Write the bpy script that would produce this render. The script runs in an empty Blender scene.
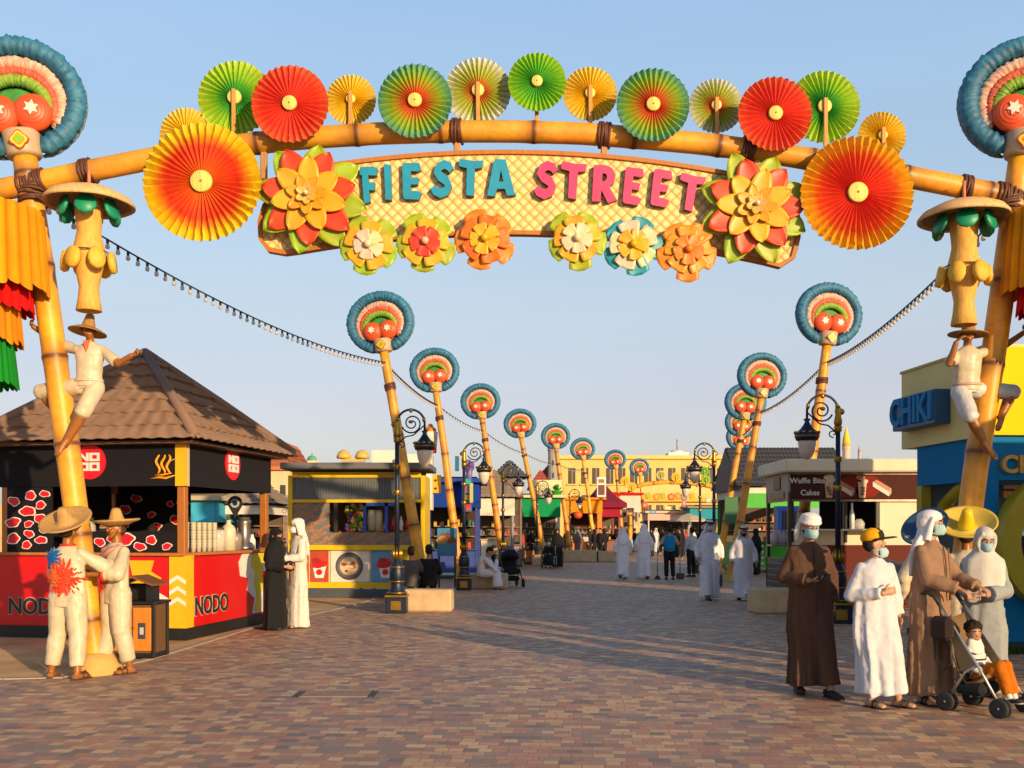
import bpy, math, random
from mathutils import Vector, Matrix
from mathutils.geometry import tessellate_polygon
from math import pi, sin, cos, radians as rad
random.seed(7)
scene = bpy.context.scene
col = scene.collection
V = Vector
F = 1000.0; CX = 512.0; HY = 530.0; CH = 1.62
def P(px, py, d): return V(((px-CX)*d/F, d, CH+(HY-py)*d/F))
def G(px, py):
    d = CH*F/(py-HY); return V(((px-CX)*d/F, d, 0))
def X(px, d): return (px-CX)*d/F
def Z(py, d): return CH+(HY-py)*d/F
def T(x=0, y=0, z=0): return Matrix.Translation((x, y, z))
def RZ(a): return Matrix.Rotation(rad(a), 4, 'Z')
def RX(a): return Matrix.Rotation(rad(a), 4, 'X')
def RY(a): return Matrix.Rotation(rad(a), 4, 'Y')
def S(x, y, z): return Matrix.Diagonal((x, y, z, 1))

# ---------------------------------------------------------------- materials
_mats = {}
KIND = {  # roughness, colour variation, noise scale, bump strength, bump scale, metallic, extra
 'paint': (.45, .10, 6, .08, 40, 0), 'gloss': (.36, .06, 5, .04, 30, 0), 'matte': (.8, .12, 5, .15, 60, 0),
 'cloth': (.9, .10, 9, .25, 130, 0), 'skin': (.5, .12, 14, .06, 90, 0), 'metal': (.35, .15, 8, .06, 50, .8),
 'iron': (.42, .2, 10, .15, 60, .35), 'wood': (.6, .25, 9, .2, 30, 0), 'stone': (.85, .2, 4, .35, 35, 0),
 'thatch': (.75, .28, 8, .5, 30, 0), 'plaster': (.85, .10, 1.2, .12, 14, 0), 'rubber': (.7, .05, 5, .05, 40, 0),
 'statue': (.42, .14, 7, .15, 35, 0), 'feather': (.6, .35, 10, .6, 22, 0), 'glass': (.12, 0, 5, 0, 40, 0),
}
def nd(nt, t, **k):
    n = nt.nodes.new(t)
    for a, b in k.items():
        if a in n.inputs: n.inputs[a].default_value = b
        else: setattr(n, a, b)
    return n
def newmat(name):
    m = bpy.data.materials.new(name); m.use_nodes = True
    nt = m.node_tree; b = nt.nodes['Principled BSDF']
    return m, nt, b
def mix_mul(nt, colour_socket, fac_socket, lo, hi):
    r = nd(nt, 'ShaderNodeMapRange'); r.inputs[3].default_value = lo; r.inputs[4].default_value = hi
    nt.links.new(fac_socket, r.inputs[0])
    m = nt.nodes.new('ShaderNodeVectorMath'); m.operation = 'SCALE'
    nt.links.new(colour_socket, m.inputs[0]); nt.links.new(r.outputs[0], m.inputs['Scale'])
    return m.outputs[0]
def satc(c, k=1.15):
    l = .2126*c[0]+.7152*c[1]+.0722*c[2]
    return tuple(max(.004, min(.85, l+(x-l)*k)) for x in c)
def mat(kind, c, rough=None, attr=False, alpha=None):
    if kind not in ('skin', 'glass'): c = satc(c)
    if kind in ('paint', 'gloss', 'cloth', 'statue', 'wood', 'thatch') and not attr: c = tuple(x*.86 for x in c)
    key = (kind, tuple(round(x, 3) for x in c), rough, attr, alpha)
    if key in _mats: return _mats[key]
    ro, var, ns, bs, bsc, met = KIND[kind]
    m, nt, b = newmat(kind + '_%d' % len(_mats))
    if attr:
        src = nd(nt, 'ShaderNodeAttribute', attribute_name='Col').outputs['Color']
    else:
        rgb = nt.nodes.new('ShaderNodeRGB'); rgb.outputs[0].default_value = (*c, 1); src = rgb.outputs[0]
    tc = nt.nodes.new('ShaderNodeTexCoord')
    if kind in ('wood', 'thatch'):
        mp = nt.nodes.new('ShaderNodeMapping'); mp.inputs['Scale'].default_value = (6, 6, .6)
        nt.links.new(tc.outputs['Object'], mp.inputs[0]); vec = mp.outputs[0]
    else: vec = tc.outputs['Object']
    if var:
        n = nd(nt, 'ShaderNodeTexNoise'); n.inputs['Scale'].default_value = ns; n.inputs['Detail'].default_value = 5
        n.inputs['Roughness'].default_value = .6
        nt.links.new(vec, n.inputs[0])
        out = mix_mul(nt, src, n.outputs[0], 1-2*var, 1+2*var)
        nt.links.new(out, b.inputs['Base Color'])
        rr = nd(nt, 'ShaderNodeMapRange'); rr.inputs[3].default_value = max(.05, (rough or ro)-.12); rr.inputs[4].default_value = min(1, (rough or ro)+.12)
        nt.links.new(n.outputs[0], rr.inputs[0]); nt.links.new(rr.outputs[0], b.inputs['Roughness'])
    else:
        nt.links.new(src, b.inputs['Base Color']); b.inputs['Roughness'].default_value = rough or ro
    b.inputs['Metallic'].default_value = met
    if kind in ('cloth',):
        b.inputs['Sheen Weight'].default_value = .02
    if kind in ('cloth', 'matte', 'stone', 'plaster'): b.inputs['Specular IOR Level'].default_value = .18
    if kind == 'skin':
        b.inputs['Subsurface Weight'].default_value = .0
    if bs:
        n2 = nd(nt, 'ShaderNodeTexNoise'); n2.inputs['Scale'].default_value = bsc; n2.inputs['Detail'].default_value = 3
        nt.links.new(vec, n2.inputs[0])
        bp = nd(nt, 'ShaderNodeBump'); bp.inputs['Strength'].default_value = bs; bp.inputs['Distance'].default_value = .01
        nt.links.new(n2.outputs[0], bp.inputs['Height']); nt.links.new(bp.outputs[0], b.inputs['Normal'])
    if alpha is not None:
        b.inputs['Alpha'].default_value = alpha
    _mats[key] = m; return m
def glassmat(c=(.8, .85, .85), alpha=.35):
    return mat('glass', c, rough=.08, alpha=alpha)

# ---------------------------------------------------------------- mesh builder
_text = {}
def text_mesh(s, off=0.0):
    k = (s, off)
    if k not in _text:
        cu = bpy.data.curves.new('t', 'FONT'); cu.body = s; cu.size = 1; cu.extrude = .5; cu.offset = off
        cu.align_x = 'CENTER'; cu.align_y = 'CENTER'; cu.resolution_u = 3
        o = bpy.data.objects.new('t', cu); col.objects.link(o)
        dg = bpy.context.evaluated_depsgraph_get(); e = o.evaluated_get(dg); me = e.to_mesh()
        _text[k] = ([v.co.copy() for v in me.vertices], [tuple(p.vertices) for p in me.polygons])
        e.to_mesh_clear(); bpy.data.objects.remove(o); bpy.data.curves.remove(cu)
    return _text[k]
for _s, _o in (('NODO', .02), ('CH', .03), ('CHIKI', .02), ('Waffle Bites', .01), ('Cakes', .01), ('Churros', .0), ('N', .03), ('O', .03), ('D', .03)):
    text_mesh(_s, _o)

class MB:
    def __init__(s, T=None):
        s.v = []; s.f = []; s.m = []; s.sm = []; s.c = []; s.T = T or Matrix.Identity(4); s.cur = None; s.anycol = False
    def add(s, vs, fs, m, smooth=False, cols=None, M=None):
        M = s.T @ M if M is not None else s.T
        b = len(s.v)
        for p in vs: s.v.append(M @ V(p))
        if cols is not None: s.anycol = True; s.c.extend(tuple(x*.78 for x in satc(q)) for q in cols)
        else: s.c.extend([(1, 1, 1)]*len(vs))
        flip = M.determinant() < 0
        for f in fs:
            f = tuple(b+i for i in f)
            s.f.append(f[::-1] if flip else f); s.m.append(m); s.sm.append(smooth)
        return s
    def box(s, c, size, m, M=None, bev=0.0):
        x, y, z = [a/2 for a in size]; cx, cy, cz = c
        if bev <= 0:
            vs = [(cx+a*x, cy+b*y, cz+d*z) for a in (-1, 1) for b in (-1, 1) for d in (-1, 1)]
            fs = [(0, 1, 3, 2), (4, 6, 7, 5), (0, 4, 5, 1), (2, 3, 7, 6), (0, 2, 6, 4), (1, 5, 7, 3)]
            return s.add(vs, fs, m, M=M)
        k = min(bev, x*.9, y*.9, z*.9)
        vs = []; idx = {}
        for a in (-1, 1):
            for b in (-1, 1):
                for d in (-1, 1):
                    idx[a, b, d, 0] = len(vs); vs.append((cx+a*x, cy+b*(y-k), cz+d*(z-k)))
                    idx[a, b, d, 1] = len(vs); vs.append((cx+a*(x-k), cy+b*y, cz+d*(z-k)))
                    idx[a, b, d, 2] = len(vs); vs.append((cx+a*(x-k), cy+b*(y-k), cz+d*z))
        fs = []
        for a in (-1, 1):
            q = [idx[a, -1, -1, 0], idx[a, 1, -1, 0], idx[a, 1, 1, 0], idx[a, -1, 1, 0]]; fs.append(q if a > 0 else q[::-1])
            q = [idx[-1, a, -1, 1], idx[1, a, -1, 1], idx[1, a, 1, 1], idx[-1, a, 1, 1]]; fs.append(q if a < 0 else q[::-1])
            q = [idx[-1, -1, a, 2], idx[1, -1, a, 2], idx[1, 1, a, 2], idx[-1, 1, a, 2]]; fs.append(q if a > 0 else q[::-1])
        for a in (-1, 1):
            for b in (-1, 1):
                q = [idx[a, b, -1, 0], idx[a, b, -1, 1], idx[a, b, 1, 1], idx[a, b, 1, 0]]; fs.append(q if a*b > 0 else q[::-1])
                q = [idx[a, -1, b, 0], idx[a, 1, b, 0], idx[a, 1, b, 2], idx[a, -1, b, 2]]; fs.append(q if a*b > 0 else q[::-1])
                q = [idx[-1, a, b, 1], idx[-1, a, b, 2], idx[1, a, b, 2], idx[1, a, b, 1]]; fs.append(q if a*b < 0 else q[::-1])
                for d in (-1, 1):
                    q = [idx[a, b, d, 0], idx[a, b, d, 1], idx[a, b, d, 2]]; fs.append(q if a*b*d > 0 else q[::-1])
        return s.add(vs, [tuple(f) for f in fs], m, M=M)
    def tube(s, pts, r, m, n=10, caps=True, smooth=True, flat=None, up=None, closed=False, M=None):
        pts = [V(p) for p in pts]; k = len(pts)
        rs = list(r) if hasattr(r, '__len__') else [r]*k
        fl = list(flat) if hasattr(flat, '__len__') else [flat or 1.0]*k
        vs = []; fs = []
        prev = None
        for i, p in enumerate(pts):
            if closed: t = pts[(i+1) % k]-pts[i-1]
            else: t = (pts[min(i+1, k-1)]-pts[max(i-1, 0)])
            t.normalize()
            if prev is None:
                u = V(up) if up else (V((0, 0, 1)) if abs(t.z) < .9 else V((0, 1, 0)))
            else: u = prev
            u = u - t*u.dot(t)
            if u.length < 1e-5: u = t.orthogonal()
            u.normalize(); prev = u; w = t.cross(u)
            for j in range(n):
                a = 2*pi*j/n
                vs.append(p + w*(cos(a)*rs[i]) + u*(sin(a)*rs[i]*fl[i]))
        for i in range(k if closed else k-1):
            for j in range(n):
                a = i*n+j; b = i*n+(j+1) % n; i2 = ((i+1) % k)*n
                fs.append((a, b, i2+(j+1) % n, i2+j))
        if caps and not closed:
            fs.append(tuple(range(n))[::-1]); fs.append(tuple((k-1)*n+j for j in range(n)))
        return s.add(vs, fs, m, smooth, M=M)
    def lathe(s, prof, m, c=(0, 0, 0), n=24, smooth=True, M=None, sy=1.0, fl=None):
        vs = []; fs = []; k = len(prof)
        for i, (r, z) in enumerate(prof):
            for j in range(n):
                a = 2*pi*j/n; q = r*(1+(fl(a, i) if fl else 0))
                vs.append((c[0]+q*cos(a), c[1]+q*sin(a)*sy, c[2]+z))
        for i in range(k-1):
            for j in range(n):
                fs.append((i*n+j, i*n+(j+1) % n, (i+1)*n+(j+1) % n, (i+1)*n+j))
        if prof[0][0] > 1e-4: fs.append(tuple(range(n))[::-1])
        if prof[-1][0] > 1e-4: fs.append(tuple((k-1)*n+j for j in range(n)))
        return s.add(vs, fs, m, smooth, M=M)
    def ell(s, c, r, m, M=None, nu=14, nv=9):
        if not hasattr(r, '__len__'): r = (r, r, r)
        vs = [(c[0], c[1], c[2]-r[2])]; fs = []
        for i in range(1, nv):
            t = -pi/2+pi*i/nv
            for j in range(nu):
                a = 2*pi*j/nu
                vs.append((c[0]+r[0]*cos(t)*cos(a), c[1]+r[1]*cos(t)*sin(a), c[2]+r[2]*sin(t)))
        vs.append((c[0], c[1], c[2]+r[2])); e = len(vs)-1
        for j in range(nu):
            fs.append((0, 1+(j+1) % nu, 1+j)); fs.append((e, e-nu+j, e-nu+(j+1) % nu))
        for i in range(nv-2):
            for j in range(nu):
                a = 1+i*nu
                fs.append((a+j, a+(j+1) % nu, a+nu+(j+1) % nu, a+nu+j))
        return s.add(vs, fs, m, True, M=M)
    def prism(s, loops, depth, m, M=None, m2=None):
        """loops in x,z ; front face at y=0 (facing -y), goes back to +depth"""
        if not hasattr(loops[0][0], '__len__'): loops = [loops]
        def area(l): return sum(l[i][0]*l[(i+1) % len(l)][1]-l[(i+1) % len(l)][0]*l[i][1] for i in range(len(l)))
        loops = [l if (area(l) > 0) == (i == 0) else l[::-1] for i, l in enumerate(loops)]
        tri = tessellate_polygon([[V((a, b, 0)) for a, b in l] for l in loops])
        flat = [p for l in loops for p in l]; n = len(flat)
        vs = [(a, 0, b) for a, b in flat]+[(a, depth, b) for a, b in flat]
        ft = []
        for t in tri:
            a, b, c = [flat[i] for i in t]
            ar = (b[0]-a[0])*(c[1]-a[1])-(c[0]-a[0])*(b[1]-a[1])
            if abs(ar) < 1e-12: continue
            t = tuple(t) if ar > 0 else tuple(t)[::-1]
            ft.append(t)
        s.add(vs[:n], ft, m, M=M)
        s.add(vs[n:], [t[::-1] for t in ft], m2 or m, M=M)
        b = 0; side = []
        for l in loops:
            k = len(l)
            for i in range(k): side.append((b+i, n+b+i, n+b+(i+1) % k, b+(i+1) % k))
            b += k
        s.add(vs, side, m2 or m, M=M)
        return s
    def text(s, t, size, depth, m, M, off=0.0, sx=1.0):
        """text facing -y in local frame, centred, x to the right, z up"""
        vs, fs = text_mesh(t, off)
        Q = Matrix(((size*sx, 0, 0, 0), (0, 0, -depth, 0), (0, size, 0, 0), (0, 0, 0, 1)))
        return s.add(vs, fs, m, M=M @ Q)
    def build(s, name, parent=None, mesh_only=False):
        me = bpy.data.meshes.new(name)
        me.from_pydata([tuple(p) for p in s.v], [], s.f)
        ms = []; ix = []
        for m in s.m:
            if m not in ms: ms.append(m)
            ix.append(ms.index(m))
        for m in ms: me.materials.append(m)
        me.polygons.foreach_set('material_index', ix)
        me.polygons.foreach_set('use_smooth', s.sm)
        if s.anycol:
            ca = me.color_attributes.new('Col', 'FLOAT_COLOR', 'POINT')
            flat = []
            for c in s.c: flat.extend((c[0], c[1], c[2], 1))
            ca.data.foreach_set('color', flat)
        me.update()
        o = bpy.data.objects.new(name, me); col.objects.link(o)
        if parent: o.parent = parent
        return o
_clouds = {}
def rumple(o, size=.14, strength=.03):
    if size not in _clouds:
        t = bpy.data.textures.new('folds', 'CLOUDS'); t.noise_scale = size; t.noise_depth = 2; _clouds[size] = t
    m = o.modifiers.new('d', 'DISPLACE'); m.texture = _clouds[size]; m.texture_coords = 'LOCAL'; m.strength = strength; m.mid_level = .5
    return o
def remesh(o, v, smooth=2):
    m = o.modifiers.new('r', 'REMESH'); m.mode = 'VOXEL'; m.voxel_size = v; m.use_smooth_shade = True
    if smooth:
        k = o.modifiers.new('s', 'SMOOTH'); k.factor = .5; k.iterations = smooth
    return o
def tag(o, label=None, cat=None, group=None, kind=None):
    if label: o['label'] = label
    if cat: o['category'] = cat
    if group: o['group'] = group
    if kind: o['kind'] = kind
    return o
def thing(name, label, cat, loc=(0, 0, 0), rz=0, group=None):
    o = bpy.data.objects.new(name, None); col.objects.link(o); o.empty_display_size = .1
    o.location = loc; o.rotation_euler = (0, 0, rad(rz))
    return tag(o, label, cat, group)
def kids(o): return [c for c in bpy.data.objects if c.parent == o]
def dup(o, loc=None, rz=None, label=None, group=None, top=True, rx=None):
    c = o.copy(); col.objects.link(c)
    if top:
        if loc is not None: c.location = loc
        if rz is not None: c.rotation_euler = (rx or 0, 0, rad(rz))
        if label: c['label'] = label
        if group: c['group'] = group
    for k in kids(o):
        d = dup(k, top=False); d.parent = c
    return c
def struct(name, mb):
    return tag(mb.build(name), kind='structure')
# ---------------------------------------------------------------- figures
SKIN = (.36, .19, .11); SKIN2 = (.27, .14, .08); WOODSKIN = (.50, .24, .09)
BASE = dict(ankle=(.10, 0, .09), knee=(.10, -.01, .50), hip=(.09, 0, .92), shoulder=(.156, .01, 1.395),
            elbow=(.25, .03, 1.14), wrist=(.26, -.05, .89))
def hand(mb, w, d, nrm, side, m, curl=.35, sc=1.0):
    """w wrist, d hand direction, nrm palm normal (palm faces nrm), side +-1 thumb side"""
    w = V(w); d = V(d).normalized(); n = V(nrm); n = (n-d*n.dot(d)).normalized(); t = d.cross(n)*side
    mb.tube([w-d*.03, w, w+d*.03*sc, w+d*.065*sc, w+d*.088*sc], [.025*sc, .026*sc, .036*sc, .042*sc, .036*sc], m, n=10, flat=[.8, .75, .5, .42, .35], up=n)
    for i, (o, L) in enumerate(((.030, .068), (.010, .078), (-.011, .072), (-.031, .056))):
        b = w+d*.075*sc+t*o*sc; p = [b]; a = curl*.5
        for seg in (.42, .32, .26):
            q = d*cos(a)+n*sin(a); b = b+q*L*seg*sc; p.append(b); a += curl
        mb.tube(p, [.0105*sc, .0098*sc, .009*sc, .0075*sc], m, n=7)
        mb.ell(p[-1], .0078*sc, m, nu=7, nv=5)
    b = w+d*.025*sc+t*.028*sc; p = [b]
    for q, L in (((d*.55+t*.8+n*.25), .036), ((d*.8+t*.35+n*.5), .030), ((d*.8+t*.0+n*.6), .022)):
        b = b+q.normalized()*L*sc; p.append(b)
    mb.tube(p, [.014*sc, .0125*sc, .011*sc, .009*sc], m, n=7); mb.ell(p[-1], .0092*sc, m, nu=7, nv=5)
def headM(pose):
    n = V((0, .01, 1.50))
    return T(*n) @ T(*pose.get('headoff', (0, 0, 0))) @ RZ(pose.get('yaw', 0)) @ RX(pose.get('pitch', 0)) @ RY(pose.get('roll', 0)) @ T(*-n)
class Fig:
    """local frame: faces -y at rz 0, x to the picture's right; s scales a 1.75 m figure"""
    def __init__(f, name, label, cat, loc, rz, H, pose=None, skin=SKIN, vox=.009, group=None, body='body', kindskin='skin', girth=1.0):
        f.s = H/1.75; f.pose = pose or {}; f.g = girth
        f.t = thing(name, label, cat, loc, rz, group)
        f.vox = vox; f.J = {}
        for sd, k in ((-1, 'l'), (1, 'r')):
            for j, p in BASE.items():
                q = f.pose.get(j+k, (p[0]*sd, p[1], p[2])); f.J[j+k] = V(q)
        f.sh = V(f.pose.get('lean', (0, 0, 0)))   # offset of the chest from the pelvis
        f.skin = mat(kindskin, skin)
        f.hd = T(*f.sh) @ headM(f.pose)
        f.T = S(f.s, f.s, f.s)
        mb = MB(f.T); m = f.skin; J = f.J; sh = f.sh; tk = f.pose.get('thick', 1)
        pel = V(f.pose.get('pelvis', (0, 0, .95)))
        f.pel = pel
        base = pel-V((0, 0, .95))
        mb.tube([pel+V((0, 0, -.06)), pel+V((0, 0, .1)), V((0, 0, 1.22))+base+sh*.6, V((0, 0, 1.38))+sh+base*.0, V((0, .01, 1.45))+sh],
                [.115, .105, .12, .13, .08], m, n=16, flat=[.75, .75, .72, .65, .6], up=(0, 1, 0))
        mb.tube([V((0, .015, 1.42))+sh, V((0, .005, 1.53))+sh, V((0, 0, 1.58))+sh], [.06, .052, .05], m, n=12)
        for k in 'lr':
            mb.tube([J['hip'+k], J['knee'+k], J['ankle'+k]], [.082, .055*tk, .038*tk], m, n=12)
            cf = J['knee'+k].lerp(J['ankle'+k], .3); mb.tube([J['knee'+k], cf+V((0, .012, 0)), J['ankle'+k].lerp(cf, .25)], [.048*tk, .058*tk, .040*tk], m, n=10)
            for j, r in (('hip', .08), ('knee', .054), ('ankle', .038)): mb.ell(J[j+k], r, m, nu=10, nv=7)
            a = J['ankle'+k]; fd = V(f.pose.get('foot'+k, (0, -1, 0))).normalized(); up = V((0, 0, 1)) if abs(fd.z) < .8 else V((0, 1, 0))
            dn = (V((0, 0, -1)) if abs(fd.z) < .8 else V((0, -1, -.2)))
            b = a+dn*.05
            mb.tube([b-fd*.06, b-fd*.02, b+fd*.06, b+fd*.13, b+fd*.175], [.030, .038, .040, .045, .028], m, n=10, flat=[.8, .9, .75, .5, .45], up=up)
            sd2 = fd.cross(V((0, 0, 1)))
            if sd2.length > .1:
                sd2.normalize()
                for i in range(5):
                    e = b+fd*(.17-.008*abs(i-1.5))+sd2*(.034-.017*i)+dn*.012
                    mb.tube([e-fd*.03, e+fd*.015], [.012, .009], m, n=6)
            mb.tube([J['shoulder'+k]+sh, J['elbow'+k]+sh, J['wrist'+k]+sh], [.040*tk, .038*tk, .027*tk], m, n=12)
            mb.ell(J['shoulder'+k]+sh, .040*min(tk, 1.1), m, nu=10, nv=7); mb.ell(J['elbow'+k]+sh, .038, m, nu=10, nv=7)
            w = J['wrist'+k]+sh; d = w-(J['elbow'+k]+sh)
            d = V(f.pose.get('hdir'+k, d)); nn = V(f.pose.get('palm'+k, (1 if k == 'l' else -1, 0, 0)))
            hand(mb, w, d, nn, f.pose.get('thumb'+k, 1 if k == 'l' else -1), m, f.pose.get('curl'+k, .35))
        h = f.hd
        mb.ell((0, .005, 1.655), (.074, .092, .098), m, M=h, nu=18, nv=12)
        mb.ell((0, -.026, 1.585), (.052, .062, .062), m, M=h)
        mb.ell((0, -.052, 1.548), (.026, .028, .024), m, M=h)
        mb.ell((0, .01, 1.61), (.066, .075, .07), m, M=h)
        mb.tube([(0, -.086, 1.66), (0, -.100, 1.625), (0, -.104, 1.612)], [.008, .013, .016], m, M=h, n=8)
        mb.ell((.0, -.088, 1.672), (.05, .014, .010), m, M=h)
        for q in (-1, 1):
            mb.ell((q*.076, .012, 1.62), (.012, .022, .032), m, M=h, nu=8, nv=6)
            mb.ell((q*.035, -.07, 1.605), (.026, .022, .024), m, M=h, nu=8, nv=6)
        mb.ell((0, -.086, 1.573), (.024, .010, .006), m, M=h, nu=8, nv=6)
        mb.ell((0, -.083, 1.562), (.020, .011, .007), m, M=h, nu=8, nv=6)
        o = mb.build(body, f.t); remesh(o, vox, 1); f.body = o
    def part(f, name, mb, v=None, smooth=2):
        o = mb.build(name, f.t)
        if v: remesh(o, v, smooth)
        return o
    def eyes(f, brow=(.03, .02, .015), mouth=True):
        mb = MB(f.T); w = mat('gloss', (.7, .68, .65)); k = mat('gloss', (.02, .015, .01)); b = mat('matte', brow)
        for q in (-1, 1):
            mb.ell((q*.031, -.082, 1.645), (.015, .008, .008), w, M=f.hd, nu=10, nv=6)
            mb.ell((q*.031, -.089, 1.645), (.007, .004, .0075), k, M=f.hd, nu=8, nv=6)
            mb.tube([(q*.014, -.094, 1.668), (q*.032, -.096, 1.674), (q*.052, -.084, 1.667)], [.004, .006, .003], b, n=6, M=f.hd)
        if mouth: mb.ell((0, -.096, 1.568), (.022, .004, .0035), mat('skin', (.25, .07, .05)), M=f.hd, nu=8, nv=5)
        f.part('eyes', mb)
    def hair(f, c=(.02, .015, .012), beard=False, full=True, curls=False):
        m = mat('matte', c)
        if curls:
            mb = MB(f.T); rn = random.Random(3); mb.ell((0, .028, 1.685), (.092, .105, .098), m, M=f.hd)
            for i in range(90):
                a = rn.uniform(0, 2*pi); e = rn.uniform(-.3, 1.5); y = .028+.108*sin(a)*cos(e)
                if y < -.04 and e < .75: continue
                mb.ell((.094*cos(a)*cos(e), y, 1.685+.10*sin(e)), rn.uniform(.014, .026), m, M=f.hd, nu=6, nv=4)
            f.part('hair', mb, .007); return
        if full == 'low':
            mb = MB(f.T); mb.ell((0, .045, 1.63), (.082, .07, .072), m, M=f.hd); f.part('hair', mb, .009); return
        if full:
            mb = MB(f.T)
            mb.ell((0, .020, 1.690), (.086, .102, .086), m, M=f.hd); mb.ell((0, .045, 1.64), (.084, .074, .085), m, M=f.hd)
            random.seed(3)
            for i in range(26):
                a = random.uniform(0, 2*pi); e = random.uniform(.2, 1.4)
                mb.ell((.08*cos(a)*cos(e), .018+.092*sin(a)*cos(e), 1.685+.082*sin(e)), random.uniform(.012, .022), m, M=f.hd, nu=6, nv=4)
            f.part('hair', mb, .008)
        if beard:
            mb = MB(f.T)
            mb.ell((0, -.04, 1.562), (.056, .052, .040), m, M=f.hd); mb.ell((0, -.092, 1.585), (.026, .012, .006), m, M=f.hd)
            for q in (-1, 1): mb.tube([(q*.068, -.005, 1.62), (q*.06, -.03, 1.585), (q*.03, -.06, 1.555)], .016, m, M=f.hd, n=6)
            f.part('beard', mb, .009)
    def mask(f, c=(.30, .60, .64), dy=0, dz=0, sx=1):
        mb = MB(f.T); m = mat('cloth', c)
        h = f.hd @ T(0, dy, dz) @ S(sx, 1, 1)
        vs = []; fs = []; nu, nv = 12, 7
        for j in range(nv+1):
            for i in range(nu+1):
                a = pi*(.10+.80*i/nu); e = -1+2*j/nv
                r = .070*(1-.16*e*e); prof = .116-.007*e*e+.013*(1-abs(e))
                z = 1.585+e*.044+.006*abs(cos(a))*e
                vs.append((r*cos(a), -prof*sin(a)+.002, z))
        for j in range(nv):
            for i in range(nu):
                a = j*(nu+1)+i; fs.append((a, a+1, a+nu+2, a+nu+1))
        mb.add(vs, fs, m, True, M=h)
        for q in (-1, 1):
            for z0 in (1.622, 1.55): mb.tube([(q*.066, -.036, z0), (q*.080, .0, z0*.6+1.61*.4), (q*.084, .02, 1.615)], .0016, m, n=4, M=h)
        o = f.part('face_mask', mb)
        s = o.modifiers.new('t', 'SOLIDIFY'); s.thickness = .004
    def robe(f, c, hem=.10, w=(.20, .145, .16), folds=9, amp=.05, sleeve=(.072, .062, .062), kind='cloth', name='robe', spread=0, dirx=0, diry=0, seed=1, top=1.45, cuff=None, vox=None, slbase=None, sway=0):
        """w: half widths at chest, waist, hem"""
        m = mat(kind, c); mb = MB(f.T); sh = f.sh; g = f.g
        R_ = random.Random(seed); ph = [R_.uniform(0, 6.28) for _ in range(6)]
        rings = []; N = 64
        K = [(top+.045, .055, .052), (top+.02, .085, .065), (top-.02, .150, .085), (top-.055, w[0]*.86, .105), (top-.10, w[0]*.93, .118), (top-.22, w[0]*.93, .130),
             (top-.42, w[1]*1.03, .128), (top-.55, w[1]*1.08, .135), (top-.75, (w[1]+w[2])*.56, .142), ((hem+top-.75)/2+.06, w[2]*.97, .155), (hem+.12, w[2]*1.02, .165), (hem, w[2]*1.06, .172)]
        fine = []
        for i in range(len(K)-1):
            n = 4
            for j in range(n):
                t = j/n; fine.append(tuple(K[i][q]*(1-t)+K[i+1][q]*t for q in range(3)))
        fine.append(K[-1])
        vs = []; fs = []
        for z, rx, ry in fine:
            d = max(0, min(1, (top-.15-z)/(top-hem)))
            t = max(0, min(1, (z-.95)/.5))
            o = sh*t + (f.pel-V((0, 0, .95)))*(1-t)
            o = o+V((dirx, diry, 0))*(d**2)
            for j in range(N):
                a = 2*pi*j/N
                dd = min(1, d*1.5+.12*(d > 0)); q = 1+amp*1.5*dd*(sin(folds*a+ph[0]+2.2*d)*(.7+.5*sin(2*a+ph[3]))+.7*sin((folds*1.7//1)*a+ph[1]-3*d)*(.6+.5*sin(a+ph[4]))+.5*sin(3*a+ph[2]+sway*d))
                q += .012*sin(5*z*9+3*a+ph[3])*sin(2*a+ph[4])
                vs.append((o.x+rx*g*q*cos(a), o.y+ry*g*q*sin(a), z+(.012*sin(3*a+ph[5]) if z <= hem+.01 else 0)))
        L = len(fine)
        for i in range(L-1):
            for j in range(N): fs.append((i*N+(j+1) % N, i*N+j, (i+1)*N+j, (i+1)*N+(j+1) % N))
        fs.append(tuple(range(N))); fs.append(tuple((L-1)*N+j for j in range(N))[::-1])
        mb.add(vs, fs, m, True)
        for k in 'lr':
            f._sleeve(mb, k, sleeve, m, g)
            h_, kn, an = f.J['hip'+k], f.J['knee'+k], f.J['ankle'+k]; e = an+(kn-an)*max(.02, (hem+.02-an.z)/max(.1, kn.z-an.z))
            mb.tube([h_, h_.lerp(kn, .5), kn, kn.lerp(e, .5), e], [.12, .115, .10, .098, .105], m, n=14); mb.ell(kn, .10, m)
        o = f.part(name, mb, vox or f.vox*1.3); rumple(o, .22*f.s, .018*f.s); rumple(o, .055*f.s, .008*f.s); return o
    def _sleeve(f, mb, k, sl, m, g=1, frac=.96):
        a, b, c = [f.J[j+k]+f.sh for j in ('shoulder', 'elbow', 'wrist')]; a = a+V((0, 0, -.004))
        if frac < .5:
            e = a.lerp(b, frac*2); pts = [a+(a-b)*.05, a.lerp(e, .5), e]; rs = [.060, sl[0]*.95, sl[1]]
        else:
            e = b.lerp(c, (frac-.5)*2)
            pts = [a, a.lerp(b, .3), a.lerp(b, .62), b.lerp(a, .12), b.lerp(e, .15), b.lerp(e, .5), b.lerp(e, .75), e]
            rs = [.058, .064, sl[0]*.88, sl[1]*1.06, sl[1]*.98, sl[1]*1.02, sl[2]*.92, sl[2]]
        mb.tube(pts, rs, m, n=14); mb.ell(a, .058, m)
        if frac >= .5: mb.ell(b, sl[1]*1.05, m)
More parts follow.
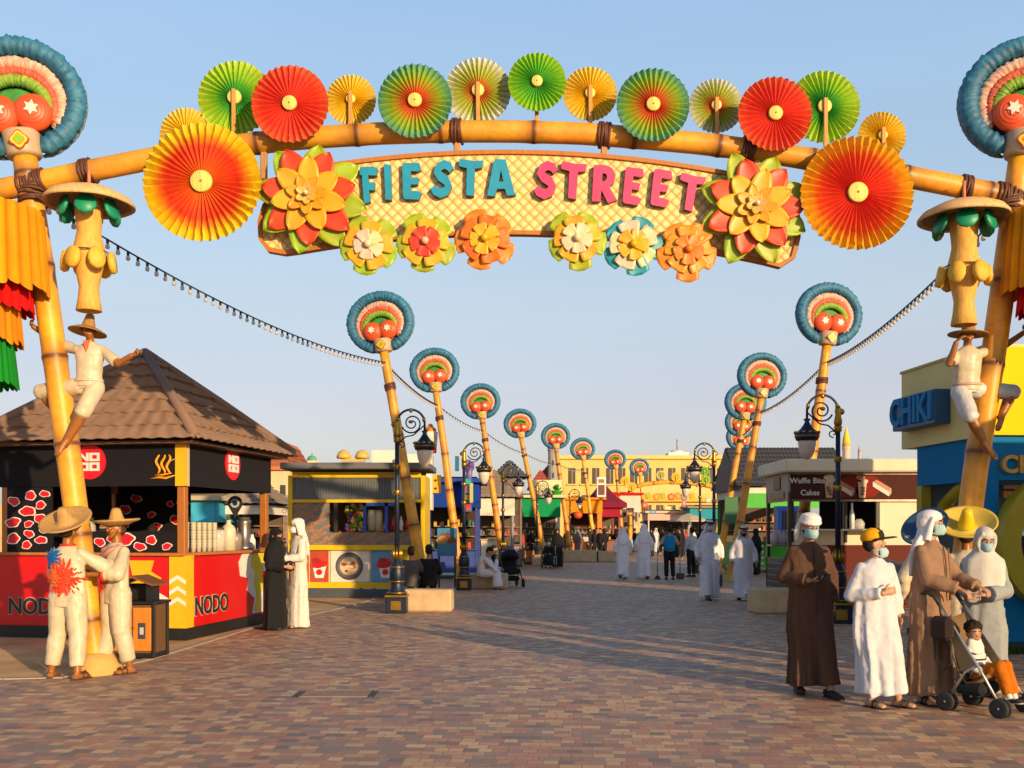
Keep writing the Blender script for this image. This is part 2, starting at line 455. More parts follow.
    def shirt(f, c, hem=.93, sl=(.070, .060, .050), frac=.96, kind='cloth', w=(.185, .15, .165), name='shirt', amp=.03, seed=2):
        m = mat(kind, c); mb = MB(f.T); g = f.g; sh = f.sh; ph = random.Random(seed).uniform(0, 6)
        base = f.pel-V((0, 0, .95)); N = 40; vs = []; fs = []
        K = [(1.49, .062, .055), (1.47, .085, .068), (1.43, .155, .085), (1.33, w[0], .118), (1.2, w[0]*.95, .12), (1.08, w[1], .112), (hem+.02, w[2], .125), (hem, w[2]*1.01, .127)]
        fine = []
        for i in range(len(K)-1):
            for j in range(3): fine.append(tuple(K[i][q]*(1-j/3)+K[i+1][q]*j/3 for q in range(3)))
        fine.append(K[-1])
        for z, rx, ry in fine:
            t = max(0, min(1, (z-.95)/.45)); o = sh*t+base*(1-t)
            for j in range(N):
                a = 2*pi*j/N; q = 1+amp*(1-t)*sin(7*a+ph)+.012*sin(z*40+a*2)
                vs.append((o.x+rx*g*q*cos(a), o.y+ry*g*q*sin(a), z+(base.z if t < .5 else base.z*(1-t))))
        L = len(fine)
        for i in range(L-1):
            for j in range(N): fs.append((i*N+(j+1) % N, i*N+j, (i+1)*N+j, (i+1)*N+(j+1) % N))
        fs.append(tuple(range(N))); fs.append(tuple((L-1)*N+j for j in range(N))[::-1])
        mb.add(vs, fs, m, True)
        for k in 'lr': f._sleeve(mb, k, sl, m, g, frac)
        o = f.part(name, mb, f.vox*1.2); rumple(o, .15*f.s, .022*f.s); return o
    def trousers(f, c, frac=.9, kind='cloth', r=(.105, .078, .068), name='trousers', waist=1.0):
        m = mat(kind, c); mb = MB(f.T); g = f.g
        p = f.pel
        mb.tube([p+V((0, 0, -.07)), p+V((0, 0, 0)), p+V((0, 0, .07))], [.15*g, .155*g, .14*g], m, n=18, flat=.75, up=(0, 1, 0))
        for k in 'lr':
            a, b, c2 = [f.J[j+k] for j in ('hip', 'knee', 'ankle')]; e = b.lerp(c2, frac)
            pts = [a, a.lerp(b, .35), a.lerp(b, .75), b, b.lerp(e, .3), b.lerp(e, .65), b.lerp(e, .9), e]
            rs = [r[0]*1.05, r[0], r[1]*1.1, r[1], r[1]*.98, r[2]*1.08, r[2], r[2]*.93]
            mb.tube(pts, [q*g for q in rs], m, n=14); mb.ell(a, r[0]*g, m); mb.ell(b, r[1]*1.04*g, m)
            # creases
            for i, tt in enumerate((.2, .45, .7)): mb.tube([b.lerp(e, tt)+V((-.05, -.02, .015)), b.lerp(e, tt)+V((0, -r[1]*g*.88, 0)), b.lerp(e, tt)+V((.05, -.02, -.012))], .014, m, n=6)
        o = f.part(name, mb, f.vox*1.2); rumple(o, .14*f.s, .020*f.s); return o
    def ghutra(f, c=(.78, .78, .78), drape=1.0, band=False, chest=False, capedrop=0, name='headscarf'):
        m = mat('cloth', c); mb = MB(f.T); h = f.hd
        mb.ell((0, .015, 1.700), (.093, .112, .072), m, M=h, nu=18, nv=10)
        mb.ell((0, .042, 1.645), (.096, .088, .115), m, M=h)
        for q in (-1, 1):
            mb.tube([(q*.080, -.035, 1.70), (q*.090, -.012, 1.63), (q*.092, .005, 1.56), (q*.10, .02, 1.49)], [.020, .026, .032, .04], m, M=h, n=10)
            mb.tube([(q*.09, .03, 1.52), (q*.13, .04, 1.45), (q*.15, .085, 1.38)], [.045, .06, .045], m, M=T(*f.sh), n=10, flat=.6, up=(0, 1, 0))
        mb.ell((0, .055, 1.54), (.10, .072, .10), m, M=h)
        mb.tube([(0, .05, 1.56), (0, .085, 1.46), (0, .118, 1.34), (0, .132, 1.22-.06*drape)], [.09, .14, .155, .14], m, n=18, flat=[.7, .42, .3, .2], up=(0, 1, 0), M=T(*f.sh))
        f.part(name, mb, f.vox*1.1)
        if band:
            k = mat('cloth', (.012, .012, .012)); mb = MB(f.T)
            for dz in (0, .02): mb.tube([(.101*cos(2*pi*i/24), .015+.121*sin(2*pi*i/24), 1.705+dz+.012*sin(2*pi*i/24)) for i in range(24)], .010, k, n=6, closed=True, M=h)
            f.part('agal', mb)
    def hijab(f, c, hem=1.08, name='hijab', w=.24, face=True):
        m = mat('cloth', c); mb = MB(f.T); h = f.hd
        mb.ell((0, .012, 1.700), (.090, .112, .074), m, M=h, nu=18, nv=10)
        mb.ell((0, .040, 1.640), (.094, .088, .118), m, M=h)
        for q in (-1, 1):
            mb.tube([(q*.048, -.072, 1.73), (q*.078, -.050, 1.68), (q*.082, -.045, 1.61), (q*.058, -.062, 1.54), (q*.02, -.078, 1.515)], [.022, .024, .026, .028, .03], m, M=h, n=10)
        mb.ell((0, .0, 1.525), (.088, .095, .07), m, M=h)
        N = 36; vs = []; fs = []
        K = [(1.56, .07, .07), (1.52, .10, .10), (1.47, .15, .115), (1.42, .205, .13), (1.33, w*.98, .15), (1.2, w*1.02, .165), (hem, w*1.0, .17)]
        for i, (z, rx, ry) in enumerate(K):
            for j in range(N):
                a = 2*pi*j/N; q = 1+.035*(i/6)*sin(8*a+i*.5)
                vs.append((f.sh.x+rx*q*cos(a), f.sh.y+ry*q*sin(a), z-(.06*(-sin(a))*(i/6) if i > 4 else 0)))
        L = len(K)
        for i in range(L-1):
            for j in range(N): fs.append((i*N+(j+1) % N, i*N+j, (i+1)*N+j, (i+1)*N+(j+1) % N))
        fs.append(tuple(range(N))); fs.append(tuple((L-1)*N+j for j in range(N))[::-1])
        mb.add(vs, fs, m, True)
        f.part(name, mb, f.vox*1.1)
    def turban(f, c=(.78, .77, .76)):
        m = mat('cloth', c); mb = MB(f.T); h = f.hd
        mb.ell((0, .012, 1.718), (.098, .112, .058), m, M=h, nu=20, nv=10)
        for i in range(4):
            z = 1.690+.017*i; r = .092-.006*i
            mb.tube([(r*cos(2*pi*j/20), .01+(r+.017)*sin(2*pi*j/20), z+.010*sin(2*pi*j/20+i*1.3)) for j in range(20)], .016, m, n=7, closed=True, M=h)
        mb.tube([(-.085, .04, 1.68), (-.10, .055, 1.62), (-.10, .06, 1.55), (-.09, .07, 1.49)], [.022, .032, .036, .022], m, n=10, flat=.5, M=h)
        f.part('turban', mb, .0085, 1)
    def sandals(f, c=(.02, .015, .012), shoe=False):
        m = mat('rubber', c)
        for k in 'lr':
            mb = MB(f.T); a = f.J['ankle'+k]; fd = V(f.pose.get('foot'+k, (0, -1, 0))).normalized()
            fd2 = V((fd.x, fd.y, fd.z)); sd = fd2.cross(V((0, 0, 1))).normalized(); upv = sd.cross(fd2)
            b = a-upv*.082
            L = [b-fd*.075, b-fd*.03, b+fd*.06, b+fd*.14, b+fd*.20]
            if shoe:
                mb.tube([p+upv*q for p, q in zip(L, (.035, .04, .03, .022, .018))], [.036, .043, .046, .05, .03], m, n=12, flat=[.9, 1, .8, .62, .6], up=upv)
                mb.tube([p+upv*.0 for p in L], [.036, .042, .045, .05, .03], mat('rubber', (.5, .5, .48) if shoe == 2 else c), n=10, flat=.28, up=upv)
            else:
                mb.tube(L, [.034, .042, .045, .05, .034], m, n=12, flat=.26, up=upv)
                for q, w2 in ((.12, .022), (.055, .016)):
                    p = b+fd*q
                    mb.tube([p+sd*.046, p+sd*.036+upv*.045, p+upv*.072, p-sd*.036+upv*.045, p-sd*.046], w2, m, n=6, flat=.3, up=fd)
            f.part('sandal' if not shoe else 'shoe', mb)
def sombrero(mb, m, M, R=.30, crown=.17, up=.07, droop=0, dots=None, band=None, m2=None):
    prof = [(.0, crown), (.03, crown), (.05, crown-.02), (.065, crown*.6), (.088, .03), (.10, .004), (.14, -.008), (R*.7, .006+up*.3), (R*.93, up*.85), (R, up), (R*1.01, up-.012), (R*.96, up*.8-.014), (R*.7, -.012+up*.25), (.13, -.03), (.092, -.02), (.08, .02), (.055, crown*.5), (0, crown*.6)]
    mb.lathe(prof, m, n=36, M=M, fl=lambda a, i: .025*sin(2*a+.6) if 6 < i < 13 else 0)
    if m2: mb.lathe([(.0, crown+.004), (.033, crown+.003), (.054, crown-.02), (.069, crown*.6), (.092, .03), (.098, .016)], m2, n=24, M=M)
    if band: mb.tube([(.101*cos(2*pi*i/24), .101*sin(2*pi*i/24), .018) for i in range(24)], .010, band, n=6, closed=True, M=M)
    if dots:
        for i in range(12):
            a = 2*pi*i/12
            mb.lathe([(0, .0), (.03, 0), (.033, -.003)], dots, n=10, M=M @ RZ(a*180/pi) @ T(R*.8, 0, up*.52+.004) @ RY(-20))
# ---------------------------------------------------------------- light, sky, camera
w = bpy.data.worlds.new('World'); scene.world = w; w.use_nodes = True
nt = w.node_tree; bg = nt.nodes['Background']
AZ = V((-.57, .82, 0)).normalized(); EL = rad(11)
sky = nt.nodes.new('ShaderNodeTexSky'); sky.sky_type = 'NISHITA'; sky.sun_disc = False
sky.sun_elevation = EL; sky.sun_rotation = math.atan2(-AZ.x, -AZ.y); sky.air_density = 1.0; sky.dust_density = 2.2; sky.ozone_density = 1.6
tcw = nt.nodes.new('ShaderNodeTexCoord'); spw = nt.nodes.new('ShaderNodeSeparateXYZ'); nt.links.new(tcw.outputs['Generated'], spw.inputs[0])
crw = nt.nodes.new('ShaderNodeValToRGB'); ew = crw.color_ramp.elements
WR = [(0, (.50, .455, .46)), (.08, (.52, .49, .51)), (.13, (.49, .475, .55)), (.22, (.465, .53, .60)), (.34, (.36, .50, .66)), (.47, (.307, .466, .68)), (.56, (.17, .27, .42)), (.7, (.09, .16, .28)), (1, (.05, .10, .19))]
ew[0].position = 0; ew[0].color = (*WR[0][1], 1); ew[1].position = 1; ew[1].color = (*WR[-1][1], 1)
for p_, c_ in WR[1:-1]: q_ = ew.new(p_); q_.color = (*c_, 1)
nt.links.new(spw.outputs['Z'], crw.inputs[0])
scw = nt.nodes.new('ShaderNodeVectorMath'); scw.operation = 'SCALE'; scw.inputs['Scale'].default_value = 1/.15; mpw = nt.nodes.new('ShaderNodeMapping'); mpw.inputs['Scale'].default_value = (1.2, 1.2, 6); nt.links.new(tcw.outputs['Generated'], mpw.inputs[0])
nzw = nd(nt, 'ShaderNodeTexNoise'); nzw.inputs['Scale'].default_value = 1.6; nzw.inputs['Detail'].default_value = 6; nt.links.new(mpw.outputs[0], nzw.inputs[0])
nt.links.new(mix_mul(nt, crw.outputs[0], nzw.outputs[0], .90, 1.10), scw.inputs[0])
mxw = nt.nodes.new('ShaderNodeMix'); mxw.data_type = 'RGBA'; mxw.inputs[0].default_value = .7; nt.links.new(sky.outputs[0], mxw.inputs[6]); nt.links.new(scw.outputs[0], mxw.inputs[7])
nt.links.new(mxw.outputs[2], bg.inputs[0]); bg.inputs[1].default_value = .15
sl = bpy.data.lights.new('sun', 'SUN'); sl.energy = 4.6; sl.angle = rad(.6); sl.color = (1, .70, .38)
so = bpy.data.objects.new('sun', sl); col.objects.link(so)
ld = V((AZ.x*cos(EL), AZ.y*cos(EL), -sin(EL))); so.rotation_euler = ld.to_track_quat('-Z', 'Y').to_euler(); so.location = (20, -20, 20)
cd = bpy.data.cameras.new('camera'); co = bpy.data.objects.new('camera', cd); col.objects.link(co)
co.location = (0, 0, CH); co.rotation_euler = (rad(90), 0, 0); cd.sensor_width = 36; cd.lens = F/1024*36; cd.shift_y = (HY-384)/1024; cd.clip_end = 3000
cd.shift_x = 0
scene.camera = co
scene.view_settings.view_transform = 'Standard'; scene.view_settings.look = 'None'; scene.view_settings.exposure = .45; scene.view_settings.gamma = 1
scene.cycles.max_bounces = 5; scene.cycles.diffuse_bounces = 3; scene.cycles.transparent_max_bounces = 12
scene.cycles.use_denoising = True

# ---------------------------------------------------------------- ground
def paving_mat():
    m, nt, b = newmat('paving'); L = nt.links
    tc = nt.nodes.new('ShaderNodeTexCoord')
    mp = nt.nodes.new('ShaderNodeMapping'); mp.inputs['Rotation'].default_value = (0, 0, rad(4))
    L.new(tc.outputs['Object'], mp.inputs[0])
    br = nd(nt, 'ShaderNodeTexBrick'); br.offset = .5; br.offset_frequency = 2
    br.inputs['Color1'].default_value = (0, 0, 0, 1); br.inputs['Color2'].default_value = (1, 1, 1, 1); br.inputs['Mortar'].default_value = (.5, .5, .5, 1)
    br.inputs['Scale'].default_value = 1; br.squash = .7; br.squash_frequency = 3; br.inputs['Mortar Size'].default_value = .004; br.inputs['Mortar Smooth'].default_value = .4
    br.inputs['Brick Width'].default_value = .155; br.inputs['Row Height'].default_value = .115
    L.new(mp.outputs[0], br.inputs[0])
    cr = nt.nodes.new('ShaderNodeValToRGB'); cr.color_ramp.interpolation = 'CONSTANT'
    cols = [(.0, (.52, .32, .165)), (.16, (.27, .18, .13)), (.32, (.41, .19, .115)), (.46, (.46, .265, .145)), (.60, (.30, .205, .155)), (.70, (.44, .22, .13)), (.84, (.58, .37, .19)), (.93, (.20, .14, .115))]
    e = cr.color_ramp.elements
    e[0].position = 0; e[0].color = (*cols[0][1], 1); e[1].position = cols[1][0]; e[1].color = (*cols[1][1], 1)
    for p, c in cols[2:]: q = e.new(p); q.color = (*c, 1)
    L.new(br.outputs['Color'], cr.inputs[0])
    n = nd(nt, 'ShaderNodeTexNoise'); n.inputs['Scale'].default_value = .9; n.inputs['Detail'].default_value = 6; L.new(tc.outputs['Object'], n.inputs[0])
    n2 = nd(nt, 'ShaderNodeTexNoise'); n2.inputs['Scale'].default_value = 22; n2.inputs['Detail'].default_value = 4; L.new(tc.outputs['Object'], n2.inputs[0])
    c1 = mix_mul(nt, cr.outputs[0], n.outputs[0], .72, 1.28); c2 = mix_mul(nt, c1, n2.outputs[0], .8, 1.2)
    n3 = nd(nt, 'ShaderNodeTexNoise'); n3.inputs['Scale'].default_value = 2.3; n3.inputs['Detail'].default_value = 8; n3.inputs['Roughness'].default_value = .7; L.new(tc.outputs['Object'], n3.inputs[0])
    st = nd(nt, 'ShaderNodeMapRange'); st.inputs[1].default_value = .6; st.inputs[2].default_value = .75; st.inputs[3].default_value = 0; st.inputs[4].default_value = .55; L.new(n3.outputs[0], st.inputs[0])
    sx = nt.nodes.new('ShaderNodeMix'); sx.data_type = 'RGBA'; L.new(st.outputs[0], sx.inputs[0]); L.new(c2, sx.inputs[6]); sx.inputs[7].default_value = (.20, .15, .13, 1)
    mx = nt.nodes.new('ShaderNodeMix'); mx.data_type = 'RGBA'; L.new(br.outputs['Fac'], mx.inputs[0]); L.new(sx.outputs[2], mx.inputs[6]); mx.inputs[7].default_value = (.20, .15, .12, 1)
    L.new(mx.outputs[2], b.inputs['Base Color'])
    rr = nd(nt, 'ShaderNodeMapRange'); rr.inputs[3].default_value = .42; rr.inputs[4].default_value = .8; L.new(n.outputs[0], rr.inputs[0]); L.new(rr.outputs[0], b.inputs['Roughness'])
    inv = nt.nodes.new('ShaderNodeMath'); inv.operation = 'SUBTRACT'; inv.inputs[0].default_value = 1; L.new(br.outputs['Fac'], inv.inputs[1])
    ad = nt.nodes.new('ShaderNodeMath'); ad.operation = 'MULTIPLY_ADD'; L.new(br.outputs['Color'], ad.inputs[0]); ad.inputs[1].default_value = .35; L.new(inv.outputs[0], ad.inputs[2])
    ad2 = nt.nodes.new('ShaderNodeMath'); ad2.operation = 'MULTIPLY_ADD'; L.new(n2.outputs[0], ad2.inputs[0]); ad2.inputs[1].default_value = .6; L.new(ad.outputs[0], ad2.inputs[2])
    bp = nd(nt, 'ShaderNodeBump'); bp.inputs['Strength'].default_value = .5; bp.inputs['Distance'].default_value = .008; L.new(ad2.outputs[0], bp.inputs['Height']); L.new(bp.outputs[0], b.inputs['Normal'])
    return m
def ground_mat():
    m, nt, b = newmat('dirt'); L = nt.links; tc = nt.nodes.new('ShaderNodeTexCoord')
    n = nd(nt, 'ShaderNodeTexNoise'); n.inputs['Scale'].default_value = 1.3; n.inputs['Detail'].default_value = 8; L.new(tc.outputs['Object'], n.inputs[0])
    cr = nt.nodes.new('ShaderNodeValToRGB'); cr.color_ramp.elements[0].position = .3; cr.color_ramp.elements[0].color = (.36, .20, .08, 1)
    cr.color_ramp.elements[1].position = .7; cr.color_ramp.elements[1].color = (.68, .41, .17, 1); L.new(n.outputs[0], cr.inputs[0])
    n2 = nd(nt, 'ShaderNodeTexNoise'); n2.inputs['Scale'].default_value = 60; n2.inputs['Detail'].default_value = 3; L.new(tc.outputs['Object'], n2.inputs[0])
    L.new(mix_mul(nt, cr.outputs[0], n2.outputs[0], .7, 1.3), b.inputs['Base Color']); b.inputs['Roughness'].default_value = .95
    bp = nd(nt, 'ShaderNodeBump'); bp.inputs['Strength'].default_value = .5; bp.inputs['Distance'].default_value = .01; L.new(n2.outputs[0], bp.inputs['Height']); L.new(bp.outputs[0], b.inputs['Normal'])
    return m
mb = MB(); mb.add([(-900, -60, 0), (900, -60, 0), (900, 1500, 0), (-900, 1500, 0)], [(0, 1, 2, 3)], ground_mat()); struct('ground', mb)
mb = MB(); pv = [(-14, -30), (30, -30), (30, 6), (30, 90), (-1, 95), (-2.6, 30), (-3.5, 21), (-4.3, 16.6), (-4.55, 12.4), (-4.9, 10.95), (-14, 9.6)]
bm_l = tessellate_polygon([[V((a, b, 0)) for a, b in pv]])
mb.add([(a, b, .004) for a, b in pv], [tuple(t) for t in bm_l], paving_mat()); o = struct('paving', mb)
# stone edging between paving and earth
mb = MB(); st = mat('stone', (.36, .30, .23))
ed = [(-14, 9.6), (-4.9, 10.95), (-4.55, 12.4), (-4.3, 16.6), (-3.5, 21), (-2.6, 30)]
for (a, b), (c, d) in zip(ed, ed[1:]):
    L = math.hypot(c-a, d-b); n = max(1, int(L/.6)); an = math.atan2(d-b, c-a)*180/pi
    for i in range(n):
        t = (i+.5)/n; mb.box((0, 0, .006), (L/n-.008, .12, .02), st, M=T(a+(c-a)*t, b+(d-b)*t, 0) @ RZ(an), bev=.004)
struct('edging', mb)
# drain cover set in the paving
t = thing('drain_cover', 'long pale concrete cover slab with dark lifting slots, set flush in the brick paving', 'drain cover', (X(337, 9.9), 9.85, .004))
mb = MB(); mb.box((0, 0, .002), (.66, .36, .008), mat('stone', (.30, .22, .17)), bev=.003); mb.build('slab', t)
for q in (-1, 1):
    mb = MB(); mb.box((q*.345, 0, .003), (.02, .34, .010), mat('iron', (.03, .03, .03))); mb.box((q*.385, 0, .003), (.02, .34, .010), mat('iron', (.03, .03, .03))); mb.build('slot', t)

# ---------------------------------------------------------------- shared colours
def bamboo_mat():
    m, nt, b = newmat('bamboo'); L = nt.links; tc = nt.nodes.new('ShaderNodeTexCoord')
    at = nd(nt, 'ShaderNodeAttribute', attribute_name='Col')
    n = nd(nt, 'ShaderNodeTexNoise'); n.inputs['Scale'].default_value = 3; n.inputs['Detail'].default_value = 7; n.inputs['Roughness'].default_value = .65; L.new(tc.outputs['Object'], n.inputs[0])
    c = mix_mul(nt, at.outputs['Color'], n.outputs[0], .35, 1.6)
    n2 = nd(nt, 'ShaderNodeTexNoise'); n2.inputs['Scale'].default_value = 17; n2.inputs['Detail'].default_value = 4; L.new(tc.outputs['Object'], n2.inputs[0])
    c = mix_mul(nt, c, n2.outputs[0], .82, 1.18)
    L.new(c, b.inputs['Base Color']); b.inputs['Roughness'].default_value = .46
    bp = nd(nt, 'ShaderNodeBump'); bp.inputs['Strength'].default_value = .22; bp.inputs['Distance'].default_value = .01; L.new(n2.outputs[0], bp.inputs['Height']); L.new(bp.outputs[0], b.inputs['Normal'])
    return m
BAM = bamboo_mat()
PA = mat('paint', (1, 1, 1), attr=True); CLA = mat('matte', (1, 1, 1), attr=True); GLA = mat('gloss', (1, 1, 1), attr=True); THA = mat('thatch', (1, 1, 1), attr=True); FEA = mat('feather', (1, 1, 1), attr=True)
FEA2 = mat('paint', (1, 1, 1), rough=.55, attr=True)
BROPE = mat('wood', (.10, .035, .02)); ORANGE = (.72, .30, .035)
def bamboo(mb, path, r0, r1, seg=1.0, n=18, c=(.70, .32, .018), c2=(.13, .042, .01), rnd=None, ring=True):
    """bamboo culm along a polyline, swollen dark nodes every seg metres"""
    rnd = rnd or random.Random(5)
    P_ = [V(p) for p in path]; L = [0]
    for a, b in zip(P_, P_[1:]): L.append(L[-1]+(b-a).length)
    tot = L[-1]
    def at(s_):
        for i in range(len(P_)-1):
            if s_ <= L[i+1] or i == len(P_)-2:
                return P_[i].lerp(P_[i+1], (s_-L[i])/(L[i+1]-L[i]))
    ss = []; node = seg*.6
    nodes = []
    while node < tot-.05: nodes.append(node); node += seg*rnd.uniform(.9, 1.1)
    base = [i*tot/max(8, int(tot/.25)) for i in range(max(8, int(tot/.25))+1)]
    for nd_ in nodes: ss += [nd_-.10, nd_-.035, nd_-.012, nd_+.012, nd_+.035, nd_+.10]
    ss += [q for q in base if all(abs(q-k) > .11 for k in nodes)]
    ss += [0, tot]; ss = sorted(set(q for q in ss if 0 <= q <= tot)); pts = []; rs = []; cs = []
    for q in ss:
        pts.append(at(q)); t = q/tot; r = r0*(1-t)+r1*t; k = min([abs(q-z) for z in nodes]+[9])
        if k < .02: r *= 1.07; cc = c2
        elif k < .06: r *= 1.03 if k < .04 else 1; cc = tuple(a*.45+b*.55 for a, b in zip(c, c2))
        elif k < .13: cc = tuple(a*.72+b*.28 for a, b in zip(c, c2))
        else: cc = tuple(a*rnd.uniform(.9, 1.1) for a in c)
        rs.append(r); cs += [cc]*n
    start = len(mb.v); mb.tube(pts, rs, BAM, n=n)
    mb.c[start:start+len(cs)] = cs; mb.anycol = True
def wrap(mb, c, axis, r, turns=6, h=.16, m=None, rr=.018):
    """rope lashing round a bar"""
    a = V(axis).normalized(); u = a.orthogonal().normalized(); v = a.cross(u); pts = []
    for i in range(turns*12+1):
        t = i/12*2*pi; wob = .02*sin(i*.9)
        pts.append(V(c)+a*(-h/2+h*i/(turns*12)+wob*.5)+(u*cos(t)+v*sin(t))*(r+rr*.6))
    mb.tube(pts, rr, m or BROPE, n=6)

# ---------------------------------------------------------------- headdress ornament on a post
def arcpts(r, a0, a1, n, cx=0, cz=0, sz=1.0): return [(cx+r*cos(rad(a0+(a1-a0)*i/n)), 0, cz+r*sin(rad(a0+(a1-a0)*i/n))*sz) for i in range(n+1)]
def band(mb, R, r, a0, a1, cz, yo, c1, c2, m, ny=12, flat=.8, bumps=34, amp=.10, seed=1, sz=.90):
    """puffy feathered arc"""
    rn = random.Random(seed); n = 150; pts = arcpts(R, a0, a1, n, 0, cz, sz); vs = []; fs = []; cs = []
    for i, p in enumerate(pts):
        t = V((-sin(rad(a0+(a1-a0)*i/n)), 0, cos(rad(a0+(a1-a0)*i/n)))); u = V((t.z, 0, -t.x))
        end = min(1, min(i, n-i)/6+.35)
        for j in range(ny):
            a = 2*pi*j/ny; k = r*end*(1+amp*sin(bumps*2*pi*i/n+2.4*sin(a)+1.5*sin(i*.37))+amp*.7*sin(bumps*1.27*pi*i/n+4*a)+rn.uniform(-.10, .10))
            vs.append(V(p)+V((0, yo, 0))+u*(cos(a)*k)+V((0, 1, 0))*(sin(a)*k*flat))
            q = .5+.5*cos(a); q = max(0, min(1, q+rn.uniform(-.4, .4))); cs.append(tuple(x*(1-q)+y*q for x, y in zip(c1, c2)))
    for i in range(n):
        for j in range(ny): a = i*ny+j; b = i*ny+(j+1) % ny; fs.append((a, b, b+ny, a+ny))
    fs.append(tuple(range(ny))); fs.append(tuple(n*ny+j for j in range(ny)))
    mb.add(vs, fs, m, True, cs)
def ornament(t, Rr=.79, yaw=0, M0=None):
    """children of thing t: collar at z 0..0.28, rings above; local frame faces -y"""
    M0 = M0 or T()
    cz = .69
    def mk(): return MB(M0)
    mb = mk(); mb.tube([(0, 0, 0), (0, 0, .03), (0, 0, .27), (0, 0, .29)], [.185, .20, .215, .20], mat('paint', (.50, .38, .26)), n=20); collar = mb.build('collar', t)
    mb = mk()
    for q, c, dy in ((.10, (.50, .06, .03), 0), (.085, (.85, .6, .05), .004), (.06, (.72, .25, .03), .008), (.045, (.25, .45, .05), .012)):
        k = [(q*sin(2*pi*i/16)*(1+.15*cos(8*pi*i/16)), .14+q*cos(2*pi*i/16)*(1+.15*cos(8*pi*i/16))) for i in range(16)]
        mb.prism(k, .03, mat('paint', c), M=T(0, -.222-dy, 0))
    mb.build('emblem', collar)
    mb = mk(); band(mb, .675, .115, -76, 256, cz, 0, (.020, .10, .20), (.06, .22, .36), FEA, seed=1, amp=.07, bumps=47, flat=.9); band(mb, .755, .04, -76, 256, cz, .09, (.03, .09, .16), (.22, .28, .32), FEA, amp=.04, seed=5)
    mb.build('outer_ring', t)
    mb = mk(); band(mb, .50, .085, -42, 222, cz-.06, .0, (.62, .20, .12), (.66, .56, .46), FEA, seed=2, amp=.07, bumps=39, sz=.93); mb.build('feather_band', t)
    mb = mk(); band(mb, .425, .06, -40, 220, cz-.08, -.04, (.50, .05, .03), (.58, .16, .10), FEA, seed=6, amp=.06, bumps=44, sz=.88); mb.build('feather_band', t)
    mb = mk(); band(mb, .35, .07, -38, 218, cz-.10, -.06, (.10, .28, .05), (.36, .46, .08), FEA, seed=3, amp=.07, bumps=33, sz=.82); mb.build('feather_band', t)
    mb = mk(); mb.lathe([(0, 0), (.60, 0), (.62, .03), (.60, .07), (0, .08)], mat('matte', (.12, .13, .12)), n=36, M=T(0, .09, cz) @ RX(-90) @ S(1, .9, 1)); mb.lathe([(0, .04), (.25, .03), (.33, 0), (0, -.05)], mat('feather', (.05, .20, .05)), n=26, M=T(0, .0, cz-.12) @ RX(90) @ S(1, .8, 1)); mb.build('back_plate', t)
    for q in (-1, 1):
        mb = mk(); bx, bz = q*.185, cz-.205
        mb.lathe([(0, .112), (.06, .110), (.12, .096), (.17, .072), (.205, .04), (.222, 0), (.20, -.05), (0, -.07)], mat('paint', (.66, .11, .05)), n=28, M=T(bx, -.08, bz) @ RX(90))
        for rr, dd in ((.07, .108), (.11, .098), (.15, .082)): mb.tube([(bx+rr*cos(2*pi*i/24), -.08-dd, bz+rr*sin(2*pi*i/24)) for i in range(24)], .005, mat('paint', (.56, .07, .035)), n=5, closed=True)
        ball = mb.build('maraca_ball', t)
        mb = mk(); st_ = []
        for i in range(12): a = 2*pi*i/12+.26; r = .09 if i % 2 == 0 else .048; st_.append((bx+r*cos(a), bz+.02+r*sin(a)))
        mb.prism(st_, .02, mat('paint', (.75, .70, .60)), M=T(0, -.203, 0)); mb.build('star', ball)
def post(px_b, d, top, label, group, seed=1, r=.135, rt=.105, yaw=0, name='ornamental_post', cable=True):
    """leaning bamboo post. top = collar bottom (px,py) at depth d"""
    b = G(px_b, HY+CH*F/d); tp = P(top[0], top[1], d)
    t = thing(name, label, 'ornamental post', b, 0, group)
    v = tp-b; rn = random.Random(seed)
    mb = MB(); mb.lathe([(r*2, 0), (r*2, .02), (r*1.7, .12), (r*1.2, .22), (0, .24)], mat('stone', (.42, .30, .14)), n=18); mb.build('base', t)
    mb = MB(); k_ = rn.uniform(.88, 1.08); bamboo(mb, [(0, 0, 0), v*.35+V((rn.uniform(-.05, .05), 0, 0)), v*.7+V((rn.uniform(-.03, .03), 0, 0)), v], r, rt, rn.uniform(1.0, 1.3), rnd=rn, c=(.68*k_, .30*k_*rn.uniform(.9, 1.06), .018)); mb.build('bamboo_culm', t)
    mb = MB(); wrap(mb, v*.86, v, rt*1.05, 5, .14); mb.build('rope_lashing', t)
    ax = V((v.x, 0, v.z)).normalized(); an = math.degrees(math.atan2(v.x, v.z))
    ornament(t, M0=T(*v) @ RZ(yaw+rn.uniform(-7, 7)) @ RY(an*.55+rn.uniform(-3, 3)) @ RX(rn.uniform(-3, 3)))
    return t
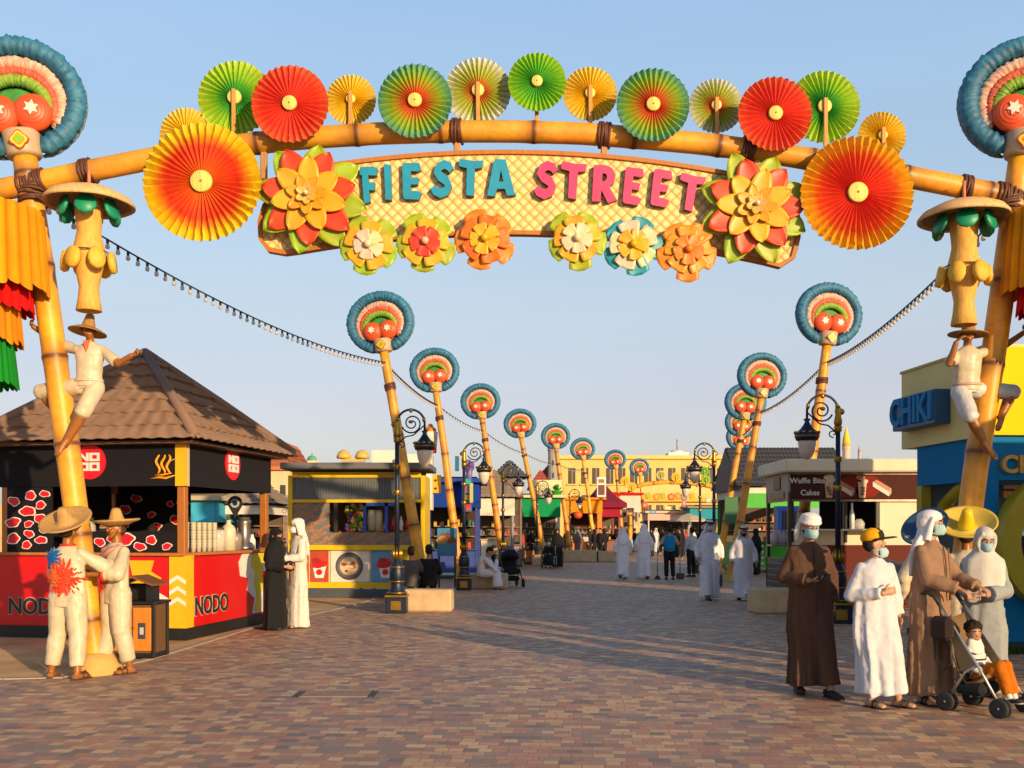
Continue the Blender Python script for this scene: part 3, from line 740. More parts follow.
# ---------------------------------------------------------------- the arch
D = 11.3
GP = 'bamboo posts with headdress ornaments along the street'
def arch_post(pb, pts, label, yaw, side):
    b = G(pb, HY+CH*F/D); t = thing('arch_post', label, 'arch post', b, 0)
    pw = [P(x, y, D)-b for x, y in pts]
    mb = MB(); mb.lathe([(.30, 0), (.29, .03), (.22, .16), (.17, .24), (0, .25)], mat('stone', (.50, .32, .13)), n=20, fl=lambda a, i: .05*sin(3*a)); mb.build('base', t)
    mb = MB(); bamboo(mb, [V((0, 0, 0))]+pw, .132, .132, 1.02, n=24, rnd=random.Random(side)); mb.build('bamboo_culm', t)
    v = pw[-1]-pw[-2]; an = math.degrees(math.atan2(v.x, v.z))
    ornament(t, M0=T(*pw[-1]) @ RZ(yaw) @ RY(an*1.0) @ S(.95, .95, .97))
    return t
arch_post(97, [(72, 480), (47, 300), (25, 158)], 'thick leaning bamboo post at the left foot of the arch with blue headdress on top', 14, 3)
arch_post(950, [(974, 480), (997, 330), (1021, 158)], 'thick leaning bamboo post at the right foot of the arch, beside the blue corner shop', -14, 4)
# beam
bp_ = [(-60, 208), (0, 190), (30, 184), (90, 171), (150, 159), (220, 147.5), (300, 138.5), (380, 133.5), (450, 131.5), (510, 131.5), (580, 133.5), (640, 138), (700, 143.5), (760, 151), (850, 166), (940, 183), (1024, 200), (1090, 216)]
BP = [P(x, y, D) for x, y in bp_]
bt = thing('arch_beam', 'long curved bamboo beam spanning the street at the top of the entrance arch', 'beam', V((0, D, 6.1)))
mb = MB(T(0, -D, -6.1)); bamboo(mb, BP, .120, .120, 1.05, n=24, rnd=random.Random(9), c=(.70, .31, .025)); mb.build('bamboo_culm', bt)
def beam_at(px):
    for a, b in zip(BP, BP[1:]):
        xa = CX+a.x*F/D; xb = CX+b.x*F/D
        if xa <= px <= xb: return a.lerp(b, (px-xa)/(xb-xa)), (b-a).normalized()
for px, tn, h in ((34, 8, .30), (88, 4, .13), (457, 4, .12), (604, 5, .14), (748, 5, .14), (965, 4, .12), (1008, 8, .30)):
    p, a = beam_at(px); mb = MB(T(0, -D, -6.1)); wrap(mb, p, a, .122, tn, h, rr=.018)
    if h > .25: wrap(mb, p+V((0, 0, -.14)), (0, .15, 1), .14, 6, .24, rr=.018)
    mb.build('rope_lashing', bt)

# pleated paper fans
def lerp3(a, b, t): return tuple(x*(1-t)+y*t for x, y in zip(a, b))
def ramp(stops, t):
    for (a, ca), (b, cb) in zip(stops, stops[1:]):
        if t <= b: return lerp3(ca, cb, max(0, (t-a)/(b-a)))
    return stops[-1][1]
Yw = (.82, .50, .04); Rd = (.72, .035, .02); Or = (.80, .22, .02); Gn = (.07, .38, .05); Lg = (.42, .58, .06); Cr = (.72, .66, .50); Te = (.05, .25, .32)
FK = {
 'green': [(0, (.02, .26, .06)), (.35, (.05, .34, .05)), (.6, (.26, .52, .05)), (1, (.45, .62, .10))],
 'red': [(0, (.72, .05, .03)), (.7, (.75, .045, .025)), (1, (.78, .12, .05))],
 'yellow': [(0, (.82, .40, .03)), (.5, (.84, .48, .04)), (1, (.85, .60, .16))],
 'redgreen': [(0, (.55, .04, .02)), (.3, (.62, .07, .03)), (.5, (.42, .30, .04)), (.7, (.28, .42, .05)), (.88, (.16, .38, .14)), (1, (.10, .30, .26))],
 'pale': [(0, (.62, .10, .05)), (.28, (.60, .14, .05)), (.45, (.40, .42, .06)), (.7, (.45, .50, .14)), (.85, (.55, .60, .40)), (1, (.66, .70, .60))],
 'smallgreen': [(0, (.05, .30, .05)), (.5, (.10, .42, .05)), (1, (.30, .56, .05))],
 'big': [(0, (.78, .20, .02)), (.35, (.80, .10, .02)), (.62, (.76, .05, .02)), (.74, (.80, .22, .02)), (.85, (.86, .50, .03)), (1, (.87, .58, .08))],
 'big2': [(0, (.74, .04, .02)), (.5, (.78, .05, .02)), (.68, (.80, .10, .02)), (.82, (.82, .32, .02)), (1, (.84, .42, .05))],
}
def fan(px, py, rp, kind, y, label, stick='front', hub=(.78, .60, .20), n=34, yaw=0, tilt=0, D_=D, r=None, hubr=None, grp='pleated paper fans along the top of the arch', parts=True):
    R = r or rp*(D_+y)/F; c = P(px, py, D_+y); rn = random.Random(int(px*7+py))
    t = thing('paper_fan', label, 'paper fan', c, yaw, grp)
    st = FK[kind]; mb = MB(RX(tilt)); N = n*2; ks = [.10, .25, .4, .52, .62, .7, .78, .86, .93, 1.0]
    vs = []; cs = []; fs = []
    a0 = rn.uniform(0, 1)
    for k in ks:
        for j in range(N):
            a = a0+2*pi*j/N+(rn.uniform(-.012, .012)*k); up = j % 2
            amp = .026*k*R/.6+.004; rr = R*k
            vs.append((rr*cos(a), (amp if up else -amp)*1.15-.10*R*(1-k)*0, rr*sin(a)))
            q = ramp(st, k+rn.uniform(-.03, .03)); sh = rn.uniform(.92, 1.06); cs.append(tuple(min(.85, z*sh*(1.14 if not up else .80)+(.03 if not up else 0)) for z in q))  # pleat light and shade painted in: front folds lighter, back folds darker
    for i in range(len(ks)-1):
        for j in range(N): fs.append((i*N+j, i*N+(j+1) % N, (i+1)*N+(j+1) % N, (i+1)*N+j))
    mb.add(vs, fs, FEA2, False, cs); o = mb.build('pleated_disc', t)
    s = o.modifiers.new('t', 'SOLIDIFY'); s.thickness = .006
    hr = hubr or .17*R if R > .45 else .19*R
    mb = MB(RX(tilt)); mb.lathe([(0, .0), (hr*.92, 0), (hr, -.006), (hr, -.05), (0, -.05)], mat('wood', hub), n=22, M=T(0, -.045, 0) @ RX(90))
    mb.lathe([(0, .0), (hr*.12, 0), (hr*.12, -.012), (0, -.012)], mat('wood', (.35, .2, .06)), n=8, M=T(0, -.047, 0) @ RX(90) @ T(0, 0, .004)); mb.build('hub', t)
    if stick:
        try: q, _ = beam_at(px)
        except Exception: q = c-V((0, 0, R))
        z0 = min(-.1, q.z-c.z) if D_ == D else -R-.15
        yy = (-.045*R/.6-.03) if stick == 'front' else .10
        mb = MB(); mb.box((0, yy, z0/2+.04), (.045, .03, -z0+.08), mat('wood', (.55, .30, .10)), bev=.005)
        if abs(y) > .05 and D_ == D: mb.box((0, (yy-y)/2, z0+.02), (.04, abs(y)+abs(yy)*.5, .04), mat('wood', (.55, .30, .10)))
        mb.build('stick', t)
    return t
FB, BB = -.24, .26
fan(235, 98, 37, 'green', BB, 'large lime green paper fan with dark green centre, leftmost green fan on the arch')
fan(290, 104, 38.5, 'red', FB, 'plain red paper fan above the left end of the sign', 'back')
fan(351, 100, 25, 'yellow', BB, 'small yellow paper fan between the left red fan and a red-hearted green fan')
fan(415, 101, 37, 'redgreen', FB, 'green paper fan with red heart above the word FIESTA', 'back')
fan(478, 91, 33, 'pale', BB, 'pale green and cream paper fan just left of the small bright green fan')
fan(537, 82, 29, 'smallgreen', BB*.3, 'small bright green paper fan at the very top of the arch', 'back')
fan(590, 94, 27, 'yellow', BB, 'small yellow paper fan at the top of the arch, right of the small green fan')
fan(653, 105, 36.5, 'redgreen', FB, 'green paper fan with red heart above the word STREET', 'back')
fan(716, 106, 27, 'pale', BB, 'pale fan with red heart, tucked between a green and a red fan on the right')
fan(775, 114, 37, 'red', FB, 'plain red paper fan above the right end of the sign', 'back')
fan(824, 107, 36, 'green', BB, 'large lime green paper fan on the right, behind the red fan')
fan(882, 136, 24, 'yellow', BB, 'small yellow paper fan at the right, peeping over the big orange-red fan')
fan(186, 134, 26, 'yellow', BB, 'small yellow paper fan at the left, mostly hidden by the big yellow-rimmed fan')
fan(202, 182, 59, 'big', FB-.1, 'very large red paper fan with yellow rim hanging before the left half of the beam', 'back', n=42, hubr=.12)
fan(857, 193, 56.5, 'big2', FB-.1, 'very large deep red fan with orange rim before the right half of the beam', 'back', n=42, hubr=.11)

# sign board
def yt(x): return 150.5+(x-505)**2*4.3e-4
def yb(x): return 235+(x-505)**2*4.3e-4
SY = D-.06
sg = thing('arch_sign', 'curved woven sign board reading FIESTA STREET, hung beneath the bamboo beam', 'sign', V((0, SY, 5)))
def weave_mat():
    m, nt, b = newmat('woven'); L = nt.links; tc = nt.nodes.new('ShaderNodeTexCoord')
    mp = nt.nodes.new('ShaderNodeMapping'); mp.inputs['Rotation'].default_value = (0, rad(45), 0); L.new(tc.outputs['Object'], mp.inputs[0])
    sx = nt.nodes.new('ShaderNodeSeparateXYZ'); L.new(mp.outputs[0], sx.inputs[0])
    def M_(op, a, b2=None):
        n = nt.nodes.new('ShaderNodeMath'); n.operation = op
        for i, q in enumerate((a, b2)):
            if q is None: continue
            if isinstance(q, (int, float)): n.inputs[i].default_value = q
            else: L.new(q, n.inputs[i])
        return n.outputs[0]
    k = 11.5
    u = M_('MULTIPLY', sx.outputs['X'], k); v = M_('MULTIPLY', sx.outputs['Z'], k)
    fu = M_('FRACT', u); fv = M_('FRACT', v); iu = M_('FLOOR', u); iv = M_('FLOOR', v)
    par = M_('MODULO', M_('ABSOLUTE', M_('ADD', iu, iv)), 2.0)
    su = M_('SINE', M_('MULTIPLY', fu, pi)); sv = M_('SINE', M_('MULTIPLY', fv, pi))
    hu = M_('MULTIPLY', M_('POWER', su, .4), M_('ADD', .5, M_('MULTIPLY', sv, .5))); hv = M_('MULTIPLY', M_('POWER', sv, .4), M_('ADD', .5, M_('MULTIPLY', su, .5)))
    mx = nt.nodes.new('ShaderNodeMix'); L.new(par, mx.inputs[0]); L.new(hu, mx.inputs[2]); L.new(hv, mx.inputs[3])
    wn = nt.nodes.new('ShaderNodeTexWhiteNoise'); cb = nt.nodes.new('ShaderNodeCombineXYZ'); L.new(iu, cb.inputs[0]); L.new(iv, cb.inputs[1]); L.new(cb.outputs[0], wn.inputs[0])
    cr = nt.nodes.new('ShaderNodeValToRGB'); e = cr.color_ramp.elements; e[0].color = (.48, .29, .09, 1); e[1].color = (.80, .58, .24, 1); e[0].position = .1; e[1].position = .8
    L.new(M_('MULTIPLY', mx.outputs[0], M_('ADD', .72, M_('MULTIPLY', wn.outputs[0], .3))), cr.inputs[0]); L.new(cr.outputs[0], b.inputs['Base Color'])
    bp = nd(nt, 'ShaderNodeBump'); bp.inputs['Strength'].default_value = .8; bp.inputs['Distance'].default_value = .02; L.new(mx.outputs[0], bp.inputs['Height']); L.new(bp.outputs[0], b.inputs['Normal'])
    b.inputs['Roughness'].default_value = .6
    return m
def board_outline(ins=0):
    s_ = SY/F
    o = []
    xs = [276+ins*1.5+(714-276-0)*0+i*(760-276-ins*1.2)/40 for i in range(41)]
    top = [(x, yt(x)+ins) for x in xs]
    rx = 798-ins
    right = [(785-ins, yt(785)+ins*1.3+6), (799-ins, 213), (800-ins, 238), (795-ins, 258-ins*.3), (780-ins*.5, 268-ins*.9)]
    bot = [(x, yb(x)-ins) for x in [765-i*(765-300)/40 for i in range(41)]]
    left = [(285, 255-ins), (268+ins*.6, 252-ins), (259+ins, 240), (258+ins, 222), (263+ins, 205), (275+ins, 192), (279+ins, 182)]
    return [(X(x, SY), Z(y, SY)-5) for x, y in top+right+bot+left]
ob = board_outline(0); ib = board_outline(4.2)
mb = MB(); mb.prism(ib, .05, weave_mat()); mb.build('woven_panel', sg)
mb = MB(T(0, -.03, 0)); mb.prism([ob, ib], .10, mat('wood', (.42, .16, .04))); mb.build('rim', sg)
for px in (264, 457, 604, 757):
    q, _ = beam_at(px); mb = MB(); z1 = Z(yt(px)-2, SY)-5
    mb.box((q.x, .06, (q.z-5+z1)/2), (.07, .07, abs(q.z-5-z1)+.1), mat('wood', (.45, .24, .10)), bev=.01); mb.build('hanger', sg)
GL = {
 'F': [[(.08, 0), (.38, .03), (.37, .36), (.60, .34), (.66, .56), (.38, .57), (.39, .77), (.76, .74), (.82, .95), (.60, 1.0), (.03, 1.01), (.0, .80), (.1, .78)]],
 'I': [[(.10, .02), (.42, 0), (.44, .97), (.08, 1.0)]],
 'E': [[(.06, .06), (.12, 0), (.66, -.02), (.78, .16), (.60, .22), (.37, .22), (.37, .40), (.64, .40), (.68, .58), (.37, .60), (.38, .77), (.66, .76), (.78, .80), (.72, .99), (.10, 1.0), (.05, .95)]],
 'T': [[(.28, .02), (.56, 0), (.58, .76), (.84, .78), (.88, .98), (.50, .97), (.0, 1.02), (-.02, .82), (.28, .76)]],
 'A': [[(.0, .02), (.25, 0), (.33, .20), (.58, .19), (.64, 0), (.93, .02), (.88, .12), (.64, 1.0), (.30, 1.02), (.24, .92)], [(.39, .39), (.54, .39), (.47, .72)]],
 'R': [[(.08, 0), (.36, .01), (.37, .33), (.62, -.02), (.92, .08), (.62, .44), (.78, .55), (.82, .78), (.68, .95), (.45, 1.02), (.06, 1.0)], [(.36, .54), (.48, .58), (.54, .68), (.50, .78), (.37, .79)]],
}
def s_glyph():
    c = [(.74, .74), (.64, .86), (.45, .90), (.28, .82), (.22, .68), (.34, .56), (.56, .46), (.66, .32), (.58, .16), (.38, .10), (.18, .16), (.08, .26)]
    wd = [.10, .13, .13, .14, .14, .14, .14, .14, .14, .14, .13, .10]; a = []; b = []
    for i, p in enumerate(c):
        q0 = c[max(0, i-1)]; q1 = c[min(len(c)-1, i+1)]; tx, tz = q1[0]-q0[0], q1[1]-q0[1]; l = math.hypot(tx, tz); n = (-tz/l*wd[i]*.95, tx/l*wd[i]*.95)
        a.append((p[0]+n[0], p[1]+n[1])); b.append((p[0]-n[0], p[1]-n[1]))
    return [a+b[::-1]]
GL['S'] = s_glyph()
TEAL = mat('paint', (.02, .27, .44)); PINK = mat('paint', (.80, .06, .17)); DKS = mat('paint', (.10, .06, .03))
for ch, px, py, wd, rot, m_ in (('F', 371, 187, 21, 5, TEAL), ('I', 392, 184, 24, 2, TEAL), ('E', 413, 183, 24, 1, TEAL), ('S', 443, 181, 25, -3, TEAL), ('T', 471, 180, 25, -1, TEAL), ('A', 500, 180, 28, 2, TEAL),
     ('S', 546, 182, 26, -3, PINK), ('T', 573, 183, 26, -3, PINK), ('R', 603, 186, 27, -4, PINK), ('E', 633, 188, 24, -6, PINK), ('E', 661, 190, 24, -7, PINK), ('T', 690, 195, 26, -8, PINK)):
    h = 36*SY/F; k = (wd-3.5)*SY/F/.8 if ch != 'I' else 19*SY/F
    mb = MB(T(X(px, SY), -.075, Z(py, SY)-5) @ RY(-rot) @ S(k, 1, h) @ T(-.43, 0, -.5)); mb.prism(GL[ch], .07, m_, m2=DKS if m_ is PINK else mat('paint', (.02, .08, .11)))
    mb.build('letter', sg)

# flowers
def petal(mb, L, W, c, M, cup=.25, lift=0, shape='point', m=None, tip=None):
    nu, nv = 9, 6; vs = []; fs = []; cs = []
    for i in range(nu+1):
        t = i/nu
        if shape == 'point': w_ = W*max(0, sin(pi*min(1, t**.95*.97+.03)))**.62
        else: w_ = W*(.45+.75*t)*(1 if t < .8 else math.sqrt(max(0, 1-((t-.8)/.205)**2)))
        for j in range(nv+1):
            e = -1+2*j/nv
            vs.append((e*w_, -cup*W*(e*e)*(1-.5*t)+(-lift*L*t*t)-.04*L*sin(t*pi), L*t)); q = 1.0
            cs.append(c if not tip else lerp3(c, tip, t))
    for i in range(nu):
        for j in range(nv): a = i*(nv+1)+j; fs.append((a, a+1, a+nv+2, a+nv+1))
    mb.add(vs, fs, m or PA, True, cs, M=M)
def flower(px, py, layers, center, label, name='sign_flower', y=-.10, rot=0, grp='flowers fixed along the lower edge of the sign', D_=None, sc=1):
    d = D_ or SY; c = P(px, py, d); c.y += y
    t = thing(name, label, 'flower', c, 0, grp)
    for li, (n, L, W, colr, lift, shape, off) in enumerate(layers):
        for i in range(n):
            a = rot+off+360*i/n; rn = random.Random(li*50+i+int(px)); mb = MB()
            cc = tuple(z*rn.uniform(.88, 1.08) for z in colr)
            petal(mb, L*sc*rn.uniform(.95, 1.05), W*sc, cc, T(0, -.030*(li+1)*(1.4 if n > 5 else 1)+rn.uniform(-.006, .006), 0) @ RY(a) @ RX(rn.uniform(-3, 3)) @ T(0, 0, L*.10*sc), lift=lift, shape=shape, cup=.16)
            o = mb.build('petal', t); s_ = o.modifiers.new('t', 'SOLIDIFY'); s_.thickness = .008
    mb = MB(); mb.ell((0, -.030*len(layers)*(1.4 if layers[0][0] > 5 else 1)-.04, 0), (layers[-1][2]*.55*sc, .04, layers[-1][2]*.55*sc), mat('paint', center)); mb.build('flower_centre', t)
    return t
LG = (.36, .46, .04); RO = (.66, .075, .03); YL = (.74, .42, .03); YO = (.74, .36, .03); PK = (.75, .42, .28)
BIG = [(8, .58, .165, LG, .0, 'point', 10), (7, .50, .150, RO, .05, 'point', 26), (7, .385, .118, YL, .09, 'point', 2), (7, .21, .070, YO, .18, 'point', 28), (6, .11, .045, (.72, .42, .12), .25, 'point', 0)]
flower(312, 203, BIG, (.8, .72, .55), 'huge layered flower of yellow, red and lime petals at the left end of the sign', name='giant_flower', grp='giant layered flowers on the sign')
flower(750, 213, BIG, (.85, .85, .85), 'huge layered flower of yellow, red and lime petals at the right end of the sign', name='giant_flower', rot=14, grp='giant layered flowers on the sign')
def small(px, py, a, b, c, ce, label, rot=0):
    flower(px, py, [(5, .305, .125, a, -.03, 'round', 36), (5, .245, .118, b, -.02, 'round', 0), (5, .155, .078, c, .03, 'round', 36)], ce, label, rot=rot, y=-.13)
CRM = (.80, .62, .42); TL2 = (.05, .30, .40); OR2 = (.80, .25, .04)
small(371, 250, LG, YL, CRM, CRM, 'lime and yellow flower with cream heart, first of the small flowers under FIESTA', 10)
small(427, 247, LG, YL, (.75, .07, .04), (.78, .45, .30), 'lime and yellow flower with bright red heart, between a cream-hearted and an orange flower', 8)
small(485, 244, OR2, (.78, .17, .03), YL, YL, 'orange flower with yellow heart under the A of FIESTA', 14)
small(576, 244, LG, YL, CRM, CRM, 'lime and yellow flower with cream heart, first of the small flowers under STREET', -8)
small(631, 250, TL2, (.72, .62, .42), YL, YL, 'teal and cream flower with yellow heart, the only blue one on the sign', -12)
small(685, 255, OR2, YO, (.82, .22, .04), (.82, .22, .04), 'yellow and orange flower with deep orange heart, beside the right giant flower', 0)

# hanging thatch chimes
def chime(px, py0, d, label, flip=1):
    c = P(px, py0, d); t = thing('hanging_ornament', label, 'ornament', c, 0, 'hourglass ornaments hung from the arch')
    k = d/F
    th = (.60, .38, .12)
    mb = MB(); s0 = len(mb.v)
    mb.lathe([(0, 0), (10*k, -.5*k), (26*k, -4*k), (38*k, -10*k), (43*k, -16*k), (43*k, -19*k), (38*k, -17*k), (20*k, -14*k), (0, -13*k)], THA, n=36, fl=lambda a, i: .02*sin(5*a))
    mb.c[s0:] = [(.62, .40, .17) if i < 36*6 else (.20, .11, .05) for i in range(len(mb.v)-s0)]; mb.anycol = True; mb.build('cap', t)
    mb = MB(); s0 = len(mb.v)
    prof = [(14, -13), (13.5, -25), (12, -40), (11.5, -46), (13, -54), (16, -66), (16.5, -68), (14, -78), (10.5, -95), (9.5, -101), (10.5, -112), (12.5, -124), (11.5, -124.5), (8, -110)]
    mb.lathe([(a*k, b*k) for a, b in prof], THA, n=30, fl=lambda a, i: .02*sin(14*a))
    mb.c[s0:] = [(.66, .36, .07)]*(len(mb.v)-s0); mb.anycol = True; mb.build('woven_body', t)
    for i in range(6):
        a = 2*pi*i/6+.5+flip*.3; mb = MB()
        mb.lathe([(0, -.02), (.11, -.02), (.12, 0), (.11, .02), (0, .02)], mat('paint', (.03, .28, .16)), n=10, M=T(26*k*cos(a), 26*k*sin(a), -24*k) @ RZ(math.degrees(a)) @ RY(75)); mb.build('green_tab', t)
    for i in range(6):
        a = 2*pi*i/6+.2*flip; mb = MB()
        mb.lathe([(0, -.035), (.10, -.035), (.115, 0), (.10, .035), (0, .035)], mat('wood', (.72, .45, .10)), n=14, M=T(22*k*cos(a), 22*k*sin(a), -75*k) @ RZ(math.degrees(a)) @ RY(82) @ S(1.1, .85, 1)); mb.build('gourd_disc', t)
    mb = MB(); mb.tube([(19*k*cos(2*pi*i/24), 19*k*sin(2*pi*i/24), -66*k) for i in range(24)], .008, mat('iron', (.08, .05, .03)), n=5, closed=True); mb.build('hoop', t)
    mb = MB(); mb.tube([(0, 0, 0), (0, 0, .22)], .02, mat('wood', (.6, .22, .12)), n=6); mb.build('hanging_cord', t)
chime(89, 187, 11.05, 'straw hourglass ornament with green tabs hanging from the left part of the arch')
chime(964, 201, 11.05, 'straw hourglass ornament with green tabs hanging from the right part of the arch', -1)
# feather cascades
def cascade(px, d, label, s_):
    c = P(px, 210, d); t = thing('feather_cascade', label, 'ornament', c, 0, 'feathered cascades hung from the arch posts'); k = d/F
    tiers = [(0, 78, 52, 58, (.84, .36, .02)), (66, 98, 40, 44, (.62, .02, .02)), (90, 130, 30, 34, (.84, .28, .02)), (125, 172, 24, 30, (.01, .24, .04))]
    for z0, z1, r0, r1, cc in tiers:
        mb = MB(); n = 26; q_ = 6; N = n*q_; rows = 7; vs = []; fs = []; cs = []; rn = random.Random(z0+7); fc = [rn.uniform(.82, 1.12) for _ in range(n)]; fb = [rn.uniform(-2.5, 2.5) for _ in range(n)]
        for r_ in range(rows+1):
            tt = r_/rows
            for j_ in range(N):
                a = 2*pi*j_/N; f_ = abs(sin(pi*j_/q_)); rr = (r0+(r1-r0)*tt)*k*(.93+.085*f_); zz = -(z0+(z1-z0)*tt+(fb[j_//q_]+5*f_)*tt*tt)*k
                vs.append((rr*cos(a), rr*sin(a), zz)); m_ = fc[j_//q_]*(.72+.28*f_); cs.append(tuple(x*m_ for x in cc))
        for r_ in range(rows):
            for j_ in range(N): fs.append((r_*N+j_, r_*N+(j_+1) % N, (r_+1)*N+(j_+1) % N, (r_+1)*N+j_))
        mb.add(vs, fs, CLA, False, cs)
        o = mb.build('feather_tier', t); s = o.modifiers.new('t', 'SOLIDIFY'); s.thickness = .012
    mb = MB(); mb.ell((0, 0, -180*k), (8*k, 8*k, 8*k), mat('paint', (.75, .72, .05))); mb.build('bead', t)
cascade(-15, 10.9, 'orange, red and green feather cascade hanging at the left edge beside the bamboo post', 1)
cascade(1066, 10.9, 'feather cascade at the right edge behind the bamboo post', 2)
# ---------------------------------------------------------------- street posts
posts = [
 (427, 23.0, (384, 352), 'tall leaning bamboo post with blue headdress, nearest on the left side of the street'),
 (461, 31.6, (436, 392), 'leaning bamboo post with blue headdress, second on the left side, behind the blue stall'),
 (504, 39.5, (482, 419), 'leaning bamboo post with blue headdress, third on the left, before the tiled stall'),
 (546, 48, (521, 438), 'leaning bamboo post with blue headdress, fourth on the left, over the green stall'),
 (571, 54, (556, 449), 'leaning bamboo post with blue headdress, fifth on the left, near the grey tower'),
 (597, 63, (583, 460), 'leaning bamboo post with blue headdress, sixth on the left, before the yellow building'),
 (624, 72, (616, 469), 'distant bamboo post with blue headdress above the maroon tent'),
 (646, 79, (640, 476), 'distant bamboo post with blue headdress above the red-topped menu sign'),
 (619, 100, (614, 483), 'very distant bamboo post, its headdress just under the one above the maroon tent'),
 (634, 96, (632, 480), 'very distant bamboo post, its headdress half hidden by the one above the menu sign'),
 (790, 22.6, (827, 345), 'tall leaning bamboo post with blue headdress, nearest on the right side of the street'),
 (729, 31, (761, 398), 'leaning bamboo post with blue headdress, second on the right side of the street'),
 (718, 38, (744, 420), 'leaning bamboo post on the right, its headdress half behind the second one'),
 (712, 46, (740, 437), 'leaning bamboo post on the right, third headdress down in the overlapping row'),
 (708, 54, (739, 450), 'leaning bamboo post on the right, lowest headdress in the overlapping row'),
]
proto = None
POSTS = []
for i, (pb, d, tp, lab) in enumerate(posts):
    POSTS.append(post(pb, d, tp, lab, 'bamboo posts with headdress ornaments lining the street', seed=i+10, yaw=4 if tp[0] > 700 else -2))

# ---------------------------------------------------------------- string lights
def cable_pt(a, b, sag, t): p = a.lerp(b, t); p.z -= sag*4*t*(1-t); return p
def light_string(anch, label, n1, sag, bulbs):
    t = thing('string_lights', label, 'string lights', anch[0], 0, 'strings of festoon bulbs over the street'); o0 = anch[0]
    mb = MB(T(*(-o0))); pts = []
    for i, (a, b) in enumerate(zip(anch, anch[1:])):
        pts += [cable_pt(a, b, sag[i], k/20) for k in range(20+(i == len(anch)-2))]
    mb.tube(pts, .012, mat('rubber', (.03, .03, .03)), n=5); mb.build('cable', t)
    bm_ = glassmat((.55, .5, .45), .75); k_ = mat('rubber', (.02, .02, .02)); first = None; cnt = 0; rest = MB(T(*(-o0)))
    for i, (a, b) in enumerate(zip(anch, anch[1:])):
        L = (b-a).length; n = int(L/.22)
        for j in range(1, n):
            p = cable_pt(a, b, sag[i], j/n)
            if i == 0 and cnt < 96:
                if first is None:
                    q = MB(); q.tube([(0, 0, 0), (0, 0, -.05)], .018, k_, n=7); q.lathe([(.012, -.045), (.022, -.06), (.030, -.085), (.026, -.11), (0, -.122)], bm_, n=9)
                    first = q.build('bulb', t); f = first
                else: f = first.copy(); col.objects.link(f)
                f.location = p-o0; cnt += 1
            elif j % 2 == 0 or i < 2:
                rest.tube([p, p+V((0, 0, -.05))], .018, k_, n=5); rest.lathe([(.012, -.045), (.03, -.08), (0, -.12)], bm_, n=6, M=T(*p))
    if rest.v: o = rest.build('bulbs', t); o['kind'] = 'stuff'
def atp(i, z=.86):
    pb, d, tp, _ = posts[i]; b = G(pb, HY+CH*F/d); q = P(tp[0], tp[1], d); return b.lerp(q, z)+V((0, -.13, 0))
light_string([P(36, 196, 11.1), atp(0, .955), atp(1, .93), atp(2, .92), atp(3, .88), atp(4, .86), atp(5, .9)], 'festoon string running from the arch back along the left row of bamboo posts', 0, [.30, .12, .12, .12, .12, .12], 0)
light_string([P(1003, 210, 11.1), atp(10, .93), atp(11, .92), atp(12, .9)], 'festoon string running from the arch back along the right row of bamboo posts', 0, [.22, .15, .12], 0)

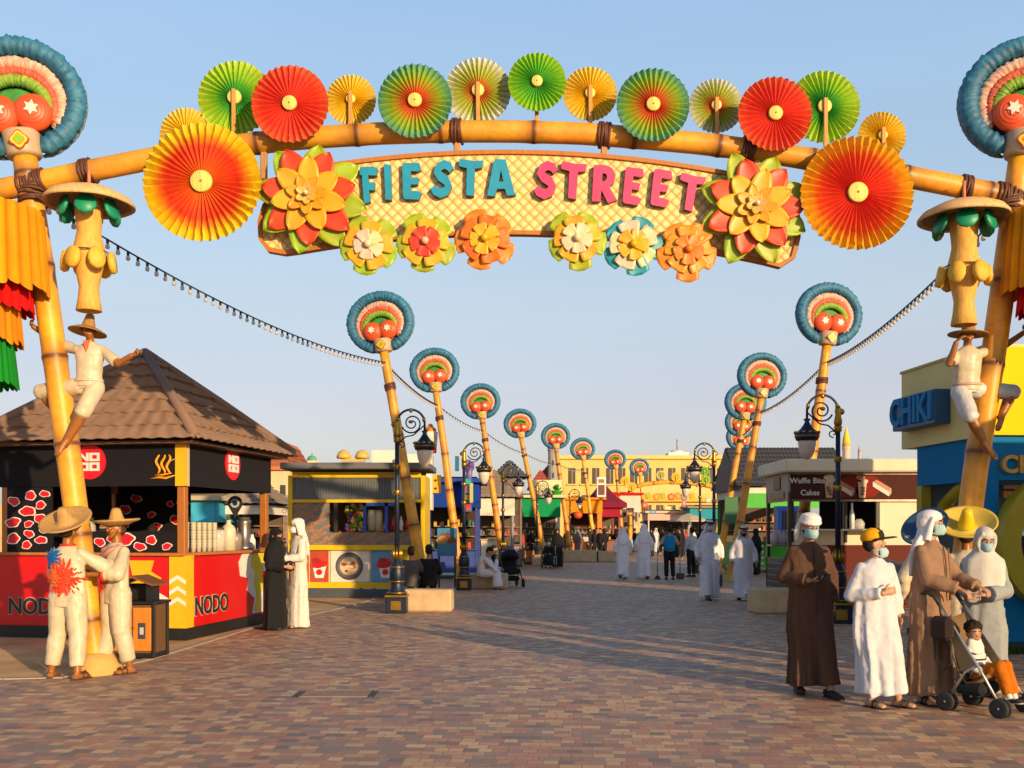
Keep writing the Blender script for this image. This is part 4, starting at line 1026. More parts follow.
# ---------------------------------------------------------------- street lamps
NAVY = mat('iron', (.012, .02, .045)); GOLD = mat('metal', (.34, .21, .055)); LG_ = mat('glass', (.62, .52, .44), rough=.3)
def lamp(px, py, label, side=1, sc=1.0):
    b = G(px, py); t = thing('street_lamp', label, 'street lamp', b, 0, 'wrought iron scroll street lamps')
    def B(): return MB(S(sc, sc, sc))
    mb = B(); mb.box((0, 0, .16), (.40, .40, .32), NAVY, bev=.02); mb.box((0, 0, .34), (.44, .44, .05), GOLD, bev=.01)
    mb.lathe([(.20, .36), (.17, .42), (.13, .52), (.12, .60), (.145, .66), (.15, .80), (.13, .90), (.10, .98), (.075, 1.02), (.055, 1.10), (0, 1.1)], NAVY, n=14); ba = mb.build('base', t)
    mb = B()
    for z, r in ((.40, .19), (.62, .135), (.90, .14)): mb = B(); mb.tube([(r*cos(2*pi*i/16), r*sin(2*pi*i/16), z) for i in range(16)], .016, GOLD, n=6, closed=True); mb.build('gold_ring', ba)
    mb = B()
    for i in range(8): mb.tube([(.05*cos(i*pi/4), .05*sin(i*pi/4), 1.04), (.09*cos(i*pi/4), .09*sin(i*pi/4), 1.16), (.05*cos(i*pi/4), .05*sin(i*pi/4), 1.30)], [.026, .036, .006], GOLD, n=5)
    mb.build('leaf_crown', ba)
    mb = B(); mb.box((0, -.204, .16), (.2, .012, .18), GOLD, bev=.004); mb.build('base_plate', ba)
    mb = B(); mb.tube([(0, 0, 1.0), (0, 0, 2.3), (0, 0, 3.6)], [.052, .045, .04], NAVY, n=12); po = mb.build('pole', t)
    for z in (2.35, 2.85, 3.38): mb = B(); mb.lathe([(.04, z-.06), (.07, z-.03), (.06, z), (.08, z+.03), (.04, z+.06)], GOLD, n=12); mb.build('collar', po)
    mb = B(); mb.lathe([(.05, 3.40), (.075, 3.5), (.05, 3.62), (.06, 3.70), (.035, 3.78)], GOLD, n=12); mb.build('collar', po)
    s = side; R = .27; cx = s*R; cz = 3.70
    mb = B(); pts = [(0, 0, 3.4)]+[(cx-s*R*cos(rad(a)), 0, cz+R*sin(rad(a))) for a in range(0, 181, 12)]+[(s*2*R, 0, cz-.14)]
    mb.tube(pts, .022, NAVY, n=8)
    sp = []
    for i in range(44):
        a = rad(200+i*16); r = .20*(1-i/50)
        sp.append((cx+s*.02+s*r*cos(a), 0, cz+.0+r*sin(a)))
    mb.tube(sp, [.017-.0001*i for i in range(44)], NAVY, n=6)
    mb.tube([(s*2*R, 0, cz-.03), (cx+s*.05, 0, cz-.23), (cx-s*.10, 0, cz-.26), (s*.03, 0, cz-.38)], .014, NAVY, n=6)
    mb.tube([(s*.03+s*.09*(1-i/16)*sin(i*.5)+s*.05, 0, cz-.40-.07*(1-i/16)*cos(i*.5)) for i in range(14)], .012, NAVY, n=5)
    mb.build('scroll_bracket', t)
    for a, b_ in ((20, .06), (90, .05), (160, .06)):
        mb = B(); mb.ell((cx-s*R*cos(rad(a)), 0, cz+R*sin(rad(a))-.015), (.035, .03, b_), GOLD, nu=8, nv=5); mb.build('bracket_leaf', t)
    mb = B(); mb.ell((cx+s*.0, -.01, cz+.03), (.05, .025, .035), GOLD, nu=8, nv=5); mb.build('bracket_leaf', t)
    mb = B(); mb.ell((s*-.05+0, 0, cz-.02), (.07, .04, .06), GOLD, nu=8, nv=5); mb.build('bracket_leaf', t)
    lx = s*2*R; z0 = cz-.14
    mb = B(); mb.lathe([(.045, 0), (.065, -.015), (.035, -.05), (.06, -.10), (.11, -.17), (.17, -.23), (.20, -.26), (.215, -.30), (.20, -.34), (.185, -.38), (.16, -.385), (.0, -.38)], NAVY, c=(lx, 0, z0), n=18); hd = mb.build('lamp_hood', t)
    mb = B()
    for i in range(12): a = i*pi/6; mb.ell((lx+.20*cos(a), .20*sin(a), z0-.245), (.035, .035, .03), GOLD, nu=6, nv=4)
    mb.tube([(lx+.205*cos(2*pi*i/18), .205*sin(2*pi*i/18), z0-.31) for i in range(18)], .012, GOLD, n=5, closed=True); mb.build('hood_trim', hd)
    mb = B(); mb.lathe([(.155, -.38), (.155, -.44), (.135, -.55), (.10, -.64), (.05, -.70), (0, -.715)], LG_, c=(lx, 0, z0), n=18); mb.build('lamp_globe', t)
    return t
lamp(397, 613, 'black and gold scroll lamp post before the grey and yellow food kiosk', 1)
lamp(838, 623, 'black and gold scroll lamp post behind the boy in the cap', -1)
lamp(464, 590, 'black and gold scroll lamp post beside the seated man in white', 1)
lamp(503, 577, 'black and gold scroll lamp post, third on the left, in front of the dark-roofed stall', 1, .98)
lamp(537, 565, 'slim black scroll lamp post beside the wooden bin, fourth on the left', 1, .98)
lamp(570, 558, 'distant scroll lamp post in front of the yellow building, right of the fifth headdress', 1)
lamp(714, 586, 'black scroll lamp post on the right, taller spiral nearest the tiled green stall', -1, 1.04)
lamp(700, 573, 'black scroll lamp post on the right, lower arm just left of the tallest spiral', -1)
lamp(590, 552, 'far away scroll lamp post beside the orange stall', 1)

# ---------------------------------------------------------------- stone blocks
def block(px, py, w_, d_, h, label, rz=0):
    b = G(px, py); b.y += d_/2; b.z = .002; mb = MB(); mb.box((0, 0, h/2), (w_, d_, h), mat('stone', (.50, .38, .25)), bev=.03)
    o = mb.build('stone_block'); o.location = b; o.rotation_euler = (0, 0, rad(rz)); tag(o, label, 'bench block', 'stone seating blocks')
block(428, 612, .95, .5, .44, 'pale stone block used as a seat by the two men with backs turned', -4)
block(490, 589, 1.0, .5, .42, 'stone block under the seated man in white')
block(776, 614, .8, .6, .48, 'worn grey stone block behind the man in the brown robe', 8)
block(581, 562, 1.8, .6, .6, 'low stone block far down the street by the orange stall')
block(545, 566, 1.2, .6, .5, 'low stone block behind the wheelchair')
block(612, 562, 1.6, .6, .55, 'distant stone block left of the walking pair in white')

# ---------------------------------------------------------------- barrier posts
def stanchion(px, py, label, h=.95, red=False):
    b = G(px, py); t = thing('barrier_post', label, 'barrier post', b, 0, 'belt barrier posts')
    mb = MB(); mb.lathe([(.17, 0), (.17, .015), (.05, .04), (.03, .06), (0, .06)], mat('iron', (.02, .02, .02)), n=18); mb.build('base', t)
    mb = MB(); mb.tube([(0, 0, .03), (0, 0, h-.1)], .032, mat('iron', (.09, .09, .09)), n=12); mb.build('pole', t)
    mb = MB(); mb.tube([(0, 0, h-.11), (0, 0, h-.02), (0, 0, h)], [.04, .04, .03], mat('paint', (.5, .05, .03) if red else (.03, .03, .03)), n=12); mb.build('head', t)
stanchion(265, 629, 'dark barrier post with red head beside the woman in black', .95, True)
stanchion(361, 597, 'left dark barrier post before the grey and yellow kiosk')
stanchion(374, 596, 'right dark barrier post before the grey and yellow kiosk')
mb = MB(); a = G(361, 597); b = G(374, 596); mb.box((0, 0, 0), ((b-a).length-.06, .006, .05), mat('cloth', (.55, .03, .04))); o = mb.build('barrier_belt'); o.location = (a+b)/2+V((0, 0, .88)); o.rotation_euler[2] = math.atan2(b.y-a.y, b.x-a.x); tag(o, 'red belt stretched between the two barrier posts', 'barrier belt')

# ---------------------------------------------------------------- litter bins
def bin_(loc, rz, label, hood=True):
    t = thing('litter_bin', label, 'litter bin', loc, rz, 'wooden litter bins'); blk = mat('iron', (.018, .018, .018)); ow = mat('wood', (.60, .22, .05))
    mb = MB(); mb.box((0, 0, .05), (.56, .40, .06), blk, bev=.005); mb.box((0, .0, .38), (.52, .38, .60), mat('wood', (.14, .07, .03)))
    for a in (-1, 1):
        for b in (-1, 1): mb.box((a*.27, b*.19, .36), (.04, .04, .68), blk, bev=.005)
    mb.build('cabinet', t)
    for q in (-1, 1):
        mb = MB(); mb.box((q*.128, -.198, .38), (.235, .02, .54), ow, bev=.004); dr = mb.build('door', t)
        mb = MB(); mb.box((q*.128, -.2115, .36), (.10, .006, .2), mat('metal', (.16, .15, .15)), bev=.002); mb.box((q*.128, -.216, .36), (.05, .004, .09), mat('paint', (.5, .5, .5)), bev=.001); mb.build('plate', dr)
        mb = MB(); mb.ell((q*.025, -.215, .4), .014, GOLD, nu=8, nv=6); mb.build('handle', dr)
    mb = MB(); mb.box((0, 0, .71), (.62, .46, .035), blk, bev=.006); mb.build('top_tray', t)
    if hood:
        mb = MB()
        for q in (-1, 1): mb.box((q*.17, 0, .83), (.025, .32, .21), blk)
        mb.box((0, .15, .83), (.34, .02, .21), blk); mb.build('hood_sides', t)
        mb = MB(); mb.prism([(-.27, .92), (0, 1.02), (.27, .92), (.27, .945), (0, 1.05), (-.27, .945)], .44, mat('wood', (.20, .08, .03)), M=T(0, -.22, 0)); mb.build('hood_roof', t)
bin_(V((X(140, 12.7), 12.7, 0)), -6, 'orange two-door litter bin with small roofed hood next to the statues')
bin_(V((X(530, 47), 47, 0)), 0, 'brown litter bin far down the street by the green stall')

# ---------------------------------------------------------------- generic market stalls
def gable_roof(mb, w_, d_, z, h, m, ov=.3, rows=7, hip=True, base=None):
    """corrugated tile hip roof centred on origin"""
    a, b = w_/2+ov, d_/2+ov
    rl = max(0, a-b) if hip else a*.9
    C = [(-a, -b), (a, -b), (a, b), (-a, b)]; R = [(-rl, 0), (rl, 0), (rl, 0), (-rl, 0)]
    if a < b and hip: R = [(0, -(b-a)), (0, -(b-a)), (0, b-a), (0, b-a)]
    for s_ in range(4):
        p0, p1 = V((*C[s_], z)), V((*C[(s_+1) % 4], z)); q0, q1 = V((*R[s_], z+h)), V((*R[(s_+1) % 4], z+h))
        L = (p1-p0).length; nw = max(12, int(L/.055)); n = ((p1-p0).cross(q0-p0)).normalized()
        vs = []; fs = []; nr = 0
        for r in range(rows):
            for e in (0, 1):
                tt = (r+e)/rows; lift = .075 if e == 0 else .0; tt = tt-.022 if e == 0 else tt; A = p0.lerp(q0, tt); B_ = p1.lerp(q1, tt)
                for i in range(nw+1):
                    u = i/nw; p = A.lerp(B_, u); x = (p-p0).dot((p1-p0).normalized())
                    vs.append(p+n*(lift*.85+.012*sin(x*2*pi/.24)))
                nr += 1
        for r in range(nr-1):
            for i in range(nw): k = r*(nw+1)+i; fs.append((k, k+1, k+nw+2, k+nw+1))
        mb.add(vs, fs, m, True)
    return [V((*c, z)) for c in C], [V((*c, z+h)) for c in R]
def stall(px0, px1, pyb, depth, label, ztop, roof='flat', frame=(.5, .5, .5), header=(.1, .1, .1), hh=.6, lower=(.6, .6, .6), counter=.95, back=(.25, .2, .16), roofc=(.12, .12, .13), goods=True, rz=0, ov=.25, rh=1.0, seed=1, post_w=.10, shelves=True, name='market_stall', hw=None):
    d = CH*F/(pyb-HY); x0, x1 = X(px0, d), X(px1, d); w_ = x1-x0; hdp = depth/2; c = V(((x0+x1)/2, d, 0))
    t = thing(name, label, 'market stall', c, rz); B = lambda: MB(T(0, hdp, 0)); fm = mat('paint', frame); rn = random.Random(seed)
    mb = B(); mb.box((0, 0, .06), (w_+.02, depth+.02, .12), mat('iron', (.06, .06, .06))); mb.build('plinth', t)
    for a in (-1, 1):
        for b in (-1, 1): mb = B(); mb.box((a*(w_/2-post_w/2), b*(depth/2-post_w/2), ztop/2+.06), (post_w, post_w, ztop-.12), fm, bev=.006); mb.build('corner_post', t)
    mb = B(); lm = mat('paint', lower); mb.box((0, -depth/2+.05, counter/2+.1), (w_-2*post_w-.01, .06, counter-.2), lm)
    for a in (-1, 1): mb.box((a*(w_/2-.05), 0, counter/2+.1), (.06, depth-2*post_w-.01, counter-.2), lm)
    mb.build('lower_panel', t)
    mb = B(); mb.box((0, -depth/2+.12, counter+.02), (w_-.02, .45, .05), mat('wood', tuple(min(.8, q*1.1) for q in frame)), bev=.008); mb.build('counter', t)
    mb = B(); hm = mat('plaster', header); mb.box((0, -depth/2-.02, ztop-hh/2), (w_+.04, .06, hh), hm)
    for a in (-1, 1): mb.box((a*(w_/2+.0), .03, ztop-hh/2), (.06, depth, hh), hm)
    mb.build('header', t)
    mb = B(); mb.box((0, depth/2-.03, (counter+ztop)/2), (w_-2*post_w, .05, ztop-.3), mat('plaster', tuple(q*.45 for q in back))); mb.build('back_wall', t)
    if roof == 'flat':
        mb = B(); mb.box((0, -.05, ztop+.08), (w_+2*ov, depth+2*ov, .14), mat('plaster', roofc), bev=.01); mb.build('roof', t)
    elif roof in ('hip', 'gable'):
        mb = B(); gable_roof(mb, w_, depth, ztop+.02, rh, mat('matte', roofc, attr=False), ov=ov, hip=True); mb.build('roof', t)
    elif roof == 'tent':
        mb = B(); a, b = w_/2+ov, depth/2+ov; vs = []; N = 8
        pk = V((0, 0, ztop+rh)); C = [V((-a, -b, ztop)), V((a, -b, ztop)), V((a, b, ztop)), V((-a, b, ztop))]; fs = []
        for s_ in range(4):
            k0 = len(vs)
            for i in range(N+1):
                for j in range(N+1):
                    e = C[s_].lerp(C[(s_+1) % 4], j/N); p = e.lerp(pk, i/N); p.z -= .25*rh*sin(pi*i/N)*.5; vs.append(p)
            for i in range(N):
                for j in range(N): q = k0+i*(N+1)+j; fs.append((q, q+1, q+N+2, q+N+1))
        mb.add(vs, fs, mat('cloth', roofc), True)
        for s_ in range(4):
            p, q = C[s_], C[(s_+1) % 4]; mb.add([p, q, q-V((0, 0, .3)), p-V((0, 0, .3))], [(0, 1, 2, 3)], mat('cloth', roofc))
        o = mb.build('tent_canopy', t); s = o.modifiers.new('t', 'SOLIDIFY'); s.thickness = .012
    if shelves:
        mb = B()
        for z in (counter+.45, counter+.8): mb.box((0, depth/2-.22, z), (w_*.8, .28, .03), mat('wood', (.35, .25, .15)))
        mb.build('shelf', t)
    if goods:
        mb = B()
        for i in range(int(w_*14)):
            cc = rn.choice([(.6, .08, .05), (.65, .4, .05), (.5, .48, .4), (.08, .25, .1), (.1, .15, .4), (.6, .25, .1), (.06, .05, .05)])
            x = -w_/2+.22+(w_-.44)*((i*.618034) % 1); z = rn.choice([counter+.05, counter+.46, counter+.81]); y_ = -depth/2+.12 if z < counter+.1 else depth/2-.22
            h = rn.uniform(.08, .26)
            if i % 2: mb.lathe([(.04, 0), (.045, h*.6), (.02, h*.75), (.02, h), (0, h)], mat('gloss', cc), c=(x, y_+rn.uniform(-.06, .06), z), n=8)
            else: mb.box((x, y_, z+h/2), (.11, .1, h), mat('paint', cc), bev=.01)
        o = mb.build('goods', t); o['kind'] = 'stuff'
    return t, d, w_, B
# ---------------------------------------------------------------- helpers on faces
def hitl(M, px, py, ax, val):
    Mi = M.inverted(); o = Mi @ V((0, 0, CH)); d = Mi.to_3x3() @ V(((px-CX)/F, 1, (HY-py)/F))
    k = (val-o[ax])/d[ax]; return o+d*k
def blob(rn, cx, cz, r, n=30, j=.25):
    a0 = rn.uniform(0, 6); q_ = lambda i: 1+j*.28*sin(5*(2*pi*i/n)+a0)+j*.5*sin(2*(2*pi*i/n)-a0)+j*.25*sin(3*(2*pi*i/n)+2*a0); return [(cx+r*q_(i)*cos(2*pi*i/n)*1.5, cz+r*q_(i)*sin(2*pi*i/n)) for i in range(n)]
WHT = mat('paint', (.78, .76, .72)); RED = mat('paint', (.62, .02, .02)); BLKC = mat('cloth', (.011, .010, .014)); YEL = mat('paint', (.78, .46, .02)); BLK = mat('paint', (.02, .018, .018))
REDP = mat('gloss', (.56, .016, .02)); CREAM = mat('plaster', (.70, .58, .40))

# ---------------------------------------------------------------- left kiosk
KC = V((-6.03, 16.43, 0)); KM = T(*KC) @ RZ(-10)
k = thing('food_kiosk', 'large black and red food kiosk with brown pyramid tile roof and NODO lettering', 'kiosk', KC, -10)
mb = MB(); mb.box((0, 0, .09), (3.12, 3.12, .18), mat('iron', (.02, .02, .02))); mb.build('plinth', k)
mb = MB(); cor, rid = gable_roof(mb, 3.0, 3.0, 2.94, 1.57, mat('matte', (.23, .155, .12)), ov=.34, rows=7); rf = mb.build('roof', k)
s = rf.modifiers.new('t', 'SOLIDIFY'); s.thickness = .02
for a, b in zip(cor, rid): mb = MB(); mb.tube([a+V((0, 0, .05)), a.lerp(b, .5)+V((0, 0, .06)), b+V((0, 0, .04))], [.075, .07, .065], mat('matte', (.20, .135, .105)), n=10); mb.build('hip_tile', rf)
mb = MB(); mb.box((0, 0, 2.90), (3.5, 3.5, .04), mat('wood', (.12, .06, .03))); mb.build('soffit', k)
for x in (-1, 1):
    for y in (-1, 1):
        mb = MB(); mb.box((x*1.44, y*1.44, 1.6), (.12, .12, 2.6), mat('wood', (.36, .14, .04)), bev=.01); mb.build('corner_post', k)
mb = MB()
mb.box((0, -1.5, 2.58), (3.06, .05, .62), BLKC); mb.box((1.5, 0, 2.58), (.05, 2.95, .62), BLKC); mb.box((-1.5, 0, 2.58), (.05, 2.95, .62), BLKC); mb.box((0, 1.5, 2.58), (3.06, .05, .62), BLKC)
hd = mb.build('header', k)
mb = MB(); mb.box((1.465, -1.53, 2.58), (.17, .04, .63), YEL); mb.box((1.53, -1.465, 2.58), (.04, .05, .63), mat('paint', (.6, .5, .35))); mb.build('corner_trim', hd)
# round badges
for fx in (0, 1):
    p = hitl(KM, 90, 462, 1, -1.53) if fx == 0 else hitl(KM, 232.5, 464, 0, 1.53)
    M_ = T(*p) if fx == 0 else T(*p) @ RZ(90)
    mb = MB(M_); c_ = [(.26*cos(2*pi*i/40), .26*sin(2*pi*i/40)) for i in range(40)]; mb.prism(c_, .02, mat('gloss', (.66, .02, .03)), M=T(0, -.012, 0)); bd = mb.build('badge', hd)
    mb = MB(M_)
    def sq(cx, cz, holes=True, gap=None):
        w_, h_, t_ = .155, .125, .034
        mb.box((cx-w_/2+t_/2, -.022, cz), (t_, .02, h_), WHT)
        mb.box((cx+w_/2-t_/2, -.022, cz), (t_, .02, h_), WHT)
        if gap != 'N':
            mb.box((cx, -.021, cz+h_/2-t_/2), (w_-2*t_, .018, t_), WHT); mb.box((cx, -.021, cz-h_/2+t_/2), (w_-2*t_, .018, t_), WHT)
        else:
            mb.prism([(cx-w_/2+t_, cz+h_/2), (cx-w_/2+t_, cz+h_/2-.045), (cx+w_/2-t_, cz-h_/2), (cx+w_/2-t_, cz-h_/2+.045)], .016, WHT, M=T(0, -.030, 0))
    sq(-.088, .072, gap='N'); sq(.088, .072); sq(-.088, -.072); sq(.088, -.072); mb.build('badge_lettering', bd)
# steam icon
p = hitl(KM, 163, 467, 1, -1.53); mb = MB(T(*p)); om = mat('gloss', (.75, .33, .03))
for i in range(3):
    x = -.08+i*.085; mb.tube([(x+.03*sin(j*.9+i), -.005, -.10+j*.035) for j in range(9)], [.012+.010*sin(pi*j/8) for j in range(9)], om, n=6)
mb.tube([(-.2, -.005, -.17), (-.05, -.005, -.15), (.05, -.005, -.165), (.2, -.005, -.12)], [.008, .02, .02, .006], om, n=6); mb.tube([(-.14, -.005, -.12), (.0, -.005, -.115), (.14, -.005, -.09)], [.008, .016, .006], om, n=6)
mb.tube([(.06, -.004, .06), (.24, -.004, .14)], .004, WHT, n=5); mb.build('steam_emblem', hd)
# lower panels
cz, chh = .71, 1.06
mb = MB(); mb.box((0, -1.5, cz), (3.06, .05, chh), REDP); mb.build('front_panel', k)
mb = MB(); mb.box((1.5, 0, cz), (.05, 2.95, chh), REDP); sp = mb.build('side_panel', k)
mb = MB(); mb.box((-1.5, 0, cz), (.05, 2.95, chh), REDP); mb.build('side_panel', k); mb = MB(); mb.box((0, 1.5, cz), (3.06, .05, chh), REDP); mb.build('back_panel', k)
mb = MB(); mb.box((1.42, -1.535, cz), (.27, .03, chh+.01), YEL); mb.box((1.535, -1.42, cz), (.03, .22, chh+.01), YEL)
for i in range(3): mb.prism([(1.29, .50+i*.16), (1.42, .58+i*.16), (1.55, .50+i*.16), (1.55, .56+i*.16), (1.42, .64+i*.16), (1.29, .56+i*.16)], .006, WHT, M=T(0, -1.557, 0))
mb.build('corner_cladding', k)
mb = MB(); mb.box((0, -1.42, 1.262), (3.1, .36, .045), mat('wood', (.45, .16, .05)), bev=.006); mb.box((1.42, .1, 1.262), (.36, 2.7, .045), mat('wood', (.45, .16, .05)), bev=.006); mb.build('counter', k)
for px, py, ax, val, sz in ((38, 607, 1, -1.525, .36), (211.5, 605, 0, 1.525, .40)):
    p = hitl(KM, px, py, ax, val); M_ = T(*p) @ (RZ(0) if ax == 1 else RZ(90))
    mb = MB(); mb.text('NODO', sz*.95, .010, mat('paint', (.45, .42, .35)), M_ @ T(0, -.003, 0), .05, .92); mb.text('NODO', sz*.95, .02, BLK, M_ @ T(0, -.006, 0), .02, .92); mb.build('lettering', k)
# painted splash panels
rn = random.Random(4)
mb = MB(); p = hitl(KM, 148, 590, 1, -1.525)
mb.prism([(-.32, -.45), (.20, -.45), (.26, -.1), (.12, .05), (.22, .2), (.05, .3), (.1, .46), (-.3, .46), (-.24, .2), (-.4, .0)], .006, YEL, M=T(p.x, -1.532, cz))
mb.prism([(-.1, -.48), (.28, -.5), (.2, -.3), (.34, -.1), (.16, .0), (.05, -.18), (-.05, -.1), (-.2, -.22)], .006, WHT, M=T(p.x, -1.539, cz)); mb.build('splash_graphic', k)
mb = MB(T(1.532, 0, cz) @ RZ(90)); mb.prism([(.38, .52), (1.25, .52), (1.30, .2), (1.42, -.1), (1.22, -.3), (1.3, -.5), (.75, -.5), (.85, -.25), (.55, -.1), (.62, .1), (.30, .15), (.24, .38)], .006, WHT); mb.prism([(.72, .52), (1.22, .52), (1.16, .2), (1.22, -.05), (1.05, -.2), (1.08, -.48), (.84, -.46), (.92, -.2), (.82, 0), (.85, .2), (.70, .3)], .006, mat('paint', (.72, .60, .05)), M=T(0, -.007, 0)); mb.build('splash_graphic', sp)
# black cloth walls with red and white blotches
def cloth_wall(name, x0, x1, z0, z1, y, n, seed, Mx=None):
    Mx = Mx or T(); mb = MB(Mx); mb.box(((x0+x1)/2, y, (z0+z1)/2), (x1-x0, .03, z1-z0), BLKC); o = mb.build(name, k); r = random.Random(seed); mb = MB(Mx); tries = []
    while len(tries) < n and r.random() < .9995:
        q = (r.uniform(x0+.1, x1-.1), r.uniform(z0+.08, z1-.08)); s_ = r.uniform(.045, .085)
        if all(math.hypot(q[0]-a, (q[1]-b)*1.2) > (s_+c2)*1.7 for a, b, c2 in tries): tries.append((q[0], q[1], s_))
        else: s_ = 0
    for a, b, s_ in tries:
        st = r.getstate(); mb.prism(blob(r, a, b, s_*1.12), .004, WHT, M=T(0, y-.019, 0)); r.setstate(st); mb.prism(blob(r, a, b, s_*.92), .004, mat('paint', (.55, .02, .03)), M=T(0, y-.024, 0))
    mb.build('blotches', o)
xa = hitl(KM, 52, 520, 1, -1.5).x; xb = hitl(KM, 92, 540, 1, -1.47).x
cloth_wall('cloth_panel', -1.4, xa, 1.29, 2.27, -1.49, 14, 1); cloth_wall('cloth_panel', xb, 1.37, 1.29, 1.60, -1.46, 7, 2)
cloth_wall('back_cloth', -1.38, .05, 1.29, 2.27, 1.43, 9, 3)
cloth_wall('side_cloth', -1.3, 1.3, 1.29, 2.27, -1.42, 8, 8, Mx=RZ(-90))
# people behind the counter are built with the cast; things on the counter
gl = glassmat((.75, .72, .62), .5); pl = mat('gloss', (.62, .58, .45))
def KP(px, py, ax=0, val=1.35): return KM @ hitl(KM, px, py, ax, val)
first = None
for i in range(11):
    t = thing('cup_stack', 'tall stack of clear and cream paper cups on the NODO kiosk counter', 'cup stack', KM @ V((1.36+.05*(i % 2), -1.18+.11*i, 1.285)), -10, 'stacks of cups on the kiosk counter') if first is None else None
    h = (.40, .42, .44, .40, .42)[i % 5]
    if first is None:
        mb = MB()
        for j in range(9): mb.lathe([(.030, .045*j), (.042, .045*j+.085), (.045, .045*j+.09), (.040, .045*j+.09), (.028, .045*j+.01)], pl if j % 3 else gl, n=12)
        mb.build('cups', t); first = t
    else: dup(first, KM @ V((1.36+.07*(i % 2), -1.18+.085*i, 1.285)), -10)
def vessel(p, prof, m_, name, lab, cat, cap=None, grp=None):
    t = thing(name, lab, cat, p, 0, grp); mb = MB(); mb.lathe(prof, m_, n=16); mb.build('vessel', t)
    if cap: mb = MB(); mb.lathe(cap, mat('rubber', (.05, .05, .05)), n=14); mb.build('lid', t)
vessel(KM @ V((1.33, -.10, 1.285)), [(.11, 0), (.12, .18), (.12, .30), (.10, .34), (0, .34)], gl, 'drink_jar', 'squat clear drink jar on the kiosk counter, left of the pump bottle', 'jar', [(.1, .34), (.1, .37), (0, .38)])
vessel(KM @ V((1.36, .22, 1.285)), [(.12, 0), (.12, .34), (.09, .40), (.04, .44), (.04, .5), (0, .5)], mat('gloss', (.60, .58, .45)), 'pump_bottle', 'big cream pump bottle on the kiosk counter', 'bottle', [(.03, .5), (.03, .56), (.0, .58)])
vessel(KM @ V((1.34, .52, 1.285)), [(.10, 0), (.11, .22), (.08, .28), (0, .28)], mat('gloss', (.28, .22, .2)), 'drink_jar', 'dark brown jar on the kiosk counter', 'jar', [(.08, .28), (.08, .31), (0, .31)])
vessel(KM @ V((1.34, .85, 1.285)), [(.15, 0), (.15, .05), (.09, .10), (.11, .45), (.12, .50), (.05, .52), (0, .52)], mat('metal', (.25, .22, .2)), 'juice_blender', 'steel juice blender near the far end of the kiosk counter', 'blender', [(.1, .50), (.1, .55), (0, .56)])
vessel(KM @ V((1.36, 1.12, 1.285)), [(.06, 0), (.06, .16), (.03, .22), (.03, .26), (0, .26)], WHT, 'sauce_bottle', 'small white sauce bottle at the far end of the kiosk counter', 'bottle')
vessel(KM @ V((-.2, -1.38, 1.285)), [(.15, 0), (.17, .1), (.17, .40), (.12, .47), (0, .47)], gl, 'juice_dispenser', 'clear round dispenser behind the leaning post in the kiosk window', 'dispenser', [(.14, .47), (.14, .52), (0, .53)])

# ---------------------------------------------------------------- grey and yellow kiosk
def panel(t, B, x0, x1, z0, z1, m_, name, y=None, d=None, dep=.03, bev=0):
    mb = B(); mb.box(((x0+x1)/2, y, (z0+z1)/2), (x1-x0, dep, z1-z0), m_, bev=bev); return mb.build(name, t)
d2 = 23.8; D2 = 1.5
k2 = thing('food_kiosk', 'grey and yellow food kiosk with orange slanted script and food pictures on its front', 'kiosk', V(((X(288, d2)+X(425, d2))/2, d2, 0)))
cx2 = k2.location.x; B2 = lambda: MB()
def L2(px): return X(px, d2)-cx2
def Z2(py): return Z(py, d2)
YF = mat('gloss', (.72, .50, .02)); GR = mat('paint', (.10, .115, .125)); W2 = L2(425)-L2(288)
mb = MB(); mb.box((0, D2/2, .10), (W2, D2, .22), mat('paint', (.07, .08, .09))); mb.build('plinth', k2)
for q in (-1, 1): mb = MB(); mb.box((q*(W2/2-.05), D2/2, Z2(475)/2+.1), (.10, D2, Z2(475)-.22), YF); mb.build('side_frame', k2)
panel(k2, B2, -W2/2+.1, W2/2-.1, Z2(477.5), Z2(472), YF, 'top_rail', y=.05, dep=.10)
o = panel(k2, B2, -W2/2+.1, W2/2-.1, Z2(499.5), Z2(477.5), GR, 'header', y=.08, dep=.05)
mb = MB()
for i in range(46): x = -W2/2+.13+i*(W2-.26)/45; mb.box((x, .05, (Z2(499)+Z2(478))/2), (.03, .012, Z2(478)-Z2(499)), mat('paint', (.14, .15, .16)))
mb.build('ribs', o)
panel(k2, B2, -W2/2+.1, W2/2-.1, Z2(502.5), Z2(499.5), YF, 'mid_rail', y=.05, dep=.10)
GRT = mat('paint', (.16, .155, .155)); ORT = mat('paint', (.62, .24, .07))
p1 = panel(k2, B2, -W2/2+.1, L2(329), Z2(545), Z2(502.5), GRT, 'script_panel', y=.06)
p2 = panel(k2, B2, L2(329), W2/2-.1, Z2(545), Z2(532.5), GRT, 'script_panel', y=.06)
for pp, xs, zs in ((p1, (L2(292), L2(306), L2(319)), (508, 515, 522, 529, 536, 542)), (p2, [L2(334+i*14) for i in range(6)], (536, 542))):
    mb = MB()
    for i, x in enumerate(xs):
        for j, z in enumerate(zs): mb.text('Churros', .15, .006, ORT, T(x+(.05 if j % 2 else -.04), .042, Z2(z)+(i % 2)*.07) @ RY(-28), 0, .9)
    mb.build('script_lettering', pp)
panel(k2, B2, -W2/2+.1, W2/2-.1, Z2(550), Z2(545), YF, 'sill_rail', y=.04, dep=.14)
panel(k2, B2, -W2/2+.1, W2/2-.1, Z2(588), Z2(582.5), YF, 'base_rail', y=.05, dep=.10)
panel(k2, B2, -W2/2+.1, W2/2-.1, Z2(582.5), Z2(550), mat('plaster', (.5, .45, .3)), 'front_board', y=.09)
